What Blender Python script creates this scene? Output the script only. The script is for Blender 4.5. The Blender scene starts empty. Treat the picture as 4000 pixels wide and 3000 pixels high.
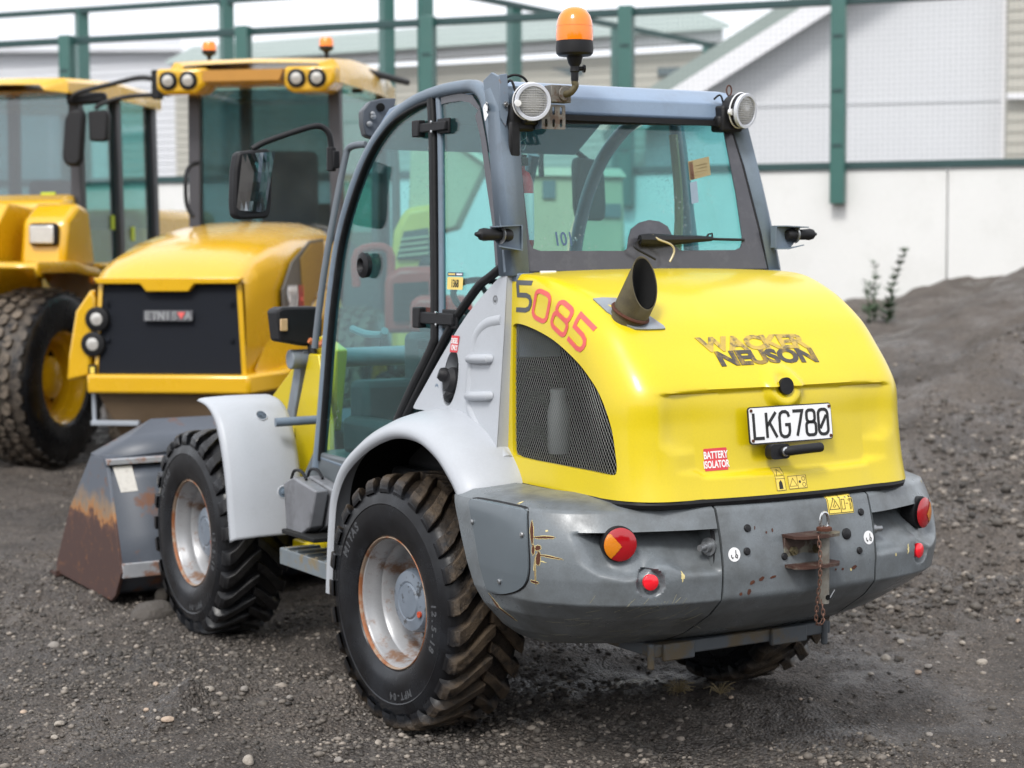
import bpy, bmesh, math, random
import numpy as np
from mathutils import Vector, Matrix
from mathutils.bvhtree import BVHTree
rad = math.radians
random.seed(5)
SC = bpy.context.scene
COL = SC.collection

# ---------------------------------------------------------------- camera
CAM = np.array([-3.98347647, -6.03726218, 1.78622921])
YAW, PIT, ROL, FPX = rad(31.1344958), rad(4.18700515), rad(-0.29271683), 7181.8   # focal length in px of a 4000 px frame
cd = np.array([math.sin(YAW)*math.cos(PIT), math.cos(YAW)*math.cos(PIT), -math.sin(PIT)])
cr0 = np.array([math.cos(YAW), -math.sin(YAW), 0.0]); cu0 = np.cross(cr0, cd)
cr = math.cos(ROL)*cr0 + math.sin(ROL)*cu0
cu = -math.sin(ROL)*cr0 + math.cos(ROL)*cu0
camd = bpy.data.cameras.new('camera'); cam = bpy.data.objects.new('camera', camd); COL.objects.link(cam)
cam.matrix_world = Matrix(((cr[0], cu[0], -cd[0], CAM[0]), (cr[1], cu[1], -cd[1], CAM[1]), (cr[2], cu[2], -cd[2], CAM[2]), (0, 0, 0, 1)))
camd.sensor_width = 36; camd.sensor_fit = 'HORIZONTAL'; camd.lens = FPX/4000*36; camd.clip_start = .1; camd.clip_end = 3000
camd.dof.use_dof = True; camd.dof.focus_distance = 6.05; camd.dof.aperture_fstop = 3.0
SC.camera = cam
SC.render.resolution_x, SC.render.resolution_y = 1024, 768

# ---------------------------------------------------------------- sky, sun, exposure
W = bpy.data.worlds.new('World'); SC.world = W; W.use_nodes = True
wn, wl = W.node_tree.nodes, W.node_tree.links
wn.clear()
sky = wn.new('ShaderNodeTexSky'); sky.sky_type = 'NISHITA'; sky.sun_disc = False
sky.sun_elevation = rad(48); sky.sun_rotation = rad(230); sky.air_density = 1.2; sky.dust_density = 4; sky.ozone_density = 1
hs = wn.new('ShaderNodeHueSaturation'); hs.inputs['Saturation'].default_value = .25
cl = wn.new('ShaderNodeTexNoise'); cl.inputs['Scale'].default_value = 2.2; cl.inputs['Detail'].default_value = 5
tc = wn.new('ShaderNodeTexCoord')
mixc = wn.new('ShaderNodeMix'); mixc.data_type = 'RGBA'; mixc.inputs[0].default_value = .72
ramp = wn.new('ShaderNodeValToRGB')
ramp.color_ramp.elements[0].position = .3; ramp.color_ramp.elements[0].color = (7.2, 7.5, 8.2, 1)
ramp.color_ramp.elements[1].position = .7; ramp.color_ramp.elements[1].color = (9.0, 9.2, 9.6, 1)
bg = wn.new('ShaderNodeBackground'); bg.inputs['Strength'].default_value = .12
wo = wn.new('ShaderNodeOutputWorld')
wl.new(tc.outputs['Generated'], cl.inputs['Vector'])
wl.new(cl.outputs['Fac'], ramp.inputs['Fac'])
wl.new(sky.outputs['Color'], hs.inputs['Color'])
wl.new(hs.outputs['Color'], mixc.inputs[6]); wl.new(ramp.outputs['Color'], mixc.inputs[7])
wl.new(mixc.outputs[2], bg.inputs['Color']); wl.new(bg.outputs['Background'], wo.inputs['Surface'])
sd = bpy.data.lights.new('sun', 'SUN'); sun = bpy.data.objects.new('sun', sd); COL.objects.link(sun)
sd.energy = 1.5; sd.angle = rad(14); sd.color = (1, .97, .93)
saz, sel = rad(230), rad(48)      # azimuth clockwise from +Y: behind and to the left of the camera
sdir = Vector((math.sin(saz)*math.cos(sel), math.cos(saz)*math.cos(sel), math.sin(sel)))
sun.rotation_euler = sdir.to_track_quat('Z', 'Y').to_euler()
SC.view_settings.view_transform = 'Standard'; SC.view_settings.look = 'None'
SC.view_settings.exposure = 0.72; SC.view_settings.gamma = 1; SC.view_settings.use_curve_mapping = False
SC.render.engine = 'CYCLES'
SC.cycles.max_bounces = 10; SC.cycles.transparent_max_bounces = 24

# ---------------------------------------------------------------- helpers: photo pixel (2212 wide) to a point on a known plane
KP = 4000/2212
def ray(a, b): return cd + cr*(a*KP-2000)/FPX - cu*(b*KP-1500)/FPX
def S(a, b, x): v = ray(a, b); return CAM + v*(x-CAM[0])/v[0]
def B(a, b, y): v = ray(a, b); return CAM + v*(y-CAM[1])/v[1]
def Z(a, b, z): v = ray(a, b); return CAM + v*(z-CAM[2])/v[2]
def DP(a, b, s): v = ray(a, b); return CAM + v*s          # at depth s along the view axis
def SP(a, b, x0=-.64, z0=1.0, x1=-.56, z1=2.35):          # on the cab's leaning side plane
    x = x0
    for _ in range(16):
        P = S(a, b, x); x = x0+(x1-x0)*(P[2]-z0)/(z1-z0)
    return S(a, b, x)

# ---------------------------------------------------------------- materials
MATS = {}
def nd(nt, t, **kw):
    n = nt.nodes.new(t)
    for k_, v in kw.items():
        if k_ in n.inputs.keys(): n.inputs[k_].default_value = v
        else: setattr(n, k_, v)
    return n
def mat(name, col, rough=.5, metal=0., var=.12, vs=6., dirt=None, da=.35, ds=3., dth=(.5, .75), dr=None, bump=0., bs=60., coat=0., spec=.5, fine=0., fs=150.):
    """Principled material: colour with slow variation, an optional second colour (dirt, rust) in noise patches, fine grain, bump."""
    if name in MATS: return MATS[name]
    m = bpy.data.materials.new(name); m.use_nodes = True; nt = m.node_tree; bsdf = nt.nodes['Principled BSDF']; L = nt.links
    bsdf.inputs['Roughness'].default_value = rough; bsdf.inputs['Metallic'].default_value = metal
    bsdf.inputs['Specular IOR Level'].default_value = spec; bsdf.inputs['Coat Weight'].default_value = coat; bsdf.inputs['Coat Roughness'].default_value = .12
    geo = nd(nt, 'ShaderNodeTexCoord')
    P = geo.outputs['Object']
    n1 = nd(nt, 'ShaderNodeTexNoise', Scale=vs, Detail=5.0, Roughness=.6); L.new(P, n1.inputs['Vector'])
    mx = nd(nt, 'ShaderNodeMix', data_type='RGBA'); L.new(n1.outputs['Fac'], mx.inputs[0])
    c = np.array(col[:3]); lo = np.clip(c*(1-var), 0, 1); hi = np.clip(c*(1+var), 0, 1)
    mx.inputs[6].default_value = (*lo, 1); mx.inputs[7].default_value = (*hi, 1)
    out = mx.outputs[2]
    if fine:
        n3 = nd(nt, 'ShaderNodeTexNoise', Scale=fs, Detail=3.0, Roughness=.7); L.new(P, n3.inputs['Vector'])
        mr = nd(nt, 'ShaderNodeMapRange'); mr.inputs[1].default_value = .3; mr.inputs[2].default_value = .7; mr.inputs[3].default_value = 1-fine; mr.inputs[4].default_value = 1+fine
        L.new(n3.outputs['Fac'], mr.inputs[0])
        mu = nd(nt, 'ShaderNodeMix', data_type='RGBA', blend_type='MULTIPLY'); mu.inputs[0].default_value = 1
        L.new(out, mu.inputs[6]); L.new(mr.outputs[0], mu.inputs[7]); out = mu.outputs[2]
    rv = nd(nt, 'ShaderNodeMapRange'); rv.inputs[3].default_value = max(0, rough-.1); rv.inputs[4].default_value = min(1, rough+.12)
    L.new(n1.outputs['Fac'], rv.inputs[0]); rout = rv.outputs[0]
    if dirt is not None:
        n2 = nd(nt, 'ShaderNodeTexNoise', Scale=ds, Detail=9.0, Roughness=.68); L.new(P, n2.inputs['Vector'])
        rp = nd(nt, 'ShaderNodeMapRange'); rp.inputs[1].default_value = dth[0]; rp.inputs[2].default_value = dth[1]; rp.inputs[3].default_value = 0; rp.inputs[4].default_value = da
        L.new(n2.outputs['Fac'], rp.inputs[0])
        m2 = nd(nt, 'ShaderNodeMix', data_type='RGBA'); L.new(rp.outputs[0], m2.inputs[0]); L.new(out, m2.inputs[6]); m2.inputs[7].default_value = (*dirt, 1)
        out = m2.outputs[2]
        if dr is not None:
            m3 = nd(nt, 'ShaderNodeMix'); L.new(rp.outputs[0], m3.inputs[0]); L.new(rout, m3.inputs[2]); m3.inputs[3].default_value = dr; rout = m3.outputs[0]
    L.new(out, bsdf.inputs['Base Color']); L.new(rout, bsdf.inputs['Roughness'])
    if bump:
        nb = nd(nt, 'ShaderNodeTexNoise', Scale=bs, Detail=6.0, Roughness=.65); L.new(P, nb.inputs['Vector'])
        b = nd(nt, 'ShaderNodeBump', Strength=bump, Distance=.01); L.new(nb.outputs['Fac'], b.inputs['Height']); L.new(b.outputs['Normal'], bsdf.inputs['Normal'])
    MATS[name] = m; return m
def glass(name, tint, refl=.06, drops=True, haze=.0):
    if name in MATS: return MATS[name]
    m = bpy.data.materials.new(name); m.use_nodes = True; nt = m.node_tree; nt.nodes.clear(); L = nt.links
    o = nd(nt, 'ShaderNodeOutputMaterial'); tr = nd(nt, 'ShaderNodeBsdfTransparent'); tr.inputs['Color'].default_value = (*tint, 1)
    gl = nd(nt, 'ShaderNodeBsdfGlossy', Roughness=.03); gl.inputs['Color'].default_value = (1, 1, 1, 1)
    lw = nd(nt, 'ShaderNodeLayerWeight'); lw.inputs['Blend'].default_value = .5
    pw = nd(nt, 'ShaderNodeMath', operation='POWER'); pw.inputs[1].default_value = 4.0; L.new(lw.outputs['Facing'], pw.inputs[0])
    ad = nd(nt, 'ShaderNodeMath', operation='MULTIPLY_ADD'); ad.inputs[1].default_value = .5; ad.inputs[2].default_value = refl; ad.use_clamp = True
    L.new(pw.outputs[0], ad.inputs[0])
    mx = nd(nt, 'ShaderNodeMixShader'); L.new(ad.outputs[0], mx.inputs[0]); L.new(tr.outputs[0], mx.inputs[1]); L.new(gl.outputs[0], mx.inputs[2])
    out = mx.outputs[0]
    tc_ = nd(nt, 'ShaderNodeTexCoord')
    if drops:
        vo = nd(nt, 'ShaderNodeTexVoronoi', Scale=55.0); L.new(tc_.outputs['Object'], vo.inputs['Vector'])
        ns = nd(nt, 'ShaderNodeTexNoise', Scale=4.0, Detail=3.0); L.new(tc_.outputs['Object'], ns.inputs['Vector'])
        th = nd(nt, 'ShaderNodeMapRange'); th.inputs[1].default_value = .45; th.inputs[2].default_value = .75; th.inputs[3].default_value = .04; th.inputs[4].default_value = .3
        L.new(ns.outputs['Fac'], th.inputs[0])
        lt = nd(nt, 'ShaderNodeMath', operation='LESS_THAN'); L.new(vo.outputs['Distance'], lt.inputs[0]); L.new(th.outputs[0], lt.inputs[1])
        sub = nd(nt, 'ShaderNodeMath', operation='MULTIPLY'); sub.inputs[1].default_value = .22; L.new(lt.outputs[0], sub.inputs[0])
        df = nd(nt, 'ShaderNodeBsdfDiffuse'); df.inputs['Color'].default_value = (.6, .66, .66, 1)
        m2 = nd(nt, 'ShaderNodeMixShader'); L.new(sub.outputs[0], m2.inputs[0]); L.new(out, m2.inputs[1]); L.new(df.outputs[0], m2.inputs[2]); out = m2.outputs[0]
    if haze:
        ns2 = nd(nt, 'ShaderNodeTexNoise', Scale=2.5, Detail=6.0); L.new(tc_.outputs['Object'], ns2.inputs['Vector'])
        hz = nd(nt, 'ShaderNodeMath', operation='MULTIPLY'); hz.inputs[1].default_value = haze*1.8; L.new(ns2.outputs['Fac'], hz.inputs[0])
        df2 = nd(nt, 'ShaderNodeBsdfDiffuse'); df2.inputs['Color'].default_value = (.5, .56, .55, 1)
        m3 = nd(nt, 'ShaderNodeMixShader'); L.new(hz.outputs[0], m3.inputs[0]); L.new(out, m3.inputs[1]); L.new(df2.outputs[0], m3.inputs[2]); out = m3.outputs[0]
    L.new(out, o.inputs['Surface']); MATS[name] = m; return m

yellow = mat('lemon paint', (.63, .485, .004), .32, var=.05, vs=3, dirt=(.48, .38, .08), da=.2, ds=5, dth=(.52, .8), coat=.25, bump=.03, bs=220, fine=.03)
cgrey = mat('counterweight grey paint', (.145, .162, .174), .26, var=.18, vs=7, dirt=(.05, .05, .045), da=.75, ds=4, dth=(.42, .70), dr=.6, bump=.06, bs=90, fine=.08)
lgrey = mat('light grey plastic', (.40, .42, .45), .42, var=.05, vs=3, dirt=(.25, .25, .25), da=.25, ds=5, dth=(.5, .85), bump=.05, bs=300, fine=.03)
fgrey = mat('cab frame paint', (.135, .175, .22), .36, var=.1, vs=8, dirt=(.06, .06, .06), da=.35, ds=9, dth=(.52, .8), fine=.05)
dgrey = mat('dark grey frit', (.055, .055, .065), .22, var=.15, vs=10, dirt=(.15, .15, .16), da=.3, ds=12, dth=(.5, .8))
black = mat('black rubber trim', (.009, .009, .010), .5, spec=.25, var=.2, vs=20, dirt=(.04, .04, .038), da=.3, ds=30, dth=(.5, .8))
blackpl = mat('black plastic', (.012, .012, .0135), .5, spec=.28, var=.2, vs=12, bump=.15, bs=300, fine=.1)
rubber = mat('wet tyre rubber', (.014, .014, .015), .38, var=.25, vs=9, dirt=(.055, .06, .07), da=.45, ds=5, dth=(.5, .68), dr=.25, bump=.1, bs=120)
steel = mat('galvanised steel', (.26, .27, .28), .38, metal=.75, var=.15, vs=30, dirt=(.2, .12, .06), da=.5, ds=18, dth=(.55, .75), dr=.8)
rust = mat('rust', (.075, .022, .010), .85, var=.4, vs=30, dirt=(.14, .05, .02), da=.6, ds=40, bump=.3, bs=200)
rustd = mat('dark brown oxide', (.055, .027, .021), .6, var=.25, vs=9, dirt=(.12, .05, .025), da=.4, ds=7, bump=.1, bs=90)
cream = mat('exposed primer', (.62, .52, .24), .6, var=.15, vs=40)
olive = mat('sooty olive steel', (.115, .095, .05), .55, metal=.4, var=.35, vs=25, dirt=(.04, .035, .03), da=.7, ds=12, bump=.1, bs=150)
dark = mat('dark interior', (.007, .007, .007), .8, var=.3, spec=.1)
darkm = mat('dark machinery', (.014, .0145, .015), .65, var=.5, vs=14, dirt=(.035, .03, .022), da=.6, ds=8, spec=.2)
chrome = mat('bright steel', (.6, .6, .6), .22, metal=1, var=.1)
white = mat('white label', (.78, .78, .78), .45, var=.04)
redm = mat('red label', (.62, .05, .06), .45, var=.06)
redt = mat('faded red lettering', (.66, .10, .09), .5, var=.12, vs=25)
greyt = mat('dark grey lettering', (.07, .075, .085), .5, var=.2, vs=25)
goldw = mat('faded gold lettering', (.46, .32, .06), .6, var=.3, vs=40, dirt=(.08, .07, .06), da=.8, ds=22, dth=(.5, .6))
goldt = mat('worn lettering', (.26, .17, .035), .6, var=.35, vs=40, dirt=(.045, .042, .042), da=.95, ds=16, dth=(.42, .52))
signy = mat('yellow warning label', (.80, .60, .10), .4, var=.05, vs=15)
blk = mat('black print', (.01, .01, .01), .5, var=.0)
tagw = mat('pale yellow tag', (.78, .58, .16), .4, var=.04)
silver = mat('silver rim paint', (.33, .335, .345), .36, metal=.3, var=.1, vs=12, dirt=(.17, .075, .025), da=.85, ds=8, dth=(.53, .64), dr=.85, fine=.06)
rimrust = mat('rusted rim flange', (.30, .22, .16), .6, metal=.2, var=.4, vs=14, dirt=(.26, .08, .02), da=.9, ds=10, dth=(.46, .56))
hubm = mat('blue grey hub', (.16, .19, .23), .35, var=.2, vs=18, dirt=(.02, .02, .02), da=.9, ds=22, dth=(.56, .62))
lens_r = mat('red lamp lens', (.36, .005, .010), .12, var=.1, coat=.6)
lens_o = mat('amber lamp lens', (.62, .19, .004), .14, var=.1, coat=.6, bump=.3, bs=260)
lens_rr = mat('bright red reflector', (.85, .012, .025), .18, var=.05, coat=.5)
beac = mat('orange beacon lens', (.95, .22, .004), .16, var=.08, vs=15, coat=.6)
lampw = mat('work lamp glass', (.42, .42, .41), .15, metal=.3, var=.15, vs=60, coat=.5)
bucketm = mat('bucket grey paint', (.058, .068, .086), .42, var=.15, vs=5, dirt=(.15, .06, .025), da=.85, ds=4.5, dth=(.56, .64), dr=.85, fine=.08)
gteal = glass('tinted cab glass', (.62, .875, .88), .045, True, .010)
gclear = glass('rear window glass', (.76, .94, .94), .03, True, .02)

# ---------------------------------------------------------------- mesh helpers: each returns (verts, faces)
def join(*gs):
    V, F = [], []
    for v, f in gs:
        o = len(V); V += [tuple(p) for p in v]; F += [tuple(i+o for i in q) for q in f]
    return V, F
def xf(g, M): return [tuple(M @ Vector(p)) for p in g[0]], g[1]
def mv(g, d): return [(p[0]+d[0], p[1]+d[1], p[2]+d[2]) for p in g[0]], g[1]
def mir(g): return [(-p[0], p[1], p[2]) for p in g[0]], [tuple(reversed(q)) for q in g[1]]
def box(c, s):
    x, y, z = c; a, b, e = s[0]/2, s[1]/2, s[2]/2
    V = [(x+i*a, y+j*b, z+k*e) for i in (-1, 1) for j in (-1, 1) for k in (-1, 1)]
    return V, [(0, 1, 3, 2), (4, 6, 7, 5), (0, 4, 5, 1), (2, 3, 7, 6), (0, 2, 6, 4), (1, 5, 7, 3)]
def frame(d):
    d = Vector(d).normalized(); a = Vector((0, 0, 1)) if abs(d.z) < .9 else Vector((1, 0, 0))
    u = d.cross(a).normalized(); return u, d.cross(u).normalized(), d
def tube(path, r, n=10, cap=True, closed=False):
    P = [Vector(p) for p in path]; V, F = [], []; m = len(P)
    rs = r if hasattr(r, '__len__') else [r]*m
    u = None
    for i in range(m):
        if closed: d = (P[(i+1) % m]-P[i-1])
        else: d = P[min(i+1, m-1)]-P[max(i-1, 0)]
        d.normalize()
        if u is None: u, w, _ = frame(d)
        else:
            u = (u-d*u.dot(d)).normalized(); w = d.cross(u).normalized()
        for k in range(n):
            a = 2*math.pi*k/n; V.append(tuple(P[i]+(u*math.cos(a)+w*math.sin(a))*rs[i]))
    for i in range(m if closed else m-1):
        for k in range(n):
            a, b = i*n+k, i*n+(k+1) % n; c, e = ((i+1) % m)*n+(k+1) % n, ((i+1) % m)*n+k
            F.append((a, b, c, e))
    if cap and not closed: F += [tuple(range(n-1, -1, -1)), tuple(range((m-1)*n, m*n))]
    return V, F
def smooth(path, n=6, closed=False):
    """Catmull-Rom through the points"""
    P = [np.array(p, float) for p in path]; m = len(P); out = []
    for i in range(m if closed else m-1):
        if closed: a, b, c, d = P[i-1], P[i], P[(i+1) % m], P[(i+2) % m]
        else: a, b, c, d = P[max(i-1, 0)], P[i], P[i+1], P[min(i+2, m-1)]
        for k in range(n):
            t = k/n; out.append(.5*((2*b)+(c-a)*t+(2*a-5*b+4*c-d)*t*t+(3*b-a-3*c+d)*t**3))
    if not closed: out.append(P[-1])
    return out
def lathe(prof, n=24, M=None, caps=True):
    """profile [(r, h)] turned about Z"""
    V, F = [], []
    for r, h in prof:
        for k in range(n): a = 2*math.pi*k/n; V.append((r*math.cos(a), r*math.sin(a), h))
    for i in range(len(prof)-1):
        for k in range(n): F.append((i*n+k, i*n+(k+1) % n, (i+1)*n+(k+1) % n, (i+1)*n+k))
    if caps:
        if prof[0][0] > 1e-6: F.append(tuple(range(n-1, -1, -1)))
        if prof[-1][0] > 1e-6: F.append(tuple(range((len(prof)-1)*n, len(prof)*n)))
    g = (V, F)
    return xf(g, M) if M is not None else g
def aim(o, d, s=1.0):
    """matrix that puts local Z along d at o"""
    u, w, e = frame(d)
    return Matrix(((u.x*s, w.x*s, e.x*s, o[0]), (u.y*s, w.y*s, e.y*s, o[1]), (u.z*s, w.z*s, e.z*s, o[2]), (0, 0, 0, 1)))
def cyl(a, b, r, n=16, r2=None):
    d = Vector(b)-Vector(a); return lathe([(r, 0), (r if r2 is None else r2, d.length)], n, aim(a, d))
def grid(rows, closed=False):
    m = len(rows[0]); V = [tuple(p) for r in rows for p in r]; F = []
    for i in range(len(rows)-1):
        for k in range(m if closed else m-1): F.append((i*m+k, i*m+(k+1) % m, (i+1)*m+(k+1) % m, (i+1)*m+k))
    return V, F
def prism(pts, d):
    """closed 3D polygon pushed along d"""
    n = len(pts); V = [tuple(p) for p in pts]+[tuple(np.array(p)+np.array(d)) for p in pts]
    F = [tuple(range(n-1, -1, -1)), tuple(range(n, 2*n))]+[(i, (i+1) % n, n+(i+1) % n, n+i) for i in range(n)]
    return V, F
def rrect(w, h, r, n=5, cx=0, cy=0):
    out = []
    for sx, sy, a0 in ((1, 1, 0), (-1, 1, 90), (-1, -1, 180), (1, -1, 270)):
        for k in range(n+1):
            a = rad(a0+90*k/n); out.append((cx+sx*(w/2-r)+r*math.cos(a), cy+sy*(h/2-r)+r*math.sin(a)))
    return out
def circ(r, n=20, cx=0, cy=0, ry=None): return [(cx+r*math.cos(2*math.pi*k/n), cy+(ry or r)*math.sin(2*math.pi*k/n)) for k in range(n)]
def flat(contours, th=.004):
    """2D contours (even-odd holes) to a thin solid, z from -th/2 to th/2"""
    cv = bpy.data.curves.new('tmp', 'CURVE'); cv.dimensions = '2D'; cv.fill_mode = 'BOTH'; cv.extrude = th/2
    for c in contours:
        s = cv.splines.new('POLY'); s.points.add(len(c)-1); s.use_cyclic_u = True
        for p, q in zip(s.points, c): p.co = (q[0], q[1], 0, 1)
    return curve_geo(cv)
def curve_geo(cv):
    o = bpy.data.objects.new('tmp', cv); me = bpy.data.meshes.new_from_object(o)
    g = ([tuple(v.co) for v in me.vertices], [tuple(p.vertices) for p in me.polygons])
    bpy.data.objects.remove(o); bpy.data.curves.remove(cv); bpy.data.meshes.remove(me)
    return g
def text(s, h, th=.002, sx=1.0, bold=0., sp=1.0, shear=0.):
    cv = bpy.data.curves.new('tmp', 'FONT'); cv.body = s; cv.size = h/.69; cv.extrude = th/2; cv.align_x = 'CENTER'; cv.offset = bold; cv.space_character = sp; cv.shear = shear; cv.resolution_u = 3
    g = curve_geo(cv)
    return [(p[0]*sx, p[1]-h/2, p[2]) for p in g[0]], g[1]
def plane_m(o, U, V):
    U = Vector(U).normalized(); V = Vector(V); V = (V-U*V.dot(U)).normalized(); N = U.cross(V)
    return Matrix(((U.x, V.x, N.x, o[0]), (U.y, V.y, N.y, o[1]), (U.z, V.z, N.z, o[2]), (0, 0, 0, 1)))
def strokes(lines, w, th=.002):
    """flat lettering drawn as ribbons with mitred joints"""
    gs = []
    for ln in lines:
        closed = np.allclose(ln[0], ln[-1]); P = [np.array(p, float) for p in (ln[:-1] if closed else ln)]; m = len(P); A, Bq = [], []
        for i in range(m):
            if closed: d0, d1 = P[i]-P[i-1], P[(i+1) % m]-P[i]
            else: d0 = P[i]-P[i-1] if i else P[1]-P[0]; d1 = P[i+1]-P[i] if i < m-1 else P[-1]-P[-2]
            d0 = d0/np.linalg.norm(d0); d1 = d1/np.linalg.norm(d1); n0 = np.array((-d0[1], d0[0])); n1 = np.array((-d1[1], d1[0]))
            nn = n0+n1; nn = nn/max(np.linalg.norm(nn), 1e-6); sc = min(1/max(nn@n0, .3), 2.)
            A.append(P[i]+nn*w/2*sc); Bq.append(P[i]-nn*w/2*sc)
        rows = [[(a[0], a[1], th/2), (b[0], b[1], th/2), (b[0], b[1], -th/2), (a[0], a[1], -th/2)] for a, b in zip(A, Bq)]
        if closed: rows.append(rows[0])
        g = grid(rows, True)
        if not closed: g[1].append((3, 2, 1, 0)); q = (len(rows)-1)*4; g[1].append((q, q+1, q+2, q+3))
        gs.append(g)
    return join(*gs)
def subdiv(g, mx=.03):
    bm = bmesh.new(); vs = [bm.verts.new(p) for p in g[0]]
    for q in g[1]:
        try: bm.faces.new([vs[i] for i in q])
        except ValueError: pass
    bmesh.ops.triangulate(bm, faces=bm.faces[:])
    for _ in range(4):
        es = [e for e in bm.edges if e.calc_length() > mx]
        if not es: break
        bmesh.ops.subdivide_edges(bm, edges=es, cuts=1); bmesh.ops.triangulate(bm, faces=[f for f in bm.faces if len(f.verts) > 3])
    bm.verts.index_update(); out = ([tuple(v.co) for v in bm.verts], [tuple(v.index for v in f.verts) for f in bm.faces]); bm.free()
    return out
def drape(g, M, bvh, d, off=.0015, mx=.03, back=.25):
    """lay a flat piece onto a curved surface along direction d"""
    g = subdiv(g, mx); d = Vector(d).normalized(); out = []
    for p in g[0]:
        q = M @ Vector((p[0], p[1], 0)); h = bvh.ray_cast(q-d*back, d)
        out.append(tuple(h[0]-d*(off+p[2])) if h[0] is not None else tuple(q))
    return out, g[1]
def bvh_of(g): return BVHTree.FromPolygons([Vector(p) for p in g[0]], g[1])

def obj(name, g, m, parent=None, loc=(0, 0, 0), rot=None, sharp=38, bev=0., label=None, cat=None, group=None, kind=None, solid=0., seg=2):
    me = bpy.data.meshes.new(name); me.from_pydata([tuple(map(float, p)) for p in g[0]], [], g[1]); me.validate(); me.update()
    if sharp:
        me.shade_smooth(); me.set_sharp_from_angle(angle=rad(sharp))
    ms = m if isinstance(m, (list, tuple)) else [m]
    for q in ms: me.materials.append(q)
    return link(name, me, parent, loc, rot, bev, label, cat, group, kind, solid, seg)
def link(name, me, parent=None, loc=(0, 0, 0), rot=None, bev=0., label=None, cat=None, group=None, kind=None, solid=0., seg=2):
    o = bpy.data.objects.new(name, me); COL.objects.link(o); o.location = loc
    if rot is not None: o.rotation_euler = rot
    if parent is not None: o.parent = parent
    if solid:
        s = o.modifiers.new('thick', 'SOLIDIFY'); s.thickness = solid; s.offset = -1
    if bev:
        b = o.modifiers.new('bevel', 'BEVEL'); b.width = bev; b.segments = seg; b.limit_method = 'ANGLE'; b.angle_limit = rad(40)
    tag(o, label, cat, group, kind); return o
def tag(o, label=None, cat=None, group=None, kind=None):
    if label: o['label'] = label
    if cat: o['category'] = cat
    if group: o['group'] = group
    if kind: o['kind'] = kind
    return o
def empty(name, loc=(0, 0, 0), rz=0., parent=None, label=None, cat=None, group=None):
    o = bpy.data.objects.new(name, None); COL.objects.link(o); o.location = loc; o.rotation_euler = (0, 0, rz); o.empty_display_size = .2
    if parent is not None: o.parent = parent
    return tag(o, label, cat, group)
def copy_tree(o, parent=None):
    c = o.copy(); COL.objects.link(c); c.parent = parent
    for ch in list(o.children): copy_tree(ch, c)
    return c
def lerp(a, b, t): return a+(b-a)*t
def sst(a, b, x):
    t = min(1, max(0, (x-a)/(b-a))); return t*t*(3-2*t)
def interp(tab, x):
    if x <= tab[0][0]: return tab[0][1]
    for (a, u), (b, v) in zip(tab, tab[1:]):
        if x <= b: return u+(v-u)*(x-a)/(b-a)
    return tab[-1][1]

# ================================================================ GROUND
hx = np.array([math.cos(YAW), -math.sin(YAW)]); hy = np.array([math.sin(YAW), math.cos(YAW)])     # across and along the yard
def vnoise(x, y, seed=0):
    x = np.asarray(x, float); y = np.asarray(y, float)
    xi = np.floor(x).astype(np.int64); yi = np.floor(y).astype(np.int64); fx = x-xi; fy = y-yi
    fx = fx*fx*(3-2*fx); fy = fy*fy*(3-2*fy)
    def h(a, b):
        n = (a*374761393+b*668265263+seed*974711) & 0x7fffffff
        n = ((n ^ (n >> 13))*1274126177) & 0x7fffffff
        return ((n ^ (n >> 16)) & 0xffff)/65535.0
    return (h(xi, yi)*(1-fx)+h(xi+1, yi)*fx)*(1-fy)+(h(xi, yi+1)*(1-fx)+h(xi+1, yi+1)*fx)*fy
def fbm(x, y, o=4, seed=0):
    s = 0; a = .5
    for i in range(o): s = s+a*(vnoise(x, y, seed+i*7)-.5); x = x*2.07+3.1; y = y*2.03+1.7; a *= .52
    return s
def nst(a, b, x):
    t = np.clip((x-a)/(b-a), 0, 1); return t*t*(3-2*t)
def bank_mask(x, y):
    px, py = x-CAM[0], y-CAM[1]; l = px*hx[0]+py*hx[1]; s = px*hy[0]+py*hy[1]
    return nst(7.4, 8.8, s+1.2*fbm(x, y, 3, 2)*2-.12*(l-2))*nst(.45, 1.3, l)
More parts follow.
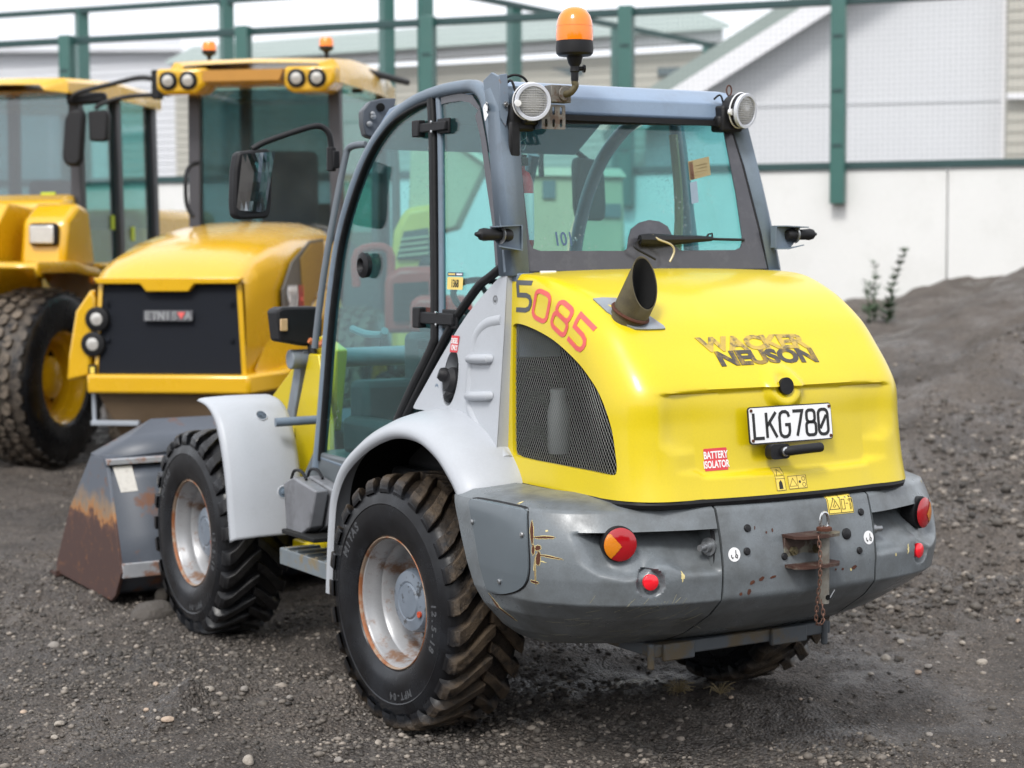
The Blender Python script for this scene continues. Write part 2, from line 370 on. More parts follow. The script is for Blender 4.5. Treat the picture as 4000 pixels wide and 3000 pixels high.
def gh(x, y):
    """ground height in metres at world x, y"""
    x = np.asarray(x, float); y = np.asarray(y, float)
    px, py = x-CAM[0], y-CAM[1]; l = px*hx[0]+py*hx[1]; s = px*hy[0]+py*hy[1]
    near = 1-nst(20, 40, s)
    base = .06*fbm(x*.7, y*.7, 3, 3)+.10*fbm(x*3.1, y*3.1, 4, 11)*near+.05*np.abs(fbm(x*9, y*9, 4, 5))*near+.02*fbm(x*30, y*30, 2, 15)*near-.012
    # spoil bank along the wall on the right
    crest = 1.0+.25*(l-4.2)+.25*fbm(l*.5, s*.3, 3, 9)
    ramp = nst(8.6, 19.5, s+.12*fbm(x, y, 2, 2)*8-.35*(l-4))*nst(.9, 3.6, l)
    clods = (.26*np.abs(fbm(x*3.2, y*3.2, 4, 61))+.14*np.abs(fbm(x*9, y*9, 3, 63))+.10*fbm(x*1.6, y*4.0, 3, 67))*(1-.55*nst(10.5, 13, s))*bank_mask(x, y)*(1-nst(18, 24, s))
    ph = (l*.86-s*.5)*5.0+2.2*fbm(x*.5, y*.5, 2, 4); rut = .13*(np.abs(np.sin(ph*.5))**1.6-.4)*nst(.05, .3, ramp)+.02*np.sin((l*.5+s*.86)*20)*nst(.5, .9, np.sin(ph*.5))*nst(.05, .3, ramp)
    bank = np.clip(crest, .2, 2.4)*ramp+rut*.8+.16*fbm(x*2.2, y*2.2, 4, 21)*ramp
    # wheel ruts and scuffed ridges in the yard
    ridge = .11*np.exp(-((s-6.95-.25*(l+1.4))/.22)**2)*nst(-2.2, -1.2, l)*(1-nst(-.6, .1, l))*(1+2*fbm(x*4, y*4, 3, 31))
    tr = .022*np.sin(l*22+s*9+3*fbm(x*2, y*2, 2, 41))*nst(-1.0, -1.6, l)*(1-nst(5.2, 6.0, s))
    tr2 = .018*np.sin(l*16-s*13+3*fbm(x*2, y*2, 2, 43))*nst(.9, 1.6, l)*(1-nst(6.4, 8.0, s))
    return base+bank+ridge+tr+tr2+clods
def build_ground():
    sl = [2.6]
    while sl[-1] < 900: sl.append(sl[-1]+max(.018, .0045*sl[-1]-.01 if sl[-1] < 24 else .06*sl[-1]))
    lp = [0]
    while lp[-1] < 700: lp.append(lp[-1]+(0.020 if lp[-1] < 3.2 else .05 if lp[-1] < 8 else .14*lp[-1]))
    ll = np.array([-a for a in lp[:0:-1]]+lp); sl = np.array([-200, -60, -20, -6, -1, 1.2]+sl)
    Lg, Sg = np.meshgrid(ll, sl); X = CAM[0]+Lg*hx[0]+Sg*hy[0]; Y = CAM[1]+Lg*hx[1]+Sg*hy[1]
    Hh = gh(X, Y); n, m = X.shape
    me = bpy.data.meshes.new('ground'); V = np.stack([X, Y, Hh], -1).reshape(-1, 3)
    idx = np.arange(n*m).reshape(n, m); F = np.stack([idx[:-1, :-1], idx[:-1, 1:], idx[1:, 1:], idx[1:, :-1]], -1).reshape(-1, 4)
    me.vertices.add(len(V)); me.vertices.foreach_set('co', V.ravel()); me.loops.add(F.size); me.loops.foreach_set('vertex_index', F.ravel())
    me.polygons.add(len(F)); me.polygons.foreach_set('loop_start', np.arange(0, F.size, 4)); me.polygons.foreach_set('loop_total', np.full(len(F), 4)); me.update(); me.shade_smooth()
    at = me.attributes.new('bank', 'FLOAT', 'POINT'); at.data.foreach_set('value', bank_mask(X, Y).ravel().astype(np.float32))
    return me
def ground_mat():
    m = bpy.data.materials.new('dark wet gravel'); m.use_nodes = True; nt = m.node_tree; L = nt.links; bs = nt.nodes['Principled BSDF']
    g = nd(nt, 'ShaderNodeNewGeometry'); P = g.outputs['Position']
    n1 = nd(nt, 'ShaderNodeTexNoise', Scale=.9, Detail=6.0, Roughness=.65); n2 = nd(nt, 'ShaderNodeTexNoise', Scale=38.0, Detail=6.0, Roughness=.75)
    vo = nd(nt, 'ShaderNodeTexVoronoi', Scale=75.0); vo2 = nd(nt, 'ShaderNodeTexVoronoi', Scale=28.0)
    for n in (n1, n2, vo, vo2): L.new(P, n.inputs['Vector'])
    r1 = nd(nt, 'ShaderNodeValToRGB'); e = r1.color_ramp.elements
    e[0].position = .3; e[0].color = (.026, .0215, .0185, 1); e[1].position = .70; e[1].color = (.125, .104, .087, 1)
    ba = nd(nt, 'ShaderNodeAttribute'); ba.attribute_name = 'bank'; bx = nd(nt, 'ShaderNodeMath', operation='MULTIPLY_ADD'); bx.inputs[1].default_value = .14; bx.use_clamp = True; L.new(ba.outputs['Fac'], bx.inputs[0]); L.new(n1.outputs['Fac'], bx.inputs[2])   # drier, paler soil on the bank
    L.new(bx.outputs[0], r1.inputs['Fac'])
    r2 = nd(nt, 'ShaderNodeMapRange'); r2.inputs[1].default_value = .3; r2.inputs[2].default_value = .75; r2.inputs[3].default_value = .45; r2.inputs[4].default_value = 1.75
    L.new(n2.outputs['Fac'], r2.inputs[0])
    mu = nd(nt, 'ShaderNodeMix', data_type='RGBA', blend_type='MULTIPLY'); mu.inputs[0].default_value = 1; L.new(r1.outputs[0], mu.inputs[6]); L.new(r2.outputs[0], mu.inputs[7])
    # small pebbles with a colour each
    hsv = nd(nt, 'ShaderNodeSeparateColor'); L.new(vo.outputs['Color'], hsv.inputs[0])
    pr = nd(nt, 'ShaderNodeValToRGB'); pe = pr.color_ramp.elements; pe[0].position = 0; pe[0].color = (.035, .031, .029, 1); pe[1].position = 1; pe[1].color = (.30, .26, .22, 1)
    x = pr.color_ramp.elements.new(.7); x.color = (.11, .097, .088, 1); L.new(hsv.outputs[0], pr.inputs['Fac'])
    th = nd(nt, 'ShaderNodeMath', operation='LESS_THAN'); th.inputs[1].default_value = .42; L.new(vo.outputs['Distance'], th.inputs[0])
    am = nd(nt, 'ShaderNodeMath', operation='MULTIPLY'); am.inputs[1].default_value = .7; L.new(th.outputs[0], am.inputs[0])
    m2 = nd(nt, 'ShaderNodeMix', data_type='RGBA'); L.new(am.outputs[0], m2.inputs[0]); L.new(mu.outputs[2], m2.inputs[6]); L.new(pr.outputs[0], m2.inputs[7])
    L.new(m2.outputs[2], bs.inputs['Base Color'])
    rr = nd(nt, 'ShaderNodeMapRange'); rr.inputs[1].default_value = .38; rr.inputs[2].default_value = .58; rr.inputs[3].default_value = .24; rr.inputs[4].default_value = .88
    n4 = nd(nt, 'ShaderNodeTexNoise', Scale=1.6, Detail=4.0); L.new(P, n4.inputs['Vector']); L.new(n4.outputs['Fac'], rr.inputs[0]); L.new(rr.outputs[0], bs.inputs['Roughness'])
    hb = nd(nt, 'ShaderNodeMath', operation='SUBTRACT'); hb.inputs[0].default_value = .6; L.new(vo.outputs['Distance'], hb.inputs[1])
    ha = nd(nt, 'ShaderNodeMath', operation='ADD'); L.new(hb.outputs[0], ha.inputs[0]); L.new(n2.outputs['Fac'], ha.inputs[1])
    b = nd(nt, 'ShaderNodeBump', Strength=1.0, Distance=.02); L.new(ha.outputs[0], b.inputs['Height']); L.new(b.outputs['Normal'], bs.inputs['Normal'])
    return m
gme = build_ground(); gme.materials.append(ground_mat())
tag(link('ground', gme), kind='structure')

# ================================================================ MAIN LOADER (origin: ground under the rear axle, +Y forward, camera side is -X)
WL = empty('wheel_loader', (0, 0, 0), label='lemon yellow and grey compact wheel loader with number plate, exhaust stack and orange beacon', cat='wheel loader')

# ---- hood: rows follow the profile from the cab to the rear lip; each row runs along the left side, round the shoulder, across, and back along the right side
PROF = smooth([(-.42, 1.714), (-.6, 1.705), (-.73, 1.682), (-.87, 1.632), (-1.0, 1.552), (-1.1, 1.455), (-1.18, 1.37), (-1.228, 1.30), (-1.242, 1.2), (-1.255, 1.1), (-1.268, 1.03), (-1.285, .968)], 10)
PT = np.array(PROF); NT = len(PT)
QT = np.array(smooth([(-.42, 1.655), (-.58, 1.64), (-.69, 1.60), (-.79, 1.535), (-.865, 1.455), (-.91, 1.37), (-.935, 1.30), (-.945, 1.24), (-.95, 1.17), (-.955, 1.09), (-.96, 1.03), (-.965, .968)], 10))   # where the shoulder meets the flat side
def hood_half(i):
    t = i/(NT-1)
    return lerp(lerp(.575, .47, sst(0, .35, t)), .37, sst(.3, .75, t)), PT[i], QT[i]
def wside(z): return .60+.03*(1.7-z)/.75
def hood_point(i, w):
    """outer skin at profile sample i; w in 0..1 across the flat, 1..2 round the shoulder, 2..3 forward along the side"""
    xc, p, q = hood_half(i); t = i/(NT-1); bw = .03*sst(.3, .75, t); cw = .012*(1-sst(.3, .6, t)); wf = min(w, 1)
    p = p+np.array((bw, -cw))*wf**2; xs = wside(q[1])
    if w <= 1: xx = xc*w; yy, zz = p
    elif w <= 2:
        a = (w-1)*math.pi/2; e = lerp(.95, .66, sst(.2, .7, t)); f, h = math.sin(a)**e, 1-math.cos(a)**e
        xx = lerp(xc, xs, f); yy, zz = p+(q-p)*h
    else: xx = xs+.012*math.sin(math.pi*(w-2))*min(1, max(0, (1.6-q[1])*4)); yy = lerp(q[0], -.418, w-2); zz = q[1]
    led = 1.312+.008*(1-(xx/.5)**2)
    if xx < .5 and t > .4 and w < 2:
        m = sst(led+.003, led-.007, zz)*sst(.488, .462, xx+.05*sst(1.2, 1.02, zz))*sst(1.03+.10*sst(.34, .46, xx), 1.052+.10*sst(.34, .46, xx), zz)
        yy += .020*m
    d = math.hypot(xx-.0, zz-1.322)
    if t > .4 and w < 1: yy -= .024*sst(.086, .064, d)*lerp(.35, 1, sst(1.40, 1.32, zz)); yy += .010*sst(.046, .034, d)
    return xx, yy, zz
us = [3-k/20 for k in range(20)]+[2-k/14 for k in range(14)]+[1-k/36 for k in range(37)]
def hood_rows():
    rows = []
    for i in range(NT):
        h = [hood_point(i, u) for u in us]
        rows.append([(-x, y, z) for x, y, z in h]+[(x, y, z) for x, y, z in h[-2::-1]])
    return rows
HR = hood_rows()
hoodg = grid(HR)
HB = bvh_of(hoodg)
def hood_hit(a, b):
    v = Vector(ray(a, b)).normalized(); h = HB.ray_cast(Vector(CAM), v)
    if h[0] is None: return Vector(S(a, b, -.615)), Vector((-1, 0, 0))
    return h[0], (h[1] if h[1].dot(v) < 0 else -h[1])
hpx = [(1108, 720), (1109, 703), (1120, 699), (1150, 709), (1190, 731), (1225, 760), (1262, 800), (1295, 852), (1318, 915), (1330, 985), (1332, 1018), (1322, 1027), (1290, 1022), (1200, 1004), (1140, 992), (1116, 984), (1108, 968), (1107, 850)]
HOLE3 = [hood_hit(a, b)[0] for a, b in hpx]
HOLE = [tuple(p) for p in smooth([np.array((p.y, p.z)) for p in HOLE3], 5, True)]
hood = obj('hood', hoodg, yellow, WL, sharp=60)
def tidy(me, flip=False):
    bm = bmesh.new(); bm.from_mesh(me); bmesh.ops.remove_doubles(bm, verts=bm.verts[:], dist=2e-5); bmesh.ops.dissolve_degenerate(bm, dist=1e-6, edges=bm.edges[:])
    bmesh.ops.recalc_face_normals(bm, faces=bm.faces[:]); bm.to_mesh(me); bm.free(); me.update()
tidy(hood.data)
hood.modifiers.new('thick', 'SOLIDIFY').thickness = .016
cutters = []
for s in (-1, 1):
    c_ = obj('cutter', prism([(s*.85, y, z) for y, z in (HOLE if s > 0 else HOLE[::-1])], (-s*.55, 0, 0)), yellow, None); tidy(c_.data); cutters.append(c_)
    bo = hood.modifiers.new('cut', 'BOOLEAN'); bo.operation = 'DIFFERENCE'; bo.object = c_; bo.solver = 'EXACT'; bo.use_self = True
bpy.context.view_layer.update()
hm = bpy.data.meshes.new_from_object(hood.evaluated_get(bpy.context.evaluated_depsgraph_get()))
hood.modifiers.clear(); hood.data = hm; print('HOOD', len(hm.polygons)); hm.name = 'hood'; hm.shade_smooth(); hm.set_sharp_from_angle(angle=rad(60))
for c_ in cutters: bpy.data.objects.remove(c_)
def side_x(y, z):
    h = HB.ray_cast(Vector((-2, y, z)), Vector((1, 0, 0))); return h[0].x if h[0] is not None else -.6
def clip_poly(poly, a, d):
    """intervals of line a+t*d inside polygon"""
    ts = []; n = len(poly)
    for i in range(n):
        p = np.array(poly[i]); e = np.array(poly[(i+1) % n])-p; den = d[0]*e[1]-d[1]*e[0]
        if abs(den) < 1e-9: continue
        w = p-a; t = (w[0]*e[1]-w[1]*e[0])/den; u = (w[0]*d[1]-w[1]*d[0])/den
        if 0 <= u < 1: ts.append(t)
    ts.sort(); return list(zip(ts[::2], ts[1::2]))
gs = []
for ang in (58, -58):
    d = np.array((math.cos(rad(ang)), math.sin(rad(ang)))); nrm = np.array((-d[1], d[0])); off = -1.4
    while off < 2.2:
        a = np.array((-.8, 1.0))+nrm*off
        for t0, t1 in clip_poly(HOLE, a, d):
            p, q = a+d*t0, a+d*t1
            if t1-t0 > .01:
                m_ = max(2, int((t1-t0)/.07)+1); w_ = [lerp(p, q, k/(m_-1)) for k in range(m_)]
                gs.append(tube([(side_x(*w)+.012, w[0], w[1]) for w in w_], .00055, 4, False))
        off += .0115
wire = mat('grille wire', (.20, .21, .20), .4, metal=.3, var=.1)
tag(obj('grille_mesh', join(*gs), wire, WL, sharp=0), kind='stuff')
# what shows behind the mesh
obj('engine_block', box((-.05, -.84, 1.15), (.6, .62, .42)), darkm, WL, bev=.03)
res = obj('expansion_tank', lathe([(0, 0), (.035, .0), (.04, .02), (.04, .15), (.03, .19), (.03, .23), (0, .23)], 16), mat('milky tank', (.10, .11, .112), .5), WL, loc=(-.47, -.54, 1.06))
obj('hose', tube(smooth([(-.46, -1.02, 1.07), (-.5, -1.06, 1.2), (-.48, -1.0, 1.32), (-.4, -.9, 1.36)], 6), .035, 10), mat('brown hose', (.07, .04, .03), .6), WL)
obj('radiator', box((-.1, -1.12, 1.15), (.8, .04, .3)), dark, WL)
obj('bay_shade_sheet', prism([(-.40, -.43, .98), (-.40, -.43, 1.62), (-.40, -.72, 1.60), (-.40, -.98, 1.42), (-.40, -1.12, 1.22), (-.40, -1.14, .98)], (.02, 0, 0)), dark, WL); obj('bay_shade_floor', box((-.5, -.78, .985), (.2, .66, .01)), dark, WL); obj('bay_shade_front', box((-.5, -.43, 1.28), (.2, .012, .6)), dark, WL)  # near-black sheets added behind the mesh, standing in for shade in the bay
obj('hood_inner', box((.05, -.8, 1.12), (.05, .6, .5)), dark, WL)
obj('hood_seal', tube([(p[0]*.985, p[1]+.012, .957) for p in HR[-1][::3]], .016, 8), black, WL)
obj('lock_hole', lathe([(.029, 0), (.029, .012), (.0, .012)], 24, aim((.0, -1.222, 1.322), (0, -1, .12))), black, WL)
obj('lower_deck', box((0, -.78, .925), (1.1, .7, .03)), dark, WL)

# ---- decals on the hood
def hood_decal(name, g, a, b, U, V, m, d=None, off=.0015, mx=.025, h=None):
    """centre of the decal at photo pixel a, b on the hood skin"""
    v = Vector(ray(a, b)).normalized(); o = Vector(CAM); hit = HB.ray_cast(o, v)
    if hit[0] is None: return None
    n = hit[1] if hit[1].dot(v) < 0 else -hit[1]
    U = Vector(U); U = (U-n*U.dot(n)).normalized(); V = Vector(V); V = V-n*V.dot(n)
    M = plane_m(hit[0], U, V)
    if (M.to_3x3() @ Vector((0, 0, 1))).dot(n) < 0: M = plane_m(hit[0], -U, V)
    return obj(name, drape(g, M, HB, d or -n, off, mx), m, h or hood, sharp=0)
hood_decal('worn_lettering', text('WACKER', .058, .001, 1.30, .0042, .98, .0), 1628, 740, (1, 0, 0), (0, .5, .7), goldw)
hood_decal('worn_lettering', text('NEUSON', .058, .001, 1.27, .0042, .98, .0), 1658, 770, (1, 0, 0), (0, .5, .7), goldt)
w5, h5 = .062, .092
def rr_(x0, x1, y0, y1, c=.02):
    out = []
    for (cx, cy, a0) in ((x1-c, y1-c, 0), (x0+c, y1-c, 90), (x0+c, y0+c, 180), (x1-c, y0+c, 270)):
        for k in range(5): a = rad(a0+90*k/4); out.append((cx+c*math.cos(a), cy+c*math.sin(a)))
    return out+[out[0]]
W2, H2 = w5/2, h5/2
G5 = [[(W2, H2), (-W2, H2), (-W2+.006, .004), (W2-.02, .004), (W2-.006, -.002), (W2, -.014), (W2, -H2+.02), (W2-.006, -H2+.006), (W2-.02, -H2), (-W2, -H2)]]
G0 = [rr_(-W2, W2, -H2, H2)]
G8 = [rr_(-W2*.9, W2*.9, .003, H2, .016), rr_(-W2, W2, -H2, .003, .016)]
for gl_, a, b, m, U in ((G5, 1132, 640, greyt, (.35, -.9, -.02)), (G0, 1170, 661, redt, (.3, -.8, -.22)), (G8, 1213, 687, redt, (.28, -.72, -.36)), (G5, 1252, 720, redt, (.28, -.66, -.46))):
    hood_decal('model_digit', strokes([[(p[0]*1.5, p[1]*1.04) for p in l] for l in gl_], .0165, .001), a, b, U, (-U[0]*.2, U[2]*-.9-.3, .9), m, mx=.02)

# ---- number plate
PC = Vector((0, -1.252, 1.198)); PU = Vector((1, 0, 0)); PV = Vector((0, math.sin(.128), math.cos(.128)))
PMt = plane_m(PC, PU, PV)
plate = obj('number_plate', xf(flat([rrect(.36, .125, .012)], .004), PMt), mat('plate black edge', (.015, .015, .015), .4), WL, sharp=30)
obj('plate_face', xf(mv(flat([rrect(.352, .117, .009)], .002), (0, 0, .0035)), PMt), white, plate, sharp=30)
# registration letters as strokes, 88 mm tall
hh, ww = .042, .0205
GL = {'L': [[(-ww, hh), (-ww, -hh), (ww, -hh)]],
      'K': [[(-ww, hh), (-ww, -hh)], [(ww, hh), (-ww, -.004)], [(-.008, .008), (ww, -hh)]],
      'G': [[(ww, hh-.018), (ww-.004, hh-.006), (ww-.014, hh), (-ww+.014, hh), (-ww+.004, hh-.006), (-ww, hh-.018), (-ww, -hh+.018), (-ww+.004, -hh+.006), (-ww+.014, -hh), (ww-.014, -hh), (ww-.004, -hh+.006), (ww, -hh+.018), (ww, -.002), (.002, -.002)]],
      '7': [[(-ww, hh), (ww, hh), (-.006, -hh)]],
      '8': [rr_(-ww*.85, ww*.85, .002, hh, .012), rr_(-ww, ww, -hh, .002, .012)],
      '0': [rr_(-ww, ww, -hh, hh, .016), [(ww-.006, hh-.02), (-ww+.006, -hh+.02)]]}
for ch, x in zip('LKG780', (-.139, -.085, -.029, .029, .085, .139)):
    obj('plate_letter', xf(mv(strokes(GL[ch], .0105, .002), (x, -.001, .005)), PMt), blk, plate, sharp=30)
for sx in (-.168, .168):
    for sy in (-.05, .05): obj('screw', xf(lathe([(.0055, 0), (.0055, .004), (0, .005)], 10), PMt @ Matrix.Translation((sx, sy, .004))), rust, plate)

# ---- hood handle
hb_ = B(1708, 973, -1.275)
HMt = plane_m(hb_, (1, 0, 0), (0, .05, 1))
hnd = obj('hood_handle', xf(join(flat([rrect(.085, .05, .018, cx=-.055)], .03)), HMt), blackpl, WL, bev=.006)
obj('grip', xf(tube(smooth([(-.045, 0, .02), (-.01, .003, .034), (.04, .005, .036), (.105, .006, .03)], 5), [.017]*5+[.0165]*11, 10), HMt), blackpl, hnd)
obj('keyhole', xf(mv(lathe([(.016, 0), (.016, .01), (.011, .012), (.011, .009), (0, .009)], 18), (-.045, 0, .022)), HMt), chrome, hnd)

# ---- stickers on the hood
def sticker(bg_mat, w, h, a, b, lines=(), lm=None, border=None, th=.0008, name='sticker', U=(1, 0, 0), V=(0, .3, 1), extra=()):
    s = hood_decal(name, flat([rrect(w, h, .003)], th), a, b, U, V, bg_mat, off=.001)
    for (g, m) in extra: hood_decal('print', g, a, b, U, V, m, off=.0022, h=s)
    return s
def tmv(g, x, y): return mv(g, (x, y, 0))
sticker(redm, .088, .074, 1546, 992, extra=[(tmv(text('BATTERY', .023, .0006, .66, .0009), 0, .015), white), (tmv(text('ISOLATOR', .023, .0006, .62, .0009), 0, -.016), white)])
tri = lambda r, cx=0, cy=0: [(cx-r*.87, cy-r*.5), (cx+r*.87, cy-r*.5), (cx, cy+r), (cx-r*.87, cy-r*.5)]
def rct(w, h, cx=0, cy=0): return [(cx-w/2, cy-h/2), (cx+w/2, cy-h/2), (cx+w/2, cy+h/2), (cx-w/2, cy+h/2), (cx-w/2, cy-h/2)]
sticker(signy, .040, .082, 1684, 1034, extra=[(strokes([rct(.037, .079), [(-.0185, 0), (.0185, 0)], tri(.016, 0, .018)], .0012, .0005), blk), (tmv(flat([[(-.008, -.016), (.008, -.016), (.007, .004), (.002, .014), (-.007, .006)]], .0005), 0, -.019), blk)])
sticker(signy, .080, .046, 1722, 1041, extra=[(strokes([rct(.077, .043), [(0, -.0215), (0, .0215)], tri(.018, -.019, -.004), circ(.007, 12, .027, .01)+[(.034, .01)], circ(.007, 12, .027, -.01)+[(.034, -.01)]], .0012, .0005), blk), (tmv(flat([circ(.005, 8)], .0005), .01, 0), blk)])

# ---- exhaust stack
v_ = Vector(ray(1362, 682)).normalized(); EX = HB.ray_cast(Vector(CAM), v_)[0]; en = HB.ray_cast(Vector(CAM), v_)[1]
if en.z < 0: en = -en
EX = EX+Vector((-.005, .0, 0))
fl = []
for a, b in ((1281, 648), (1300, 646), (1330, 647), (1350, 655), (1400, 684), (1432, 706), (1436, 712), (1428, 713), (1395, 714), (1372, 713), (1355, 706), (1310, 675)):
    p, n = hood_hit(a, b); fl.append((p, n))
fmid = sum((p for p, n in fl), Vector())/len(fl); fg_ = [[p+n*.007 for p, n in fl], [p-n*.004 for p, n in fl]]
ff = grid(fg_, True); ff[0].append(tuple(fmid+en*.009)); ff[1].extend([(i, (i+1) % len(fl), len(fl)*2) for i in range(len(fl))])
obj('exhaust_flange', ff, mat('worn grey flange', (.28, .31, .34), .5, metal=.3, var=.2, vs=20, dirt=(.2, .1, .05), da=.5, ds=14), WL, sharp=30)
ax = Vector((.16, -.46, .84)).normalized(); cn = Vector((.22, -.95, .20)).normalized(); tipc = EX+ax*.125
u_, w_, _ = frame(ax); rows = []; NS = 32; rp = .062
for rr0, rev in ((rp, 0), (rp-.004, 1)):
    lo, hi = [], []
    for k in range(NS):
        a = 2*math.pi*k/NS; off = (u_*math.cos(a)+w_*math.sin(a))*rr0
        base = EX-ax*.03+off; t = (tipc-base).dot(cn)/ax.dot(cn); lo.append(base); hi.append(base+ax*min(max(t, .03), .34))
    rows += [lo, hi] if not rev else [hi, [p-ax*.02 for p in hi], lo]
rows = [rows[0], rows[1], rows[2], rows[4]]
ex = obj('exhaust_stack', grid(rows, True), olive, WL, sharp=50)
soot = mat('soot', (.008, .008, .008), .9)
obj('exhaust_bore', grid([[p-(p-(EX+ax*((p-EX).dot(ax))))*.07 for p in rows[2]], [p-(p-(EX+ax*((p-EX).dot(ax))))*.07 for p in rows[3]]], True), soot, ex, sharp=50)
obj('exhaust_collar', tube([EX+en*.012+(u_*math.cos(a)+w_*math.sin(a))*.064 for a in [2*math.pi*k/24 for k in range(24)]], .006, 6, closed=True), rust, ex)

# ---- rear counterweight bumper: plan outlines at several heights (half, x >= 0)
LEV = [
 (.972, [(0, -1.20), (.327, -1.17), (.5, -1.1), (.6, -.98), (.655, -.80), (.66, -.66), (.665, -.56), (.67, -.48)]),
 (.958, [(0, -1.255), (.327, -1.232), (.5, -1.165), (.67, -1.065), (.78, -.96), (.815, -.88), (.82, -.62), (.82, -.47)]),
 (.935, [(0, -1.29), (.327, -1.27), (.5, -1.21), (.70, -1.12), (.825, -1.01), (.86, -.9), (.865, -.62), (.865, -.485)]),
 (.84, [(0, -1.31), (.327, -1.298), (.54, -1.25), (.72, -1.17), (.845, -1.04), (.875, -.92), (.875, -.65), (.872, -.525)]),
 (.72, [(0, -1.33), (.327, -1.315), (.575, -1.275), (.73, -1.19), (.845, -1.05), (.878, -.92), (.878, -.68), (.876, -.585)]),
 (.64, [(0, -1.328), (.327, -1.31), (.57, -1.265), (.72, -1.18), (.835, -1.04), (.872, -.92), (.872, -.70), (.87, -.625)]),
 (.58, [(0, -1.265), (.35, -1.245), (.55, -1.19), (.69, -1.11), (.79, -1.0), (.835, -.9), (.85, -.74), (.845, -.65)]),
 (.50, [(0, -1.14), (.34, -1.12), (.5, -1.07), (.62, -1.0), (.71, -.93), (.76, -.85), (.78, -.74), (.775, -.66)]),
 (.455, [(0, -1.03), (.34, -1.01), (.5, -.96), (.59, -.91), (.66, -.86), (.70, -.8), (.71, -.72), (.71, -.66)]),
]
ZL = [l[0] for l in LEV]
def lev_outline(z):
    zs = ZL; i = 0
    while i < len(zs)-2 and z < zs[i+1]: i += 1
    t = (zs[i]-z)/(zs[i]-zs[i+1]); t = min(1, max(0, t))
    def P(j): j = min(max(j, 0), len(zs)-1); return np.array(LEV[j][1])
    a, b, c, d = P(i-1), P(i), P(i+1), P(i+2)
    if i <= 1 or i >= 4: return b+(c-b)*t
    return .5*((2*b)+(c-a)*t+(2*a-5*b+4*c-d)*t*t+(3*b-a-3*c+d)*t**3)
def seamx(z): return interp([(.45, .345), (.62, .333), (.67, .33), (2, .327)], z)
def outl(z, n=200):
    o = np.array(smooth(lev_outline(z), 26)); return o
def bump_disp(x, y, z, nx, ny):
    """recessed lamp pocket on a wing, lower chamfer crease, lamp dish"""
    ax_ = abs(x); d = 0
    # pocket: band between seam and lamp, widening
    up = .868+.0*ax_; lo = interp([(.33, .742), (.47, .748), (.52, .775), (.56, .78), (.60, .745), (.66, .738), (.73, .755), (.8, .80)], ax_)
    if ax_ > .335 and y < -.9:
        m = sst(lo-.016, lo+.010, z)*sst(up+.006, up-.008, z)*sst(.338, .350, ax_)*sst(.79, .70, ax_)
        d += m*(.035+.085*min(1, max(0, (z-lo)/(up-lo))))
        d -= .03*sst(.11, .05, math.hypot(ax_-.66, z-.838))*m*.6
        lo2 = math.hypot(ax_-.585, z-.715); d += .030*sst(.047, .037, lo2)
    return d
def wing(sgn):
    rows = []
    zs = [.972, .965, .958, .95, .942, .935]+list(np.arange(.928, .455, -.006))+[.455]
    for z in zs:
        o = outl(z); sx = seamx(z)+.0045
        j = np.argmax(o[:, 0] > sx); t = (sx-o[j-1][0])/(o[j][0]-o[j-1][0]); st = o[j-1]+(o[j]-o[j-1])*t
        pts = np.vstack([[st], o[j:]]); ln = np.concatenate([[0], np.cumsum(np.linalg.norm(np.diff(pts, axis=0), axis=1))]); ln /= ln[-1]
        NC = 130; q = np.linspace(0, 1, NC); xs_ = np.interp(q, ln, pts[:, 0]); ys_ = np.interp(q, ln, pts[:, 1])
        dx, dy = np.gradient(xs_), np.gradient(ys_); r = []
        for k in range(NC):
            l = math.hypot(dx[k], dy[k]); nx, ny = -dy[k]/l, dx[k]/l      # inward
            if nx*(-xs_[k])+ny*(-.5-ys_[k]) < 0: nx, ny = -nx, -ny
            d = bump_disp(xs_[k], ys_[k], z, nx, ny)
            r.append((sgn*(xs_[k]+nx*d), ys_[k]+ny*d, z))
        # turned-in return along the seam and along the front edge
        a0, a1 = r[0], r[-1]
        r = [(a0[0]+sgn*.004, a0[1]+.06, a0[2])]+r+[(a1[0]-sgn*.05, a1[1]+.004, a1[2])]
        rows.append(r)
    last = rows[-1]; rows.append([(p[0]*.9, p[1]*.9-.05, p[2]+.01) for p in last])
    return grid(rows)
def centre():
    rows = []
    zs = [.972, .965, .958, .95, .942, .935]+list(np.arange(.92, .455, -.012))+[.455]
    for z in zs:
        o = outl(z); sx = seamx(z)-.0045; xs_ = np.linspace(0, sx, 24); ys_ = np.interp(xs_, o[:, 0], o[:, 1])
        r = [(-x, y, z) for x, y in zip(xs_[:0:-1], ys_[:0:-1])]+[(x, y, z) for x, y in zip(xs_, ys_)]
        r = [(r[0][0]+.004, r[0][1]+.06, z)]+r+[(r[-1][0]-.004, r[-1][1]+.06, z)]; rows.append(r)
    rows.append([(p[0]*.95, p[1]+.12, p[2]+.01) for p in rows[-1]])
    return grid(rows)
wl_g = wing(-1); wr_g = wing(1); ce_g = centre()
bumpL = obj('bumper_wing', wl_g, cgrey, WL, sharp=48)
bumpR = obj('bumper_wing', wr_g, cgrey, WL, sharp=48)
bumpC = obj('counterweight_centre', ce_g, cgrey, WL, sharp=48)
for s in (-1, 1): obj('seam_filler', tube([(s*seamx(z), np.interp(seamx(z), outl(z)[:, 0], outl(z)[:, 1])+.03, z) for z in np.arange(.955, .46, -.03)], .014, 6), black, WL)
BB = bvh_of(join(wl_g, wr_g, ce_g))
def on_bump(a, b):
    v = Vector(ray(a, b)).normalized(); h = BB.ray_cast(Vector(CAM), v); n = h[1]
    if h[0] is None: return None, None
    return h[0], (n if n.dot(v) < 0 else -n)
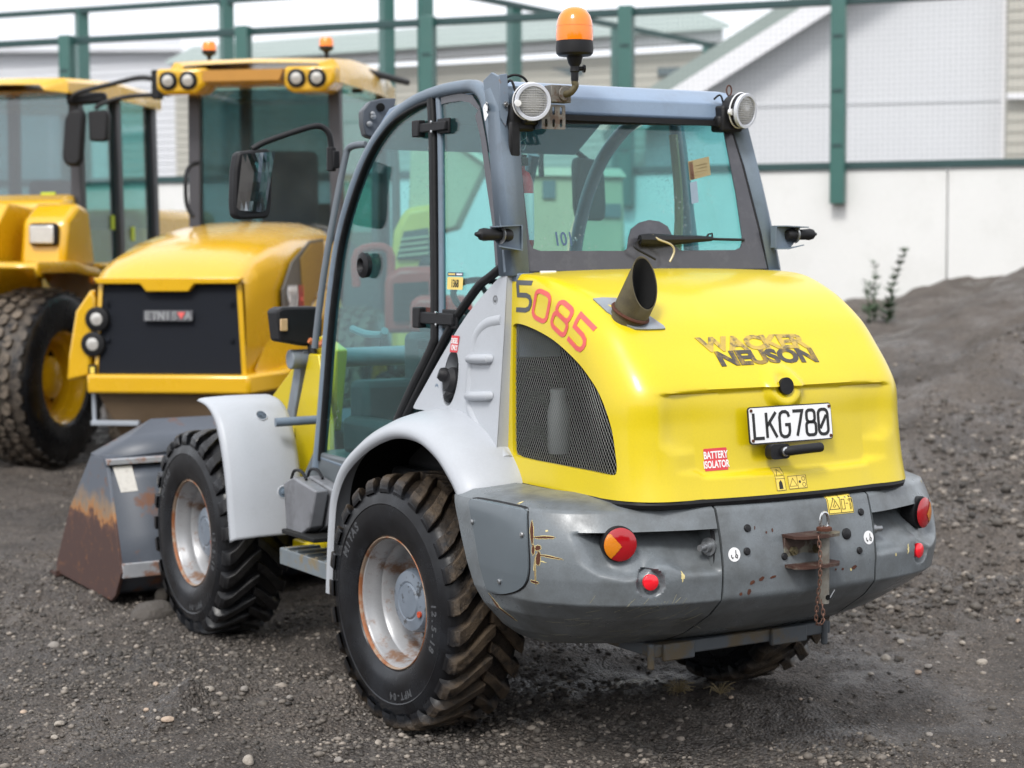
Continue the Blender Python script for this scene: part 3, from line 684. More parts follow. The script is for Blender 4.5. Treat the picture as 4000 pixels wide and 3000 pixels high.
def bump_decal(name, g, a, b, m, parent, U=(1, 0, 0), V=(0, 0, 1), off=.001, mx=.02):
    p, n = on_bump(a, b)
    if p is None: return None
    U = Vector(U); U = U-n*U.dot(n); M = plane_m(p, U, Vector(V)-n*Vector(V).dot(n))
    if (M.to_3x3() @ Vector((0, 0, 1))).dot(n) < 0: M = plane_m(p, -U, Vector(V)-n*Vector(V).dot(n))
    return obj(name, drape(g, M, BB, -n, off, mx, .06), m, parent, sharp=0)
# tail lamps: dark bezel, red body, amber segment
def tail_lamp(s):
    c = Vector((s*.655, -1.19, .838)); n = Vector((s*.35, -1, .05)).normalized()
    M = plane_m(c, Vector((0, 0, 1)).cross(n)*1, Vector((0, 0, 1)))
    if (M.to_3x3() @ Vector((0, 0, 1))).dot(n) < 0: M = plane_m(c, n.cross(Vector((0, 0, 1))), Vector((0, 0, 1)))
    z = lambda r: .022*math.sqrt(max(0, 1-(r/.064)**2))
    bz = obj('tail_lamp', xf(lathe([(.054, -.05), (.058, -.01), (.058, .002), (.054, .004)], 32), M), black, WL)
    R_ = .0545
    def dome(inside):
        V, F = [], []; N = 26
        idx = {}
        for i in range(-N, N+1):
            for j in range(-N, N+1):
                x, y = i/N*R_, j/N*R_; r = math.hypot(x, y)
                if r > R_*1.03: continue
                if r > R_: x, y = x*R_/r, y*R_/r; r = R_
                if inside(x, y): idx[(i, j)] = len(V); V.append((x, y, .003+z(r)+(0.0006 if inside is amb else 0)))
        for (i, j) in list(idx):
            q = [(i, j), (i+1, j), (i+1, j+1), (i, j+1)]
            if all(t in idx for t in q): F.append(tuple(idx[t] for t in q))
        return V, F
    out = -1 if M.to_3x3().col[0][0]*s > 0 else 1     # local x sign of the outer side
    amb = lambda x, y: (math.hypot(x*out-.035+.0, y) > 0) and (-x*out) > .004+.0 - .0*abs(y) and (-x*out) > .002+abs(y)*.28-.01 if False else ((-x*out) > -.004+abs(y+.005)*.85 and abs(y+.005) < .042)
    obj('lamp_lens', xf(dome(lambda x, y: True), M), lens_r, bz, sharp=0)
    g = dome(amb); g = ([(p[0], p[1], p[2]+.0012) for p in g[0]], g[1])
    obj('indicator_lens', xf(g, M), lens_o, bz, sharp=0)
    rr2 = Vector((s*.580, -1.256, .716)); n2 = Vector((s*.25, -1, 0)).normalized()
    rf = obj('reflector', lathe([(.026, -.004), (.026, .008), (.022, .011), (0, .012)], 28, aim(rr2, n2)), lens_rr, WL)
tail_lamp(-1); tail_lamp(1)
# bolt eyes inside the pockets
for s in (-1, 1):
    c = Vector((s*.375, -1.262, .808))
    bt = obj('lashing_bolt', lathe([(.03, 0), (.03, .012), (.018, .012), (.018, .03), (.011, .03), (.011, .055), (0, .055)], 16, aim(Vector((s*.340, -1.258, .812)), (s*1, -.25, 0))), steel, WL)
# side cover panel on the corner of each wing
cov = [(1020, 1078), (1018, 1100), (1030, 1165), (1046, 1245), (1060, 1277), (1085, 1283), (1118, 1276), (1138, 1258), (1144, 1225), (1142, 1170), (1140, 1118), (1136, 1100), (1100, 1090), (1060, 1082)]
cpts = [on_bump(a, b)[0] for a, b in cov]
cgc = sum((Vector(p) for p in cpts), Vector())/len(cpts)
cvM = plane_m(cgc, (0, -1, 0), (0, 0, 1))
cinv = cvM.inverted(); c2 = [tuple((cinv @ p)[:2]) for p in cpts]
cov2 = smooth([np.array(p) for p in c2], 4, True)
cn_ = Vector((-1, -.0, .0))
cover_paint = mat('smooth grey cover paint', (.105, .125, .14), .2, var=.08, vs=5, dirt=(.25, .28, .32), da=.3, ds=3, dth=(.55, .7))
cover = obj('corner_cover', drape(flat([[tuple(p) for p in cov2]], .006), cvM, BB, -cn_, .004, .03, .2), cover_paint, WL, sharp=30)
obj('cover_gap', drape(strokes([[tuple(p) for p in cov2]+[tuple(cov2[0])]], .009, .001), cvM, BB, -cn_, .0015, .02, .2), black, cover, sharp=0)
for a, b in ((1025, 1127), (1132, 1155), (1084, 1255)):
    p, n = on_bump(a, b)
    if p is not None: obj('screw', lathe([(.009, 0), (.009, .008), (.006, .011), (0, .011)], 10, aim(p+n*.004, n)), steel, cover)
# rubber plugs, stickers, label on the counterweight
for a, b, r in ((1614, 1141, .013), (1613, 1191, .013), (1859, 1106, .0125), (1856, 1189, .012), (1828, 1153, .0195), (1694, 1202, .012)):
    p, n = on_bump(a, b); obj('rubber_plug', lathe([(r, -.004), (r, .004), (r*.8, .007), (0, .008)], 20, aim(p, n)), blackpl, bumpC)
for a, b in ((1586, 1198), (1876, 1161)):
    st = bump_decal('sling_sticker', flat([circ(.0235, 24)], .0006), a, b, white, bumpC)
    bump_decal('print', join(strokes([[(-.012, .0), (-.012, -.008), (-.008, -.012), (-.006, -.008)], [(.006, .014), (.006, 0), (.003, -.008), (.01, -.012), (.012, -.004), (.008, 0)]], .003, .0004)), a, b, blk, st, off=.0022)
wsl = bump_decal('warning_label', flat([rrect(.118, .072, .006)], .0008), 1814, 1087, signy, bumpC, off=.0012)
bump_decal('print', join(strokes([rct(.111, .065), [(0, -.032), (0, .032)], tri(.026, -.028, -.006), rct(.014, .034, .013, -.004), [(.026, -.002), (.036, -.002)], [(.046, .016), (.046, -.004)], [(.0435, -.004), (.0435, -.024)], [(.0485, -.004), (.0485, -.024)], [(.039, .006), (.039, .012), (.053, .012), (.053, .0)], [(-.036, -.012), (-.028, .0), (-.022, .012)], [(-.03, -.014), (-.02, -.004)]], .0018, .0005), tmv(flat([circ(.0035, 10)], .0005), .046, .022)), 1814, 1087, blk, wsl, off=.0026)
# ---- hitch bracket, pin and chain
hc = Vector((.008, -1.328, .775))
brk = mat('brown rusted bracket', (.05, .021, .014), .5, var=.4, vs=16, dirt=(.15, .14, .11), da=.8, ds=8, dth=(.5, .6))
top = flat([[(-.09, .03), (.105, .03), (.112, -.04), (.085, -.068), (.02, -.078), (-.06, -.068), (-.09, -.045)]], .010)
hit_ = obj('hitch_bracket', join(mv(top, (hc.x, hc.y, .832)), mv(top, (hc.x, hc.y, .732))), brk, WL, bev=.003)
obj('back_plate', box((hc.x-.0, hc.y+.012, .782), (.178, .014, .09)), mat('worn olive plate', (.15, .145, .115), .55, var=.3, vs=14, dirt=(.05, .022, .015), da=.9, ds=9, dth=(.5, .58)), hit_, bev=.003)
for xo in (-.055, .045): obj('bolt', lathe([(.016, 0), (.016, .012), (.008, .012), (.008, .02), (0, .02)], 6, aim(hc+Vector((xo, .004, .005)), (0, -1, 0))), olive, hit_)
pinm = mat('worn pin steel', (.24, .23, .20), .45, metal=.5, var=.3, vs=30, dirt=(.12, .06, .03), da=.6, ds=16)
pc = hc+Vector((.045, -.038, 0))
pin = obj('hitch_pin', cyl((pc.x, pc.y, .60), (pc.x, pc.y, .855), .0185, 18), pinm, hit_)
obj('pin_collar', lathe([(.026, 0), (.026, .01), (.019, .014)], 18, Matrix.Translation((pc.x, pc.y, .845))), rust, pin)
obj('pin_eye', tube([(pc.x+x, pc.y, .857+z) for x, z in smooth([(-.014, .0), (-.016, .03), (-.006, .048), (.012, .042), (.016, .01), (.004, -.002)], 4, True)], .0055, 8, closed=True), chrome, pin)
obj('pin_hole', lathe([(.009, 0), (.009, .003), (0, .003)], 14, aim((pc.x+.002, pc.y-.0175, .622), (0, -1, 0))), dark, pin)
obj('cotter', tube([(pc.x+.01, pc.y-.02, .62), (pc.x+.03, pc.y-.02, .645)], .0022, 6), steel, pin)
def chain(path, name='chain_link'):
    P = [np.array(p) for p in smooth(path, 24)]; L_ = [0]
    for a, b in zip(P, P[1:]): L_.append(L_[-1]+np.linalg.norm(b-a))
    n = int(L_[-1]/.0155); first = None
    for i in range(n):
        s = (i+.5)*L_[-1]/n; j = np.searchsorted(L_, s)-1; j = max(0, min(j, len(P)-2)); p = P[j]+(P[j+1]-P[j])*(s-L_[j])/(L_[j+1]-L_[j]); d = P[j+1]-P[j]
        M = aim(p, d) @ Matrix.Rotation(rad(45+90*(i % 2)), 4, 'Z')
        if first is None:
            ov = [(.0052*math.cos(a)*1.0, 0, .0058*math.sin(a)+math.copysign(.006, math.sin(a))) for a in [2*math.pi*(k+.5)/10 for k in range(10)]]
            first = obj(name, tube(ov, .0017, 6, closed=True), chm, hit_).data; o = bpy.data.objects[-1] if False else None
            ob = [q for q in hit_.children if q.data == first][0]
        else: ob = link(name, first, hit_)
        ob.matrix_local = M
chm = mat('rusty chain', (.16, .085, .06), .5, metal=.45, var=.4, vs=60)
chain([(hc.x-.02, hc.y-.085, .835), (hc.x-.018, hc.y-.092, .78), (hc.x-.018, hc.y-.092, .70), (hc.x-.012, hc.y-.075, .63), (hc.x-.006, hc.y-.06, .555), (hc.x+.01, hc.y-.055, .535), (hc.x+.024, hc.y-.06, .55), (hc.x+.026, hc.y-.055, .59), (hc.x+.03, hc.y-.045, .612)])

# ---- chips, scratches and rust marks on the bumper
def blob(w, h, seed, n=22, rough=.28):
    rnd = random.Random(seed); out = []
    for k in range(n):
        a = 2*math.pi*k/n; f = 1-rough*rnd.random(); out.append((w/2*math.cos(a)*f, h/2*math.sin(a)*f))
    return out
def chip(a, b, w, h, seed, parent=None, rim=True, ang=0.):
    M2 = Matrix.Rotation(rad(ang), 3, 'Z')
    def R2(pts): return [tuple((M2 @ Vector((p[0], p[1], 0)))[:2]) for p in pts]
    o = None
    if rim: o = bump_decal('paint_chip', flat([R2(blob(w*1.2+.0045, h*1.2+.0045, seed+1, 30))], .0003), a, b, cream, parent or bumpL, U=tuple(cr), off=.0007, mx=.03)
    bump_decal('rust_spot', flat([R2(blob(w*1.2, h*1.2, seed+1, 30))], .0003), a, b, rust, o or parent or bumpL, U=tuple(cr), off=.0012, mx=.03)
for i, (a, b, w, h, g_) in enumerate([(1149, 1150, .013, .075, 2), (1175, 1161, .075, .007, -3), (1152, 1188, .012, .03, 0), (1162, 1184, .022, .016, 20), (1163, 1206, .017, .045, -6), (1188, 1203, .085, .0045, -8), (1156, 1232, .004, .09, 1), (1155, 1257, .032, .008, 0), (1084, 1317, .12, .014, -3)]): chip(a, b, w, h, 40+i*3, ang=g_)
for i, (a, b, w, h, g_) in enumerate([(1645, 1250, .022, .012, 20), (1625, 1258, .02, .012, 25), (1670, 1246, .024, .008, 10), (1600, 1283, .012, .01, 0), (1618, 1278, .014, .02, -20), (1845, 1225, .022, .012, 15), (1820, 1229, .010, .008, 0), (1805, 1230, .008, .008, 0), (1655, 1150, .006, .008, 0), (1668, 1145, .006, .012, 0), (1630, 1140, .004, .012, 0)]): chip(a, b, w, h, 140+i*3, bumpC, rim=False, ang=g_)
def mark(a, b, w, h, seed, parent, m, ang=0.): 
    M2 = Matrix.Rotation(rad(ang), 3, 'Z'); bump_decal('paint_chip', flat([[tuple((M2 @ Vector((p[0], p[1], 0)))[:2]) for p in blob(w, h, seed, 14, .6)]], .0003), a, b, m, parent, U=tuple(cr), off=.0009, mx=.03)
for i, (a, b, w, h, g_) in enumerate([(1110, 1100, .05, .035, 20), (1125, 1086, .035, .012, 0), (1104, 1108, .022, .03, -30), (1118, 1112, .03, .01, 0), (1475, 1245, .016, .042, 0), (1474, 1242, .01, .03, 0), (1181, 1147, .014, .01, 0), (1180, 1160, .006, .012, 0), (1166, 1212, .06, .004, -6), (1155, 1225, .012, .06, 0), (1172, 1213, .02, .006, -10)]): mark(a, b, w, h, 300+i, bumpL, cream, g_)
for i, (a, b, w, h, g_) in enumerate([(1962, 1186, .014, .04, 0), (1990, 1040, .02, .01, 10), (1935, 1198, .012, .016, 0), (1838, 1230, .012, .014, 30)]): mark(a, b, w, h, 360+i, bumpR, cream, g_)
scr = mat('scratch', (.26, .25, .19), .6, var=.3, vs=60); rs = random.Random(3)
for i in range(80):
    a, b = rs.uniform(1170, 1520), rs.uniform(1300, 1388)
    p, n = on_bump(a, b)
    if p is None or p.y > -.6: continue
    l = rs.uniform(.012, .07); wd = rs.uniform(.0008, .0024); g_ = strokes([[(-l/2, 0), (l/2, rs.uniform(-.005, .005))]], wd, .0003)
    M2 = Matrix.Rotation(rad(rs.uniform(42, 66)), 4, 'Z'); bump_decal('scratch', xf(g_, M2), a, b, scr, bumpL, off=.0008, mx=.04)
# frame edge below the counterweight
obj('under_frame', join(box((-.03, -.84, .43), (.78, .42, .045)), box((-.32, -1.055, .425), (.13, .02, .06)), box((.16, -1.055, .425), (.16, .02, .06)), cyl((-.43, -1.05, .37), (-.43, -1.05, .46), .012), cyl((.33, -1.05, .37), (.33, -1.05, .46), .012)), mat('muddy frame', (.07, .08, .09), .6, var=.3, vs=8, dirt=(.10, .07, .03), da=.8, ds=7, dth=(.48, .6)), WL, bev=.006)
obj('chassis', join(box((0, .75, .62), (.62, 2.6, .46)), box((0, -.5, .65), (.8, .8, .5)), cyl((-.62, 0, .475), (.62, 0, .475), .1), cyl((-.62, 2.02, .475), (.62, 2.02, .475), .1)), darkm, WL, bev=.02)

# ================================================================ WHEELS
def tyre_mat(name, mud, amt, r0=.452):
    m = bpy.data.materials.new(name); m.use_nodes = True; nt = m.node_tree; L = nt.links; bs = nt.nodes['Principled BSDF']
    tc_ = nd(nt, 'ShaderNodeTexCoord'); P = tc_.outputs['Object']
    sx = nd(nt, 'ShaderNodeSeparateXYZ'); L.new(P, sx.inputs[0])
    cb = nd(nt, 'ShaderNodeCombineXYZ'); L.new(sx.outputs[1], cb.inputs[1]); L.new(sx.outputs[2], cb.inputs[2])
    ln = nd(nt, 'ShaderNodeVectorMath', operation='LENGTH'); L.new(cb.outputs[0], ln.inputs[0])
    n1 = nd(nt, 'ShaderNodeTexNoise', Scale=14.0, Detail=8.0, Roughness=.7); L.new(P, n1.inputs['Vector'])
    n2 = nd(nt, 'ShaderNodeTexNoise', Scale=3.5, Detail=5.0, Roughness=.6); L.new(P, n2.inputs['Vector'])
    mr = nd(nt, 'ShaderNodeMapRange'); mr.inputs[1].default_value = r0; mr.inputs[2].default_value = r0+.035; L.new(ln.outputs['Value'], mr.inputs[0])
    nr = nd(nt, 'ShaderNodeMapRange'); nr.inputs[1].default_value = .36; nr.inputs[2].default_value = .56; nr.inputs[4].default_value = amt; L.new(n1.outputs['Fac'], nr.inputs[0])
    mm = nd(nt, 'ShaderNodeMath', operation='MULTIPLY'); L.new(mr.outputs[0], mm.inputs[0]); L.new(nr.outputs[0], mm.inputs[1])
    c0 = nd(nt, 'ShaderNodeValToRGB'); e = c0.color_ramp.elements; e[0].position = .42; e[0].color = (.005, .005, .006, 1); e[1].position = .66; e[1].color = (.020, .022, .026, 1); bs.inputs['Specular IOR Level'].default_value = .3; L.new(n2.outputs['Fac'], c0.inputs['Fac'])
    mx = nd(nt, 'ShaderNodeMix', data_type='RGBA'); L.new(mm.outputs[0], mx.inputs[0]); L.new(c0.outputs[0], mx.inputs[6]); mx.inputs[7].default_value = (*mud, 1)
    L.new(mx.outputs[2], bs.inputs['Base Color'])
    rr = nd(nt, 'ShaderNodeMapRange'); rr.inputs[3].default_value = .42; rr.inputs[4].default_value = .16; rr.inputs[1].default_value = .35; rr.inputs[2].default_value = .65; L.new(n2.outputs['Fac'], rr.inputs[0])
    r2 = nd(nt, 'ShaderNodeMix'); L.new(mm.outputs[0], r2.inputs[0]); L.new(rr.outputs[0], r2.inputs[2]); r2.inputs[3].default_value = .55; L.new(r2.outputs[0], bs.inputs['Roughness'])
    nb = nd(nt, 'ShaderNodeTexNoise', Scale=90.0, Detail=6.0, Roughness=.7); L.new(P, nb.inputs['Vector'])
    bh = nd(nt, 'ShaderNodeMath', operation='MULTIPLY'); L.new(nb.outputs['Fac'], bh.inputs[0]); L.new(mm.outputs[0], bh.inputs[1])
    b = nd(nt, 'ShaderNodeBump', Strength=.7, Distance=.012); L.new(bh.outputs[0], b.inputs['Height']); L.new(b.outputs['Normal'], bs.inputs['Normal'])
    return m
muddy = tyre_mat('muddy tyre', (.075, .054, .035), 1.0, .435); wetty = tyre_mat('wet tyre', (.03, .028, .026), .5)
def wp(r, a, h, s): return (s*h, r*math.cos(a), r*math.sin(a))
def tyre_geo(s, R=.480, bead=.243, hw=.16, nl=25, lug=.032, seed=0):
    k = R/.4925; rb = R-lug
    prof = [(bead, hw*.80), (bead+.012, hw*.90), (lerp(bead, rb, .25), hw*.985), (lerp(bead, rb, .45), hw*1.0), (lerp(bead, rb, .62), hw*.985), (lerp(bead, rb, .64), hw*1.0), (lerp(bead, rb, .67), hw*.985), (lerp(bead, rb, .83), hw*.945), (rb-.012, hw*.83), (rb, hw*.66), (rb+.002, hw*.3), (rb+.002, 0)]
    prof = prof+[(r, -h) for r, h in prof[-2::-1]]
    N = 72; rows = [[wp(r, 2*math.pi*j/N, h, s) for j in range(N)] for r, h in prof]; gs = [grid(rows, True)]
    rnd = random.Random(seed)
    for side in (1, -1):
        for i in range(nl):
            a0 = 2*math.pi*(i+(0 if side > 0 else .5))/nl+rnd.uniform(-.012, .012); rows = []
            for h, top, bot, da, w in ((.985, R*.895, R*.87, 0, .066), (.955, R*.955, R*.86, .0, .066), (.87, R*.984, R*.87, -.01, .066), (.70, R*.997, R*.90, -.05, .064), (.45, R, R*.92, -.14, .060), (.2, R*1.002, R*.92, -.225, .054), (-.04, R*1.0, R*.92, -.285, .046)):
                w = w*k; a = a0+da; ht = side*h*hw; wt = w*rnd.uniform(.92, 1.0)
                rows.append([wp(bot, a-w*.56/R, ht, s), wp(top-.004, a-wt*.5/R, ht, s), wp(top, a-wt*.42/R, ht, s), wp(top, a+wt*.42/R, ht, s), wp(top-.004, a+wt*.5/R, ht, s), wp(bot, a+w*.56/R, ht, s)])
            g = grid(rows, False); g[1].append(tuple(range(6))); q = (len(rows)-1)*6; g[1].append(tuple(range(q+5, q-1, -1))); gs.append(g)
    return join(*gs)
def ring(prof, s, n=48): return grid([[wp(r, 2*math.pi*j/n, h, s) for j in range(n)] for r, h in prof], True)
def side_text(t, r, phi0, hgt, sp, s=-1):
    gs = []; n = len(t)
    for i, ch in enumerate(t):
        if ch == ' ': continue
        ph = rad(phi0)+(i-(n-1)/2)*sp/r; g = text(ch, hgt, .003, .95, .0015)
        o = Vector((-.1585, -r*math.sin(ph), r*math.cos(ph))); M = plane_m(o, (0, -math.cos(ph), -math.sin(ph)), (0, -math.sin(ph), math.cos(ph))); gs.append(xf(g, M))
    return join(*gs)
def wheel(x, y, tm, rz=0., letters=False, seed=0):
    s = -1 if x < 0 else 1
    w = empty('wheel', (x, y, .474), rz, WL)
    ty = obj('tyre', tyre_geo(s, seed=seed), tm, w, sharp=32)
    rim = obj('rim', join(ring([(.243, .128), (.236, .126), (.231, .118), (.229, .10), (.222, .09), (.221, .055), (.212, .045), (.207, .0), (.203, -.012), (.198, -.03), (.182, -.042), (.15, -.045), (.10, -.045), (0, -.045)], s), ring([(.243, -.128), (.22, -.05), (.18, -.05)], s)), silver, w, sharp=40)
    obj('rim_flange', ring([(.2415, .126), (.2415, .138), (.246, .142), (.2505, .138), (.2505, .128), (.246, .122), (.2415, .126)], s), rimrust, w, sharp=60)
    hb = obj('hub', ring([(.122, -.046), (.120, .045), (.112, .062), (.075, .069), (.068, .066), (.062, .072), (0, .075)], s), hubm, w, sharp=30)
    for j in range(8):
        a = 2*math.pi*(j+.3)/8; c = wp(.148, a, -.046, s); obj('wheel_nut', lathe([(.015, 0), (.015, .018), (.009, .018), (.009, .034), (0, .034)], 6, aim(c, (s, 0, 0))), steel, w)
    a = rad(250) if s < 0 else rad(70); obj('valve_hole', lathe([(.02, -.002), (.024, .0), (.02, .006), (.014, .004), (.0, .003)], 18, aim(wp(.205, a, .02, s), (0, -math.cos(a), -math.sin(a)))), rust, w)
    obj('drain_plug', lathe([(.012, 0), (.012, .008), (.006, .009), (0, .006)], 12, aim(wp(.09, rad(205), .066, s), (s, 0, 0))), lens_o if False else mat('orange plug', (.45, .06, .02), .5), w)
    if letters:
        lm = mat('raised sidewall lettering', (.06, .063, .068), .5)
        for tt in (('MITAS', .345, -52, .034, .034), ('12.5-18', .33, 97, .03, .027), ('MPT-04', .345, 165, .026, .027)): tag(obj('sidewall_letters', side_text(*tt), lm, w, sharp=30), kind='stuff')
    return w
wheel(-.73, 0, muddy, rad(3.2), True, 1); wheel(.73, 0, muddy, rad(3.2), False, 2)
wheel(-.73, 2.02, wetty, 0, True, 3); wheel(.73, 2.02, wetty, 0, False, 4)

# ---- rear fender (left and right)
lip = [(.585, .42), (.57, .56), (.555, .68), (.525, .81), (.44, .925), (.30, 1.015), (.14, 1.082), (-.02, 1.12), (-.19, 1.118), (-.34, 1.07), (-.45, .995), (-.50, .945), (-.505, .92)]
lp = np.array(smooth(lip, 7)); tl = np.gradient(lp, axis=0); tl /= np.linalg.norm(tl, axis=1)[:, None]; nl_ = np.stack([-tl[:, 1], tl[:, 0]], 1)
if nl_[40][1] < 0: nl_ = -nl_
def fender(s):
    rows = []
    for i, (p, n) in enumerate(zip(lp, nl_)):
        t = i/(len(lp)-1); wd = lerp(.0, 1, sst(0, .35, t)); up = lerp(.25, 1, sst(.0, .4, t))
        sec = [(.60, .070*up), (.66, .074*up), (.72, .068*up), (.78, .054*up), (.825, .036*up), (.852, .016), (.862, -.004), (.858, -.022), (.846, -.03), (.835, -.022), (.815, .0), (.76, .022*up), (.6, .04*up)]
        sec = [(lerp(max(x, .70), x, wd), o) for x, o in sec]
        rows.append([(s*x, p[0]+n[0]*o, p[1]+n[1]*o) for x, o in sec])
    return grid(rows)
obj('rear_fender', fender(-1), lgrey, WL, sharp=60); obj('rear_fender', fender(1), lgrey, WL, sharp=60)
for s in (-1, 1):
    rows = [[(s*x, p[0]-n[0]*.0, p[1]-n[1]*.0) for x in (.60, .52)] for p, n in zip(lp, nl_)]
    g = grid([[(s*.80, p[0]+n[0]*.015, p[1]+n[1]*.015) for p, n in zip(lp, nl_)], [(s*.53, p[0]+n[0]*.01, p[1]+n[1]*.01) for p, n in zip(lp, nl_)]])
    back = prism([(s*.53, p[0]+n[0]*.01, p[1]+n[1]*.01) for p, n in zip(lp, nl_)]+[(s*.53, -.5, .4)], (-s*.02, 0, 0))
    obj('wheel_well', join(g, back), dark, WL, sharp=40)

# ---- light grey side panel with filler recess
pan = [(-.442, 1.70), (-.40, 1.69), (-.331, 1.652), (-.178, 1.548), (-.023, 1.405), (.12, 1.258), (.185, 1.19), (.175, 1.178), (.12, 1.178), (.054, 1.176), (-.06, 1.185), (-.127, 1.162), (-.23, 1.12), (-.308, 1.075), (-.40, .99), (-.44, .972), (-.452, .985)]
pan = [tuple(p) for p in smooth([np.array(p) for p in pan], 3, True)]
def SPan(a, b): return SP(a, b, -.68, 1.0, -.62, 1.7)
def px_(z): return -.68+.06*(z-1)/.7
c1 = SPan(974, 817); fh = circ(.062, 24, c1[1], c1[2], .105)
fh = [(c1[1]+(p[0]-c1[1])*.9-(p[1]-c1[2])*.12, p[1]) for p in fh]
def side_panel(s):
    g = subdiv(flat([pan, fh], .004), .06); V = [(s*(-px_(p[1])+p[2]), p[0], p[1]) for p in g[0]]
    ed = [(s*(-px_(p[1])), p[0], p[1]) for p in pan]; ed2 = [(e[0]-s*.06, e[1], e[2]) for e in ed]
    r0 = [(s*(-px_(p[1])), p[0], p[1]) for p in fh]; r1 = [(p[0]-s*.05, lerp(c1[1], p[1], .9), lerp(c1[2], p[2], .92)) for p in r0]
    return join((V, g[1]), grid([ed, ed2], True), grid([r0, [(q[0]-s*.008, q[1], q[2]) for q in r0], r1], True))
sp_ = obj('side_panel', side_panel(-1), lgrey, WL, sharp=40, bev=.006); obj('side_panel', side_panel(1), lgrey, WL, sharp=40)
obj('filler_recess', xf(lathe([(0, 0), (.075, 0), (.075, .004)], 20), aim((px_(c1[2])+.055, c1[1], c1[2]-.01), (-1, 0, 0))), dark, sp_)
fc = Vector((px_(c1[2])+.04, c1[1]-.004, c1[2]-.015))
cap = obj('filler_cap', join(lathe([(.05, 0), (.052, .02), (.05, .045), (.035, .06), (0, .062)], 20, aim(fc, (-1, .1, .15))), tube(smooth([fc+Vector((-.02, -.02, -.03)), fc+Vector((-.045, .005, -.045)), fc+Vector((-.035, .03, -.06))], 5), .02, 8)), blackpl, sp_)
obj('cap_knob', lathe([(.026, 0), (.028, .025), (.02, .04), (0, .041)], 18, aim(fc+Vector((-.04, .02, .02)), (-.85, .35, .35))), blackpl, cap)
for a0, a1, b in ((1015, 1062, 775), (1012, 1062, 855)):
    p, q = SPan(a0, b), SPan(a1, b); obj('rib', tube([p+np.array((-.002, 0, 0)), lerp(p, q, .1)+np.array((-.012, 0, 0)), lerp(p, q, .5)+np.array((-.013, 0, 0)), q+np.array((-.012, 0, 0)), q+np.array((.0, -.004, 0))], [.012, .017, .018, .018, .014], 10), lgrey, sp_)
arc = smooth([SPan(1082, 692), SPan(1050, 700), SPan(1028, 725), SPan(1018, 770), SPan(1012, 830), SPan(1012, 875), SPan(1022, 905), SPan(1050, 955), SPan(1080, 1000)], 6)
obj('moulded_ridge', tube([p+np.array((.024, 0, 0)) for p in arc], .032, 16), lgrey, sp_)
for a, b, r in ((1071, 648, .012), (1067, 972, .013)): obj('panel_screw', lathe([(r*1.5, -.002), (r*1.4, .003), (r, .002), (r*.5, .004), (0, .005)], 16, aim(SPan(a, b), (-1, 0, .05))), steel, sp_)
obj('rubber_stop', lathe([(.02, -.002), (.02, .006), (0, .008)], 18, aim(SPan(1071, 1001), (-1, 0, 0))), blackpl, sp_)
obj('panel_dimple', lathe([(.018, .0), (.014, .002), (0, .001)], 16, aim(SPan(944, 838), (-1, 0, 0))), fgrey, sp_)
ds_ = SPan(984, 743); dM = plane_m(ds_+np.array((-.004, 0, 0)), (0, -1, 0), (.05, 0, 1))
dl = obj('diesel_sticker', xf(flat([[(-.034, -.031), (.022, -.031), (.034, .031), (-.022, .031)]], .001), dM), redm, sp_, sharp=0)
for tx, yy in (('DIESEL', .012), ('ONLY', -.013)): obj('print', xf(mv(text(tx, .019, .0006, .62, .0008, 1, .15), (0, yy, .0012)), dM), white, dl, sharp=0)

# ================================================================ CAB
def cx_(z): return -.64+.08*(z-1)/1.35        # leaning side plane of the cab (left)
arch = [SP(a, b) for a, b in ((688, 1012), (695, 940), (704, 830), (712, 720), (722, 620), (737, 520), (764, 420), (800, 332), (845, 265), (895, 222), (952, 198), (1008, 187), (1033, 190), (1052, 212), (1064, 262), (1080, 370), (1094, 500), (1102, 590))]
archs = smooth(arch, 6)
def sweep_rect(path, wx, wn, s=1):
    """rounded bar swept along a path lying in the side plane; wx across, wn in plane"""
    P = np.array(path); T = np.gradient(P, axis=0); rows = []
    for p, t in zip(P, T):
        t = t/np.linalg.norm(t); xx = np.array((1., 0, 0)); n = np.cross(t, xx); n /= np.linalg.norm(n); xx = np.cross(n, t)
        sec = rrect(wx, wn, min(wx, wn)*.35, 2); rows.append([tuple((p+xx*a+n*b)*np.array((s, 1, 1))) for a, b in sec])
    g = grid(rows, True); m = len(rows[0]); g[1].append(tuple(range(m-1, -1, -1))); q = (len(rows)-1)*m; g[1].append(tuple(range(q, q+m)))
    return g
obj('door_arch', sweep_rect(archs, .055, .048), fgrey, WL, sharp=50)
obj('door_arch', sweep_rect(archs, .055, .048, -1), fgrey, WL, sharp=50)
# rear window plane
RWo = np.array((0, -.445, 1.705)); RWv = np.array((0, .155, .575)); RWv /= np.linalg.norm(RWv); RWn = np.cross((1, 0, 0), RWv)
def RW(a, b, off=0.):
    v = ray(a, b); t = ((RWo-CAM)@RWn+off)/(v@RWn); P = CAM+v*t; return (P[0], (P-RWo)@RWv)
RM = plane_m(RWo, (1, 0, 0), RWv)       # local z points backwards / inwards depending on cross
rsgn = 1 if (RM.to_3x3() @ Vector((0, 0, 1))).y < 0 else -1
outer = [(-.545, .0), (.545, .0), (.535, .15), (.505, .42), (.475, .59), (-.475, .59), (-.505, .42), (-.535, .15)]
clear = [RW(a, b) for a, b in ((1119, 300), (1130, 420), (1142, 525), (1150, 538), (1165, 543), (1345, 543), (1353, 538), (1356, 515), (1362, 495), (1378, 482), (1400, 476), (1422, 479), (1440, 490), (1450, 510), (1455, 530), (1465, 542), (1585, 541), (1598, 535), (1602, 518), (1588, 420), (1562, 285), (1552, 272), (1135, 268), (1122, 275))]
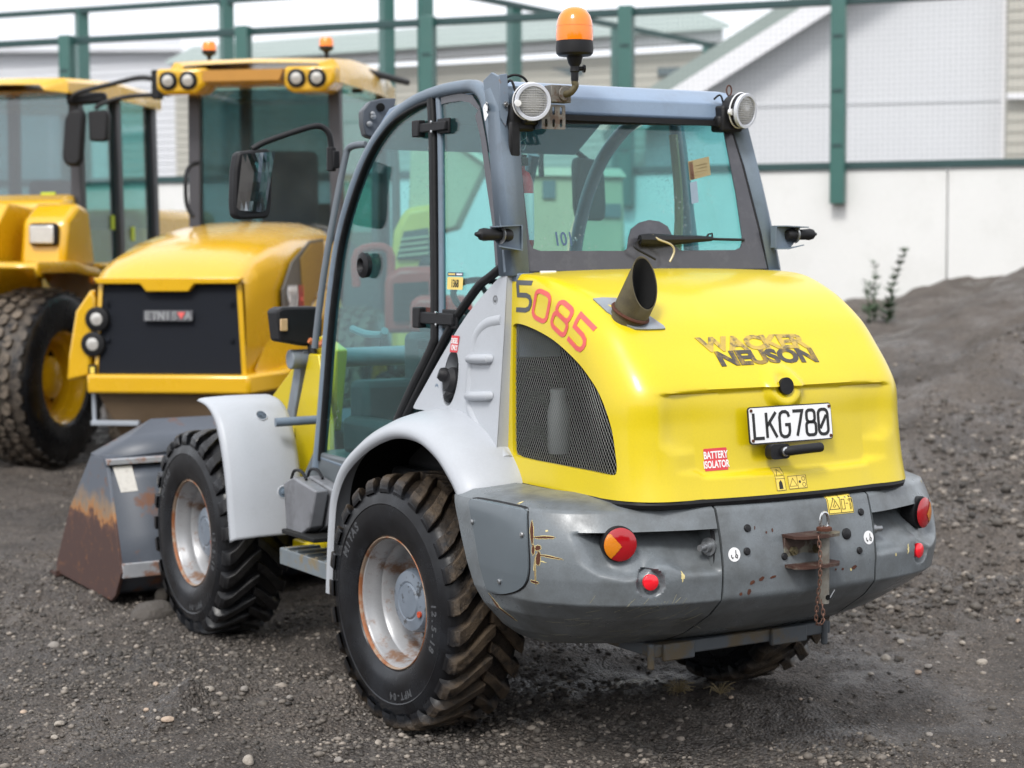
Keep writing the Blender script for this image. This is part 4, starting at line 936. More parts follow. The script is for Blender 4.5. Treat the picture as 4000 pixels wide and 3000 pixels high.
obj('rear_window_border', xf(mv(flat([outer, [tuple(p) for p in clear]], .006), (0, 0, rsgn*.004)), RM), dgrey, WL, sharp=30)
rwg = obj('rear_window', xf(mv(flat([outer], .004), (0, 0, -rsgn*.004)), RM), gclear, WL, sharp=30)
obj('window_seal', xf(mv(tube([(p[0]*1.012, p[1]*1.0-.004, 0) for p in outer], .009, 6, closed=True), (0, 0, 0)), RM), black, WL)
# rear pillars and lower sill of the window
for s in (-1, 1):
    obj('rear_pillar', join(grid([[(s*.548, -.452, 1.69), (s*.606, -.458, 1.69), (s*.612, -.40, 1.69)], [(s*.515, -.345, 2.10), (s*.580, -.352, 2.10), (s*.588, -.30, 2.10)], [(s*.488, -.295, 2.28), (s*.563, -.30, 2.28), (s*.57, -.25, 2.28)], [(s*.478, -.275, 2.37), (s*.557, -.26, 2.37), (s*.562, -.22, 2.36)]])), fgrey, WL, sharp=35, solid=.02)
obj('window_sill', join(box((0, -.45, 1.685), (1.2, .05, .035)), box((0, -.43, 1.55), (1.16, .03, .3))), fgrey, WL, bev=.006)
for a in (1183, 1612): p = B(a, 588, -.475); obj('sill_catch', box((p[0], -.478, p[2]-.002), (.065, .01, .014)), white, WL, bev=.002)
# roof
rp_ = [(-.305, 2.272), (-.322, 2.285), (-.316, 2.343), (-.25, 2.392), (-.2, 2.402), (.35, 2.415), (.68, 2.36), (.86, 2.24), (.84, 2.20), (.64, 2.32), (.35, 2.37), (-.2, 2.36), (-.27, 2.30)]
roofm = mat('roof paint', (.20, .27, .37), .33, var=.08, vs=6, dirt=(.12, .13, .14), da=.35, ds=7, fine=.04)
obj('roof', prism([(-.505, y, z) for y, z in rp_], (1.01, 0, 0)), roofm, WL, bev=.006)
obj('roof_gasket', box((0, -.318, 2.268), (.99, .03, .02)), black, WL)
# door and side glass
dgl = [(a, b) for a, b in ((701, 985), (712, 850), (722, 720), (733, 620), (748, 520), (776, 420), (812, 332), (855, 272), (903, 237), (934, 224), (942, 400), (945, 600), (944, 735), (925, 775), (895, 840), (868, 905), (852, 930), (760, 990))]
def side_flat(pts, th=.005, off=0.):
    q = [SP(a, b) for a, b in pts]; g = flat([[(p[1], p[2]) for p in q]], th); return [(cx_(p[1])+off+p[2], p[0], p[1]) for p in g[0]], g[1]
dg = side_flat(dgl); obj('door_glass', dg, gteal, WL, sharp=20); obj('door_glass', mir(dg), gteal, WL, sharp=20)
sgl = [(955, 740), (956, 500), (954, 218), (1000, 204), (1024, 208), (1040, 232), (1053, 300), (1068, 400), (1080, 490), (1087, 572), (1040, 612), (985, 690)]
sg = side_flat(sgl); obj('side_glass', sg, gteal, WL, sharp=20); obj('side_glass', mir(sg), gteal, WL, sharp=20)
fr = side_flat([(1040, 232), (1053, 300), (1068, 400), (1080, 490), (1087, 572), (1074, 574), (1068, 490), (1054, 395), (1042, 300), (1030, 250)], .003, -.006); obj('glass_frit', fr, dgrey, WL, sharp=20); obj('glass_frit', mir(fr), dgrey, WL, sharp=20)
ft = side_flat([(956, 226), (956, 206), (1000, 202), (1024, 206), (1042, 235), (1036, 238), (1018, 222), (998, 218), (970, 222)], .003, -.006); obj('glass_frit', ft, dgrey, WL, sharp=20)
post = smooth([SP(a, b)+np.array((-.012, 0, 0)) for a, b in ((938, 214), (942, 300), (944, 450), (946, 600), (946, 720), (943, 742), (930, 772), (905, 822), (885, 865), (864, 912))], 5)
obj('door_post', sweep_rect(post, .03, .042), black, WL, sharp=50); obj('door_post', sweep_rect(post, .05, .06, -1), fgrey, WL, sharp=50)
obj('door_post_trim', sweep_rect(smooth([SP(a, b)+np.array((-.004, 0, 0)) for a, b in ((950, 212), (954, 300), (956, 450), (957, 600), (957, 745))], 5), .024, .026), fgrey, WL, sharp=50)
obj('door_seal', sweep_rect(smooth([SP(a, b)+np.array((-.008, 0, 0)) for a, b in ((697, 995), (708, 850), (718, 720), (729, 620), (744, 520), (772, 420), (808, 330), (852, 268), (902, 233), (936, 220))], 5), .03, .016), black, WL, sharp=50)
obj('door_bottom_rail', sweep_rect([SP(a, b) for a, b in ((697, 988), (730, 1000), (765, 1012))], .03, .02), fgrey, WL)
obj('glass_edge', sweep_rect(smooth([SP(a, b)+np.array((-.006, 0, 0)) for a, b in ((1089, 575), (1062, 598), (1040, 615), (1010, 655), (985, 692), (955, 750), (930, 800), (905, 850), (880, 900))], 4), .03, .03), black, WL, sharp=50)
# hinges
for a0, a1, b0, b1 in ((904, 978, 250, 300), (903, 995, 664, 710)):
    p, q = SP(a0, b1), SP(a1, b0); h = abs(q[2]-p[2])*.8; y0, y1 = p[1], q[1]; zc = (p[2]+q[2])/2
    hg = obj('door_hinge', join(box((cx_(zc)-.022, (y0+y1)/2-.01, zc), (.02, abs(y1-y0)*.9, h*.62)), box((cx_(zc)-.02, lerp(y0, y1, .13), zc), (.035, .055, h*1.1))), blackpl, WL, bev=.005)
    obj('hinge_leaf', box((cx_(zc)-.012, lerp(y0, y1, .84), zc), (.012, abs(y1-y0)*.34, h*1.0)), blackpl, hg, bev=.004)
    for zz in (-.35, .35): obj('hinge_screw', lathe([(.006, 0), (.006, .004), (0, .005)], 10, aim((cx_(zc)-.033, lerp(y0, y1, .62), zc+zz*h*.9), (-1, 0, 0))), chrome, hg)
# asset tag on the side glass
tp = SP(986, 612); tM = plane_m(tp+np.array((-.006, 0, 0)), (0, -1, 0), (.06, 0, 1))
tg_ = obj('asset_tag', xf(flat([rrect(.118, .047, .006)], .001), tM), tagw, WL, sharp=0)
obj('print', xf(mv(text('1368', .028, .0006, .72, .001), (0, 0, .0012)), tM), blk, tg_, sharp=0)
obj('tag_header', xf(mv(flat([rrect(.118, .014, .003)], .001), (0, .034, .0005)), tM), mat('navy header', (.03, .04, .09), .4), tg_, sharp=0)
for xo, wd_, m_ in ((-.026, .05, tagw), (.032, .042, white)): obj('header_mark', xf(mv(flat([rrect(wd_, .006, .001)], .001), (xo, .034, .0014)), tM), m_, tg_, sharp=0)
obj('drop_sticker', drape(flat([smooth([np.array(p) for p in ((0, -.04), (.016, -.01), (.018, .012), (0, .03), (-.018, .012), (-.014, -.012))], 4, True)], .001), plane_m(SP(1064, 238)+np.array((-.032, 0, 0)), (0, -1, 0), (.06, 0, 1)), bvh_of(sweep_rect(archs, .055, .048)), (1, 0, 0), .001, .02), white, WL, sharp=0)
# roof corner bracket plate (left rear) and lamp housings
bp = [B(a, b, -.30) for a, b in ((1062, 178), (1080, 170), (1092, 178), (1096, 232), (1084, 262), (1072, 235), (1062, 205))]
obj('roof_bracket', prism([(-.575, *p[1:]) for p in [(0, -.20, 2.40), (0, -.26, 2.425), (0, -.315, 2.405), (0, -.33, 2.30), (0, -.285, 2.22), (0, -.25, 2.27), (0, -.21, 2.36)]], (.012, 0, 0)), fgrey, WL, bev=.003)
obj('roof_bracket', prism([(-.585, -.332, 2.41), (-.553, -.336, 2.415), (-.545, -.338, 2.30), (-.560, -.336, 2.225), (-.58, -.334, 2.26)], (0, .006, 0)), mat('rust edged plate', (.15, .19, .24), .4, var=.1, dirt=(.2, .1, .04), da=.8, ds=20, dth=(.55, .62)), WL, bev=.002)
obj('bolt', lathe([(.011, 0), (.011, .008), (.006, .008), (.006, .014), (0, .014)], 6, aim((-.563, -.337, 2.305), (0, -1, 0))), chrome, WL)
def work_lamp(x, y, z, nx):
    n = Vector((nx, -1, -.12)).normalized(); o = Vector((x, y, z))
    lp_ = obj('work_lamp', lathe([(.035, -.075), (.055, -.06), (.064, -.02), (.065, .012)], 32, aim(o, n)), blackpl, WL)
    obj('lamp_rim', lathe([(.066, .006), (.068, .014), (.066, .021), (.056, .021), (.053, .014)], 36, aim(o, n), caps=False), mat('white lamp rim', (.55, .57, .62), .4), lp_)
    obj('lamp_glass', lathe([(.054, .014), (.03, .018), (0, .02)], 30, aim(o, n)), lampw, lp_)
    rg = []
    for k in range(-5, 6):
        t = k*.0085; w = math.sqrt(max(0, .052**2-t*t)); rg += [tube([(-w, t, .0185), (w, t, .0185)], .0013, 4), tube([(t, -w, .0185), (t, w, .0185)], .0009, 4)]
    obj('lens_ribs', xf(join(*rg), aim(o, n)), lampw, lp_)
    obj('lamp_clip', join(lathe([(.012, -.006), (.012, .006), (0, .007)], 14, aim(o+Vector((-.066, -.012, -.008)), n)), tube([o+n*(-.012)+(aim((0, 0, 0), n) @ Vector((math.cos(a)*.067, math.sin(a)*.067, 0))) for a in [2*math.pi*k/30 for k in range(30)]], .003, 5, closed=True)), white, lp_)
    obj('lamp_bracket', box((x+(.03 if x < 0 else -.03), y+.06, z-.03), (.1, .08, .10)), blackpl, lp_, bev=.01)
work_lamp(-.487, -.395, 2.313, -.28); work_lamp(.475, -.385, 2.315, .28)
obj('lamp_shroud', join(box((-.50, -.335, 2.26), (.10, .05, .10)), box((-.535, -.352, 2.18), (.045, .02, .13)), box((-.42, -.335, 2.247), (.14, .04, .035))), black, WL, bev=.012)
obj('lamp_shroud', join(box((.455, -.33, 2.272), (.14, .05, .05))), black, WL, bev=.012)
obj('lamp_cable', tube(smooth([(-.545, -.30, 2.40), (-.52, -.33, 2.412), (-.49, -.345, 2.402), (-.47, -.35, 2.375)], 6), .005, 6), black, WL)
obj('lamp_cable', tube(smooth([(-.55, -.32, 2.38), (-.535, -.335, 2.39), (-.525, -.35, 2.35), (-.52, -.37, 2.335)], 6), .005, 6), black, WL)
obj('lamp_cable', tube(smooth([(.39, -.315, 2.36), (.405, -.335, 2.375), (.42, -.335, 2.34), (.418, -.33, 2.29)], 6), .004, 6), black, WL)
obj('lamp_eyelet', tube([(.452+.012*math.cos(a), -.33, 2.395+.02*math.sin(a)) for a in [2*math.pi*k/16 for k in range(16)]], .003, 5, closed=True), rust, WL)
# slotted bracket and beacon
sl_ = [rrect(.10, .088, .006)]+[rrect(.012, .03, .006, 3, cx=xo, cy=yo) for xo in (-.032, 0, .032) for yo in (-.022, .022)]
sb = plane_m((-.395, -.395, 2.262), (1, 0, 0), (0, 0, 1)); plm = mat('pitted bracket', (.17, .16, .14), .6, metal=.3, var=.2, vs=30, dirt=(.09, .05, .03), da=.8, ds=25, dth=(.5, .6))
brm = obj('slotted_bracket', xf(flat(sl_, .005), sb), plm, WL, sharp=30)
obj('bracket_side', join(box((-.445, -.365, 2.262), (.006, .06, .088)), box((-.41, -.365, 2.325), (.11, .055, .006))), fgrey, brm, bev=.001)
obj('beacon_socket', join(box((-.37, -.385, 2.345), (.085, .05, .062)), lathe([(.027, 0), (.027, .006), (0, .007)], 20, aim((-.358, -.412, 2.345), (0, -1, 0)))), plm, brm, bev=.003)
BZ = -.03
bpth = smooth([(-.358, -.41, 2.343), (-.350, -.44, 2.348), (-.338, -.452, 2.37), (-.34, -.452, 2.385), (-.34, -.452, 2.405)], 6)
bea = obj('beacon_stem', tube(bpth, .0125, 12), olive, WL)
BO = (-.34, -.452, -.03)
obj('beacon_neck', lathe([(.012, 2.415), (.014, 2.425), (.014, 2.448), (.018, 2.452), (.016, 2.47), (.024, 2.482), (.03, 2.508)], 20, Matrix.Translation(BO)), blackpl, bea)
obj('clamp_screw', join(cyl((-.33, -.452, 2.433), (-.308, -.46, 2.433), .008, 10), lathe([(.014, 0), (.014, .008), (0, .009)], 8, aim((-.31, -.46, 2.433), (1, -.3, 0)))), blackpl, bea)
obj('beacon_base', lathe([(.03, 2.505), (.058, 2.508), (.066, 2.516), (.068, 2.535), (.066, 2.556), (.066, 2.56)], 36, Matrix.Translation(BO)), blackpl, bea)
def ribbed(prof, n=72, amp=.006):
    rows = [[(r*(1+amp*(1 if j % 2 else -1)*(0 if r < .02 else 1))*math.cos(2*math.pi*j/n), r*(1+amp*(1 if j % 2 else -1))*math.sin(2*math.pi*j/n), h) for j in range(n)] for r, h in prof]
    g = grid(rows, True); q = (len(rows)-1)*n; g[1].append(tuple(range(q, q+n))); return g
bl = ribbed([(.066, 2.56), (.067, 2.575), (.066, 2.60), (.064, 2.615)])
obj('beacon_lens', join(mv(bl, BO), mv(lathe([(.0655, 2.612), (.063, 2.63), (.056, 2.65), (.043, 2.668), (.025, 2.678), (0, 2.682)], 48), BO)), beac, bea, sharp=60)
# turn signal stalks on both rear pillars
for s in (-1, 1):
    o = Vector((s*.60, -.445, 1.83)); br_ = obj('indicator_bracket', join(prism([(s*.575, -.462, 1.873), (s*.70, -.462, 1.868), (s*.70, -.462, 1.835), (s*.655, -.462, 1.79), (s*.575, -.462, 1.785)], (0, .005, 0)), prism([(s*.575, -.46, 1.873), (s*.70, -.46, 1.868), (s*.70, -.515, 1.868), (s*.60, -.50, 1.873)], (0, 0, -.004)), prism([(s*.575, -.46, 1.785), (s*.655, -.46, 1.79), (s*.69, -.50, 1.80), (s*.60, -.515, 1.785)], (0, 0, -.004)), box((s*.575, -.455, 1.83), (.006, .03, .085))), fgrey, WL, sharp=30)
    t = Vector((s*.64, -.475, 1.836)); d = Vector((s*1, -.0, .03))
    obj('rubber_bumper', lathe([(0, -.018), (.018, -.016), (.023, -.005), (.023, .02), (.018, .028), (.02, .045), (.021, .075), (.023, .095), (.02, .11), (.012, .115), (.006, .13), (0, .132)], 16, aim(t, d)), blackpl, br_)
    obj('bumper_disc', lathe([(.03, .022), (.032, .026), (.0, .028)], 20, aim(t, d)), steel, br_)
# wiper
def RWp(a, b, off): c = RW(a, b); q = RM @ Vector((c[0], c[1], rsgn*off)); return q
wp_ = obj('wiper_pivot', cyl(RWp(1386, 524, -.01), RWp(1386, 524, .035), .016, 14), blackpl, WL)
obj('wiper_arm', tube([RWp(1372, 522, .03), RWp(1390, 523, .034), RWp(1420, 523, .034), RWp(1455, 522, .03), RWp(1500, 520, .026), RWp(1530, 519, .02)], [.018, .023, .021, .016, .013, .009], 8), blackpl, wp_)
obj('wiper_blade', join(tube([RWp(1440, 529, .012), RWp(1490, 524, .012)], .006, 6), tube([RWp(1500, 517, .016), RWp(1550, 519, .014), RWp(1603, 520, .012)], .006, 6), tube([RWp(1518, 518, .02), RWp(1522, 510, .025), RWp(1530, 508, .025), RWp(1532, 518, .02)], .004, 6)), blackpl, wp_)
obj('washer_hose', tube(smooth([RWp(1378, 520, .03), RWp(1362, 530, .035), RWp(1360, 542, .04), RWp(1385, 558, .045), RWp(1400, 568, .05)], 8), .0045, 8), black, wp_)
obj('washer_hose', tube(smooth([RWp(1395, 515, .045), RWp(1405, 526, .055), RWp(1430, 538, .06), RWp(1438, 552, .055), RWp(1432, 572, .045)], 8), .004, 8), mat('clear hose', (.45, .38, .22), .3), wp_)
# stickers on the rear glass
def rw_sticker(pts, m, name='window_sticker'):
    c = [RW(a, b) for a, b in pts]; return obj(name, xf(mv(flat([c], .001), (0, 0, rsgn*.0005)), RM), m, rwg, sharp=0)
s1 = rw_sticker(((1486, 349), (1531, 338), (1535, 378), (1490, 390)), mat('orange tag', (.26, .21, .10), .5, var=.2, vs=40))
rw_sticker(((1487, 351), (1496, 349), (1500, 387), (1491, 389)), mat('faded red band', (.28, .12, .09), .5))
for k in range(4): rw_sticker(((1500, 358+k*7), (1527, 352+k*7), (1527.5, 354.5+k*7), (1500.5, 360.5+k*7)), mat('faint print', (.30, .22, .10), .5))
rw_sticker(((1490, 395), (1505, 391), (1509, 437), (1494, 441)), mat('grey tag', (.20, .26, .32), .5, var=.15, vs=50))
c = RW(1217, 516); obj('print', xf(mv(text('101', .05, .001, .8, .001), (c[0], c[1], rsgn*.002)), RM), mat('blue print', (.05, .09, .16), .5), rwg, sharp=0)

# ---- cab interior
ci = mat('cab plastic', (.035, .037, .04), .6, var=.2, vs=15)
obj('cab_floor', join(box((0, .45, .90), (1.22, 1.3, .05)), box((0, -.30, 1.25), (1.1, .25, .55))), ci, WL, bev=.01)
seat = obj('operator_seat', box((.02, .12, 1.36), (.48, .46, .13)), mat('seat fabric', (.03, .035, .045), .9, var=.3, vs=30), WL, bev=.04, seg=3)
obj('backrest', xf(box((0, 0, .2), (.46, .11, .42)), Matrix.Translation((.02, -.08, 1.36)) @ Matrix.Rotation(rad(7), 4, 'X')), MATS['seat fabric'], seat, bev=.045, seg=3)
for s in (-1, 1): obj('armrest', box((.02+s*.30, .15, 1.52), (.07, .34, .05)), ci, seat, bev=.02)
obj('seat_base', box((.02, .02, 1.13), (.4, .4, .44)), ci, seat, bev=.02)
obj('seat_belt', tube(smooth([(.50, .1, 2.25), (.50, .06, 1.9), (.42, .02, 1.45)], 5), .018, 6), mat('tan strap', (.34, .22, .08), .7), seat)
obj('steering_column', tube([(0, .95, .95), (0, .82, 1.30), (0, .70, 1.52)], [.07, .055, .045], 12), ci, WL)
stw = obj('steering_wheel', xf(tube([(.19*math.cos(a), .19*math.sin(a), 0) for a in [2*math.pi*k/36 for k in range(36)]], .014, 8, closed=True), aim((0, .68, 1.56), (0, -.5, .86))), blackpl, WL)
obj('wheel_spoke', xf(join(*[tube([(0, 0, -.02), (.19*math.cos(a), .19*math.sin(a), 0)], .012, 6) for a in (.5, 2.6, 4.7)]), aim((0, .68, 1.56), (0, -.5, .86))), blackpl, stw)
obj('side_console', join(box((.40, .35, 1.17), (.3, 1.3, .5)), box((.0, 1.02, 1.08), (1.0, .16, .30)), box((-.50, .50, 1.0), (.12, 1.1, .16))), ci, WL, bev=.03)
obj('door_handle', box((-.57, .25, 1.42), (.03, .12, .04)), blackpl, WL, bev=.008)
obj('control_levers', join(*[tube([(.30+k*.06, .62, 1.40), (.29+k*.06, .66, 1.60)], .009, 6) for k in range(3)]), blackpl, WL)
obj('dashboard', join(box((0, .98, 1.25), (.5, .18, .36)), box((.36, .35, 1.32), (.2, .75, .3)), box((-.0, 1.0, 1.45), (.34, .16, .10))), ci, WL, bev=.03)
obj('joystick', join(tube([(.36, .48, 1.46), (.35, .5, 1.62)], .016, 8), lathe([(.0, 0), (.025, .01), (.03, .05), (.02, .09), (0, .1)], 12, aim((.35, .5, 1.60), (0, .1, 1)))), blackpl, WL)
obj('door_grab', tube(smooth([(-.585, .88, 1.46), (-.56, .80, 1.44), (-.55, .68, 1.44), (-.575, .60, 1.46)], 5), .016, 8), mat('grey grab rail', (.25, .26, .28), .4), WL)
obj('mirror_knob', lathe([(.05, 0), (.052, .02), (.03, .03), (.018, .012), (0, .012)], 24, aim(SP(798, 573)+np.array((-.012, 0, 0)), (-1, 0, 0))), blackpl, WL)
obj('front_window', grid([[(x, y, z) for x in (-.56, -.2, .2, .56)] for y, z in ((1.10, .95), (1.06, 1.45), (.98, 1.85), (.80, 2.15), (.62, 2.30))]), gteal, WL)
obj('inner_pillar', sweep_rect([(.30, .86, 2.2), (.28, 1.0, 1.8), (.28, 1.08, 1.3), (.28, 1.1, .95)], .05, .05), fgrey, WL)
# fire extinguisher strapped to the pillar inside
fe = Vector(B(1152, 505, -.25)); fe.x = -.455; fe.y = -.27
FX = empty('fire_extinguisher', (fe.x, fe.y, 1.79), label='red fire extinguisher with white label inside the rear cab window', cat='fire extinguisher')
obj('cylinder', lathe([(0, 0), (.04, .0), (.045, .015), (.045, .24), (.03, .275), (.014, .285), (.014, .30), (0, .30)], 20), mat('extinguisher red', (.55, .02, .03), .3, coat=.3), FX)
obj('label_band', lathe([(.0462, .03), (.0462, .20)], 20, caps=False), white, FX)
obj('valve', join(box((0, 0, .315), (.03, .05, .03)), tube([(0, -.03, .335), (0, .03, .34)], .006, 6)), blackpl, FX)
obj('chain', join(*[tube([(.012*math.cos(a)+(i % 2)*.004, -.01, .375+i*.038+.017*math.sin(a)) for a in [2*math.pi*k/14 for k in range(14)]], .0022, 5, closed=True) for i in range(4)]), steel, FX)
obj('wall_bracket', box((-.05, .0, .15), (.05, .03, .22)), blackpl, FX)

# ================================================================ FRONT OF THE MACHINE
# front mudguards
def mudguard(s):
    pth = smooth([(1.40, .525), (1.415, .62), (1.44, .78), (1.485, .93), (1.55, 1.045), (1.64, 1.105), (1.76, 1.125)], 5); rows = []
    for (y, z) in pth:
        rows.append([(s*x, y+d, z-d*.6) for x, d in ((.925, .02), (.918, .004), (.90, -.004), (.80, -.012), (.70, -.012), (.60, -.008), (.575, .0), (.562, .02))])
    return grid(rows)
for s in (-1, 1):
    fm = obj('front_mudguard', mudguard(s), lgrey, WL, sharp=50, solid=.012)
    gb = bvh_of(mudguard(s))
    for a, b, nm in ((565, 897, 'guard_dimple'), (612, 1063, 'guard_bolt')):
        h = gb.ray_cast(Vector(CAM), Vector(ray(a, b)).normalized()) if s < 0 else (None, None)
        if h[0] is not None:
            n = h[1] if h[1].y < 0 else -h[1]
            q = obj(nm, lathe([(.03, -.001), (.027, .003), (.024, .001), (.022, .001)], 20, aim(h[0], n), caps=False), lgrey, fm); obj('recess', lathe([(.0235, .0015), (0, .0015)] if 'dim' in nm else [(.0235, .0015), (.012, .002), (.01, .01), (0, .011)], 18, aim(h[0], n)), fgrey, fm)
# bucket
BX = .93
side = [(2.84, .165), (3.03, .70), (3.06, .73), (3.28, .725), (3.66, .40), (3.92, .06), (3.90, .015), (3.0, .0), (2.93, .04)]
bucket = obj('bucket', box((0, 3.02, .45), (1.84, .02, .001)), bucketm, WL)
bg_ = grid([[(x, y, z) for x in np.linspace(-.915, .915, 8)] for y, z in ((3.90, .03), (3.05, .02), (2.95, .06), (2.87, .15), (2.85, .20), (2.90, .35), (3.0, .62), (3.04, .70))])
bucket.data = obj('tmp_bucket', bg_, bucketm, None, sharp=30).data; bpy.data.objects.remove(bpy.data.objects['tmp_bucket'])
sm_ = bucket.modifiers.new('thick', 'SOLIDIFY'); sm_.thickness = .018
def brust(name):
    m = bpy.data.materials.new(name); m.use_nodes = True; nt = m.node_tree; L = nt.links; bs = nt.nodes['Principled BSDF']
    g = nd(nt, 'ShaderNodeTexCoord'); sx = nd(nt, 'ShaderNodeSeparateXYZ'); L.new(g.outputs['Object'], sx.inputs[0])
    n = nd(nt, 'ShaderNodeTexNoise', Scale=9.0, Detail=8.0, Roughness=.7); L.new(g.outputs['Object'], n.inputs['Vector'])
    a = nd(nt, 'ShaderNodeMath', operation='MULTIPLY_ADD'); a.inputs[1].default_value = .42; L.new(n.outputs['Fac'], a.inputs[0]); L.new(sx.outputs[2], a.inputs[2])
    r = nd(nt, 'ShaderNodeValToRGB'); e = r.color_ramp.elements; e[0].position = .56; e[0].color = (.062, .030, .024, 1); e[1].position = .78; e[1].color = (.10, .115, .14, 1)
    x = r.color_ramp.elements.new(.60); x.color = (.10, .045, .03, 1); y = r.color_ramp.elements.new(.63); y.color = (.34, .15, .045, 1); q = r.color_ramp.elements.new(.68); q.color = (.24, .17, .11, 1)
    L.new(a.outputs[0], r.inputs['Fac'])
    n2 = nd(nt, 'ShaderNodeTexNoise', Scale=22.0, Detail=6.0, Roughness=.7); L.new(g.outputs['Object'], n2.inputs['Vector'])
    mr = nd(nt, 'ShaderNodeMapRange'); mr.inputs[1].default_value = .58; mr.inputs[2].default_value = .66; mr.inputs[4].default_value = .8; L.new(n2.outputs['Fac'], mr.inputs[0])
    mx = nd(nt, 'ShaderNodeMix', data_type='RGBA'); L.new(mr.outputs[0], mx.inputs[0]); L.new(r.outputs[0], mx.inputs[6]); mx.inputs[7].default_value = (.18, .075, .03, 1)
    L.new(mx.outputs[2], bs.inputs['Base Color']); bs.inputs['Roughness'].default_value = .62
    return m
bsm = brust('rust worn bucket side')
for s in (-1, 1):
    bp_ = obj('side_plate', prism([(s*BX, y, z) for y, z in side], (-s*.02, 0, 0)), bsm, bucket, bev=.003)
obj('spill_guard', join(prism([(-.93, 3.03, .70), (.93, 3.03, .70), (.93, 3.06, .735), (-.93, 3.06, .735)], (0, .005, .004)), grid([[(-.93, 3.05, .73), (-.62, 3.04, .75), (.62, 3.04, .75), (.93, 3.05, .73)], [(-.93, 3.28, .735), (-.60, 3.27, .90), (.60, 3.27, .90), (.93, 3.28, .735)]])), bucketm, bucket, solid=.012)
obj('top_rail', box((0, 3.035, .712), (1.86, .06, .03)), mat('scuffed rail', (.30, .31, .33), .5, var=.25, vs=14, dirt=(.22, .09, .04), da=.8, ds=16, dth=(.5, .6)), bucket, bev=.004)
obj('back_rib', box((0, 2.855, .175), (1.84, .03, .075)), MATS['scuffed rail'], bucket, bev=.004)
obj('cutting_edge', prism([(-.95, 3.86, .0), (-.95, 3.99, .012), (-.95, 3.86, .03)], (1.9, 0, 0)), rustd, bucket)
stk = [B(a, b, 2.93) for a, b in ((257, 1013), (298, 1009), (305, 1062), (268, 1066))]
obj('bucket_label', prism([(p[0], 2.90+(p[2]-.3)*.37-.02, p[2]) for p in stk], (0, .004, 0)), mat('grubby white label', (.62, .60, .56), .6, var=.1, vs=30, dirt=(.2, .18, .16), da=.5, ds=30), bucket, sharp=0)
obj('quick_hitch', join(box((0, 2.78, .42), (.9, .06, .5)), box((-.32, 2.7, .4), (.04, .18, .42)), box((.32, 2.7, .4), (.04, .18, .42))), darkm, WL, bev=.01)
# boom and front tower
for s in (-1, 1):
    obj('loader_arm', prism([(s*.40, 1.42, 1.34), (s*.40, 1.62, 1.40), (s*.40, 2.2, 1.05), (s*.40, 2.72, .55), (s*.40, 2.68, .36), (s*.40, 2.5, .40), (s*.40, 2.1, .74), (s*.40, 1.50, .96)], (s*-.06, 0, 0)), yellow, WL, bev=.008)
    obj('front_tower', prism([(s*.47, 1.36, .80), (s*.47, 1.36, 1.02), (s*.47, 1.46, 1.32), (s*.47, 1.56, 1.32), (s*.47, 1.72, 1.0), (s*.47, 1.72, .60), (s*.47, 1.45, .58)], (s*-.03, 0, 0)), yellow, WL, bev=.006)
    obj('cross_tube', cyl((s*.50, 1.385, 1.035), (s*.70, 1.42, 1.03), .02, 12), fgrey, WL)
obj('front_frame', box((0, 1.6, .72), (.8, .6, .5)), darkm, WL, bev=.02)
obj('tilt_link', join(prism([(-.47, 1.62, 1.33), (-.47, 1.70, 1.30), (-.47, 1.82, 1.02), (-.47, 1.74, .98)], (.03, 0, 0)), cyl((-.52, 1.66, 1.29), (.3, 1.66, 1.29), .045, 16)), mat('link grey', (.20, .23, .26), .45, var=.15, vs=12, dirt=(.1, .06, .04), da=.5, ds=12), WL, bev=.005)
# headlamp box
hl = [B(a, b, 1.6) for a, b in ((598, 672), (612, 664), (688, 662), (698, 690), (696, 742), (662, 748), (606, 738))]
hlo = obj('headlamp', prism([tuple(p) for p in hl], (0, .12, 0)), blackpl, WL, bev=.012)
pm = B(612, 702, 1.597); obj('marker_lens', box((pm[0], 1.592, pm[2]), (.035, .014, .055)), mat('pale amber marker', (.62, .42, .22), .3), hlo, bev=.004)
obj('headlamp_stalk', tube(smooth([B(672, 740, 1.62), B(676, 765, 1.60), B(690, 780, 1.58)], 4), .02, 8), blackpl, hlo)
obj('hose_coupling', tube(smooth([B(668, 735, 1.5), B(690, 745, 1.5), B(705, 730, 1.48)], 4), .014, 8), mat('orange hose end', (.5, .16, .06), .5), WL)
# mirror on its arm, handrail
mr_ = [B(a, b, 1.25) for a, b in ((514, 332), (522, 327), (576, 321), (587, 326), (590, 345), (588, 440), (583, 466), (574, 472), (518, 474), (509, 466), (506, 440), (508, 370))]
mirm = mat('mirror glass', (.45, .47, .48), .04, metal=1., var=.0)
cc = sum((Vector(p) for p in mr_), Vector())/len(mr_)
mo = obj('wing_mirror', prism([tuple(p) for p in mr_], (-.01, .05, 0)), blackpl, WL, bev=.01)
mo2 = obj('wing_mirror', prism([(-p[0], p[1], p[2]) for p in mr_[::-1]], (.01, .05, 0)), blackpl, WL, bev=.01); obj('mirror_arm', tube(smooth([(.86, 1.27, 2.2), (.7, 1.24, 2.28), (.56, 1.2, 2.26), (.54, 1.18, 2.12)], 5), .0135, 8), blackpl, mo2)
rows = []
for k in range(9):
    t = k/8; rows.append([tuple(np.array(cc)+(np.array(lerp(np.array(a), np.array(b), t))-np.array(cc))*np.array((.96, 1, .97))+np.array((.0, -.020-.022*math.sin(math.pi*t)*math.sin(math.pi*(j+.5)/7.5)+.045*(j-3)/6, 0))) for j, (a, b) in enumerate(zip([lerp(np.array(mr_[0]), np.array(mr_[9]), q/6.5) for q in range(7)], [lerp(np.array(mr_[3]), np.array(mr_[7]), q/6.5) for q in range(7)]))])
obj('mirror_glass', grid(rows), mirm, mo, sharp=0)
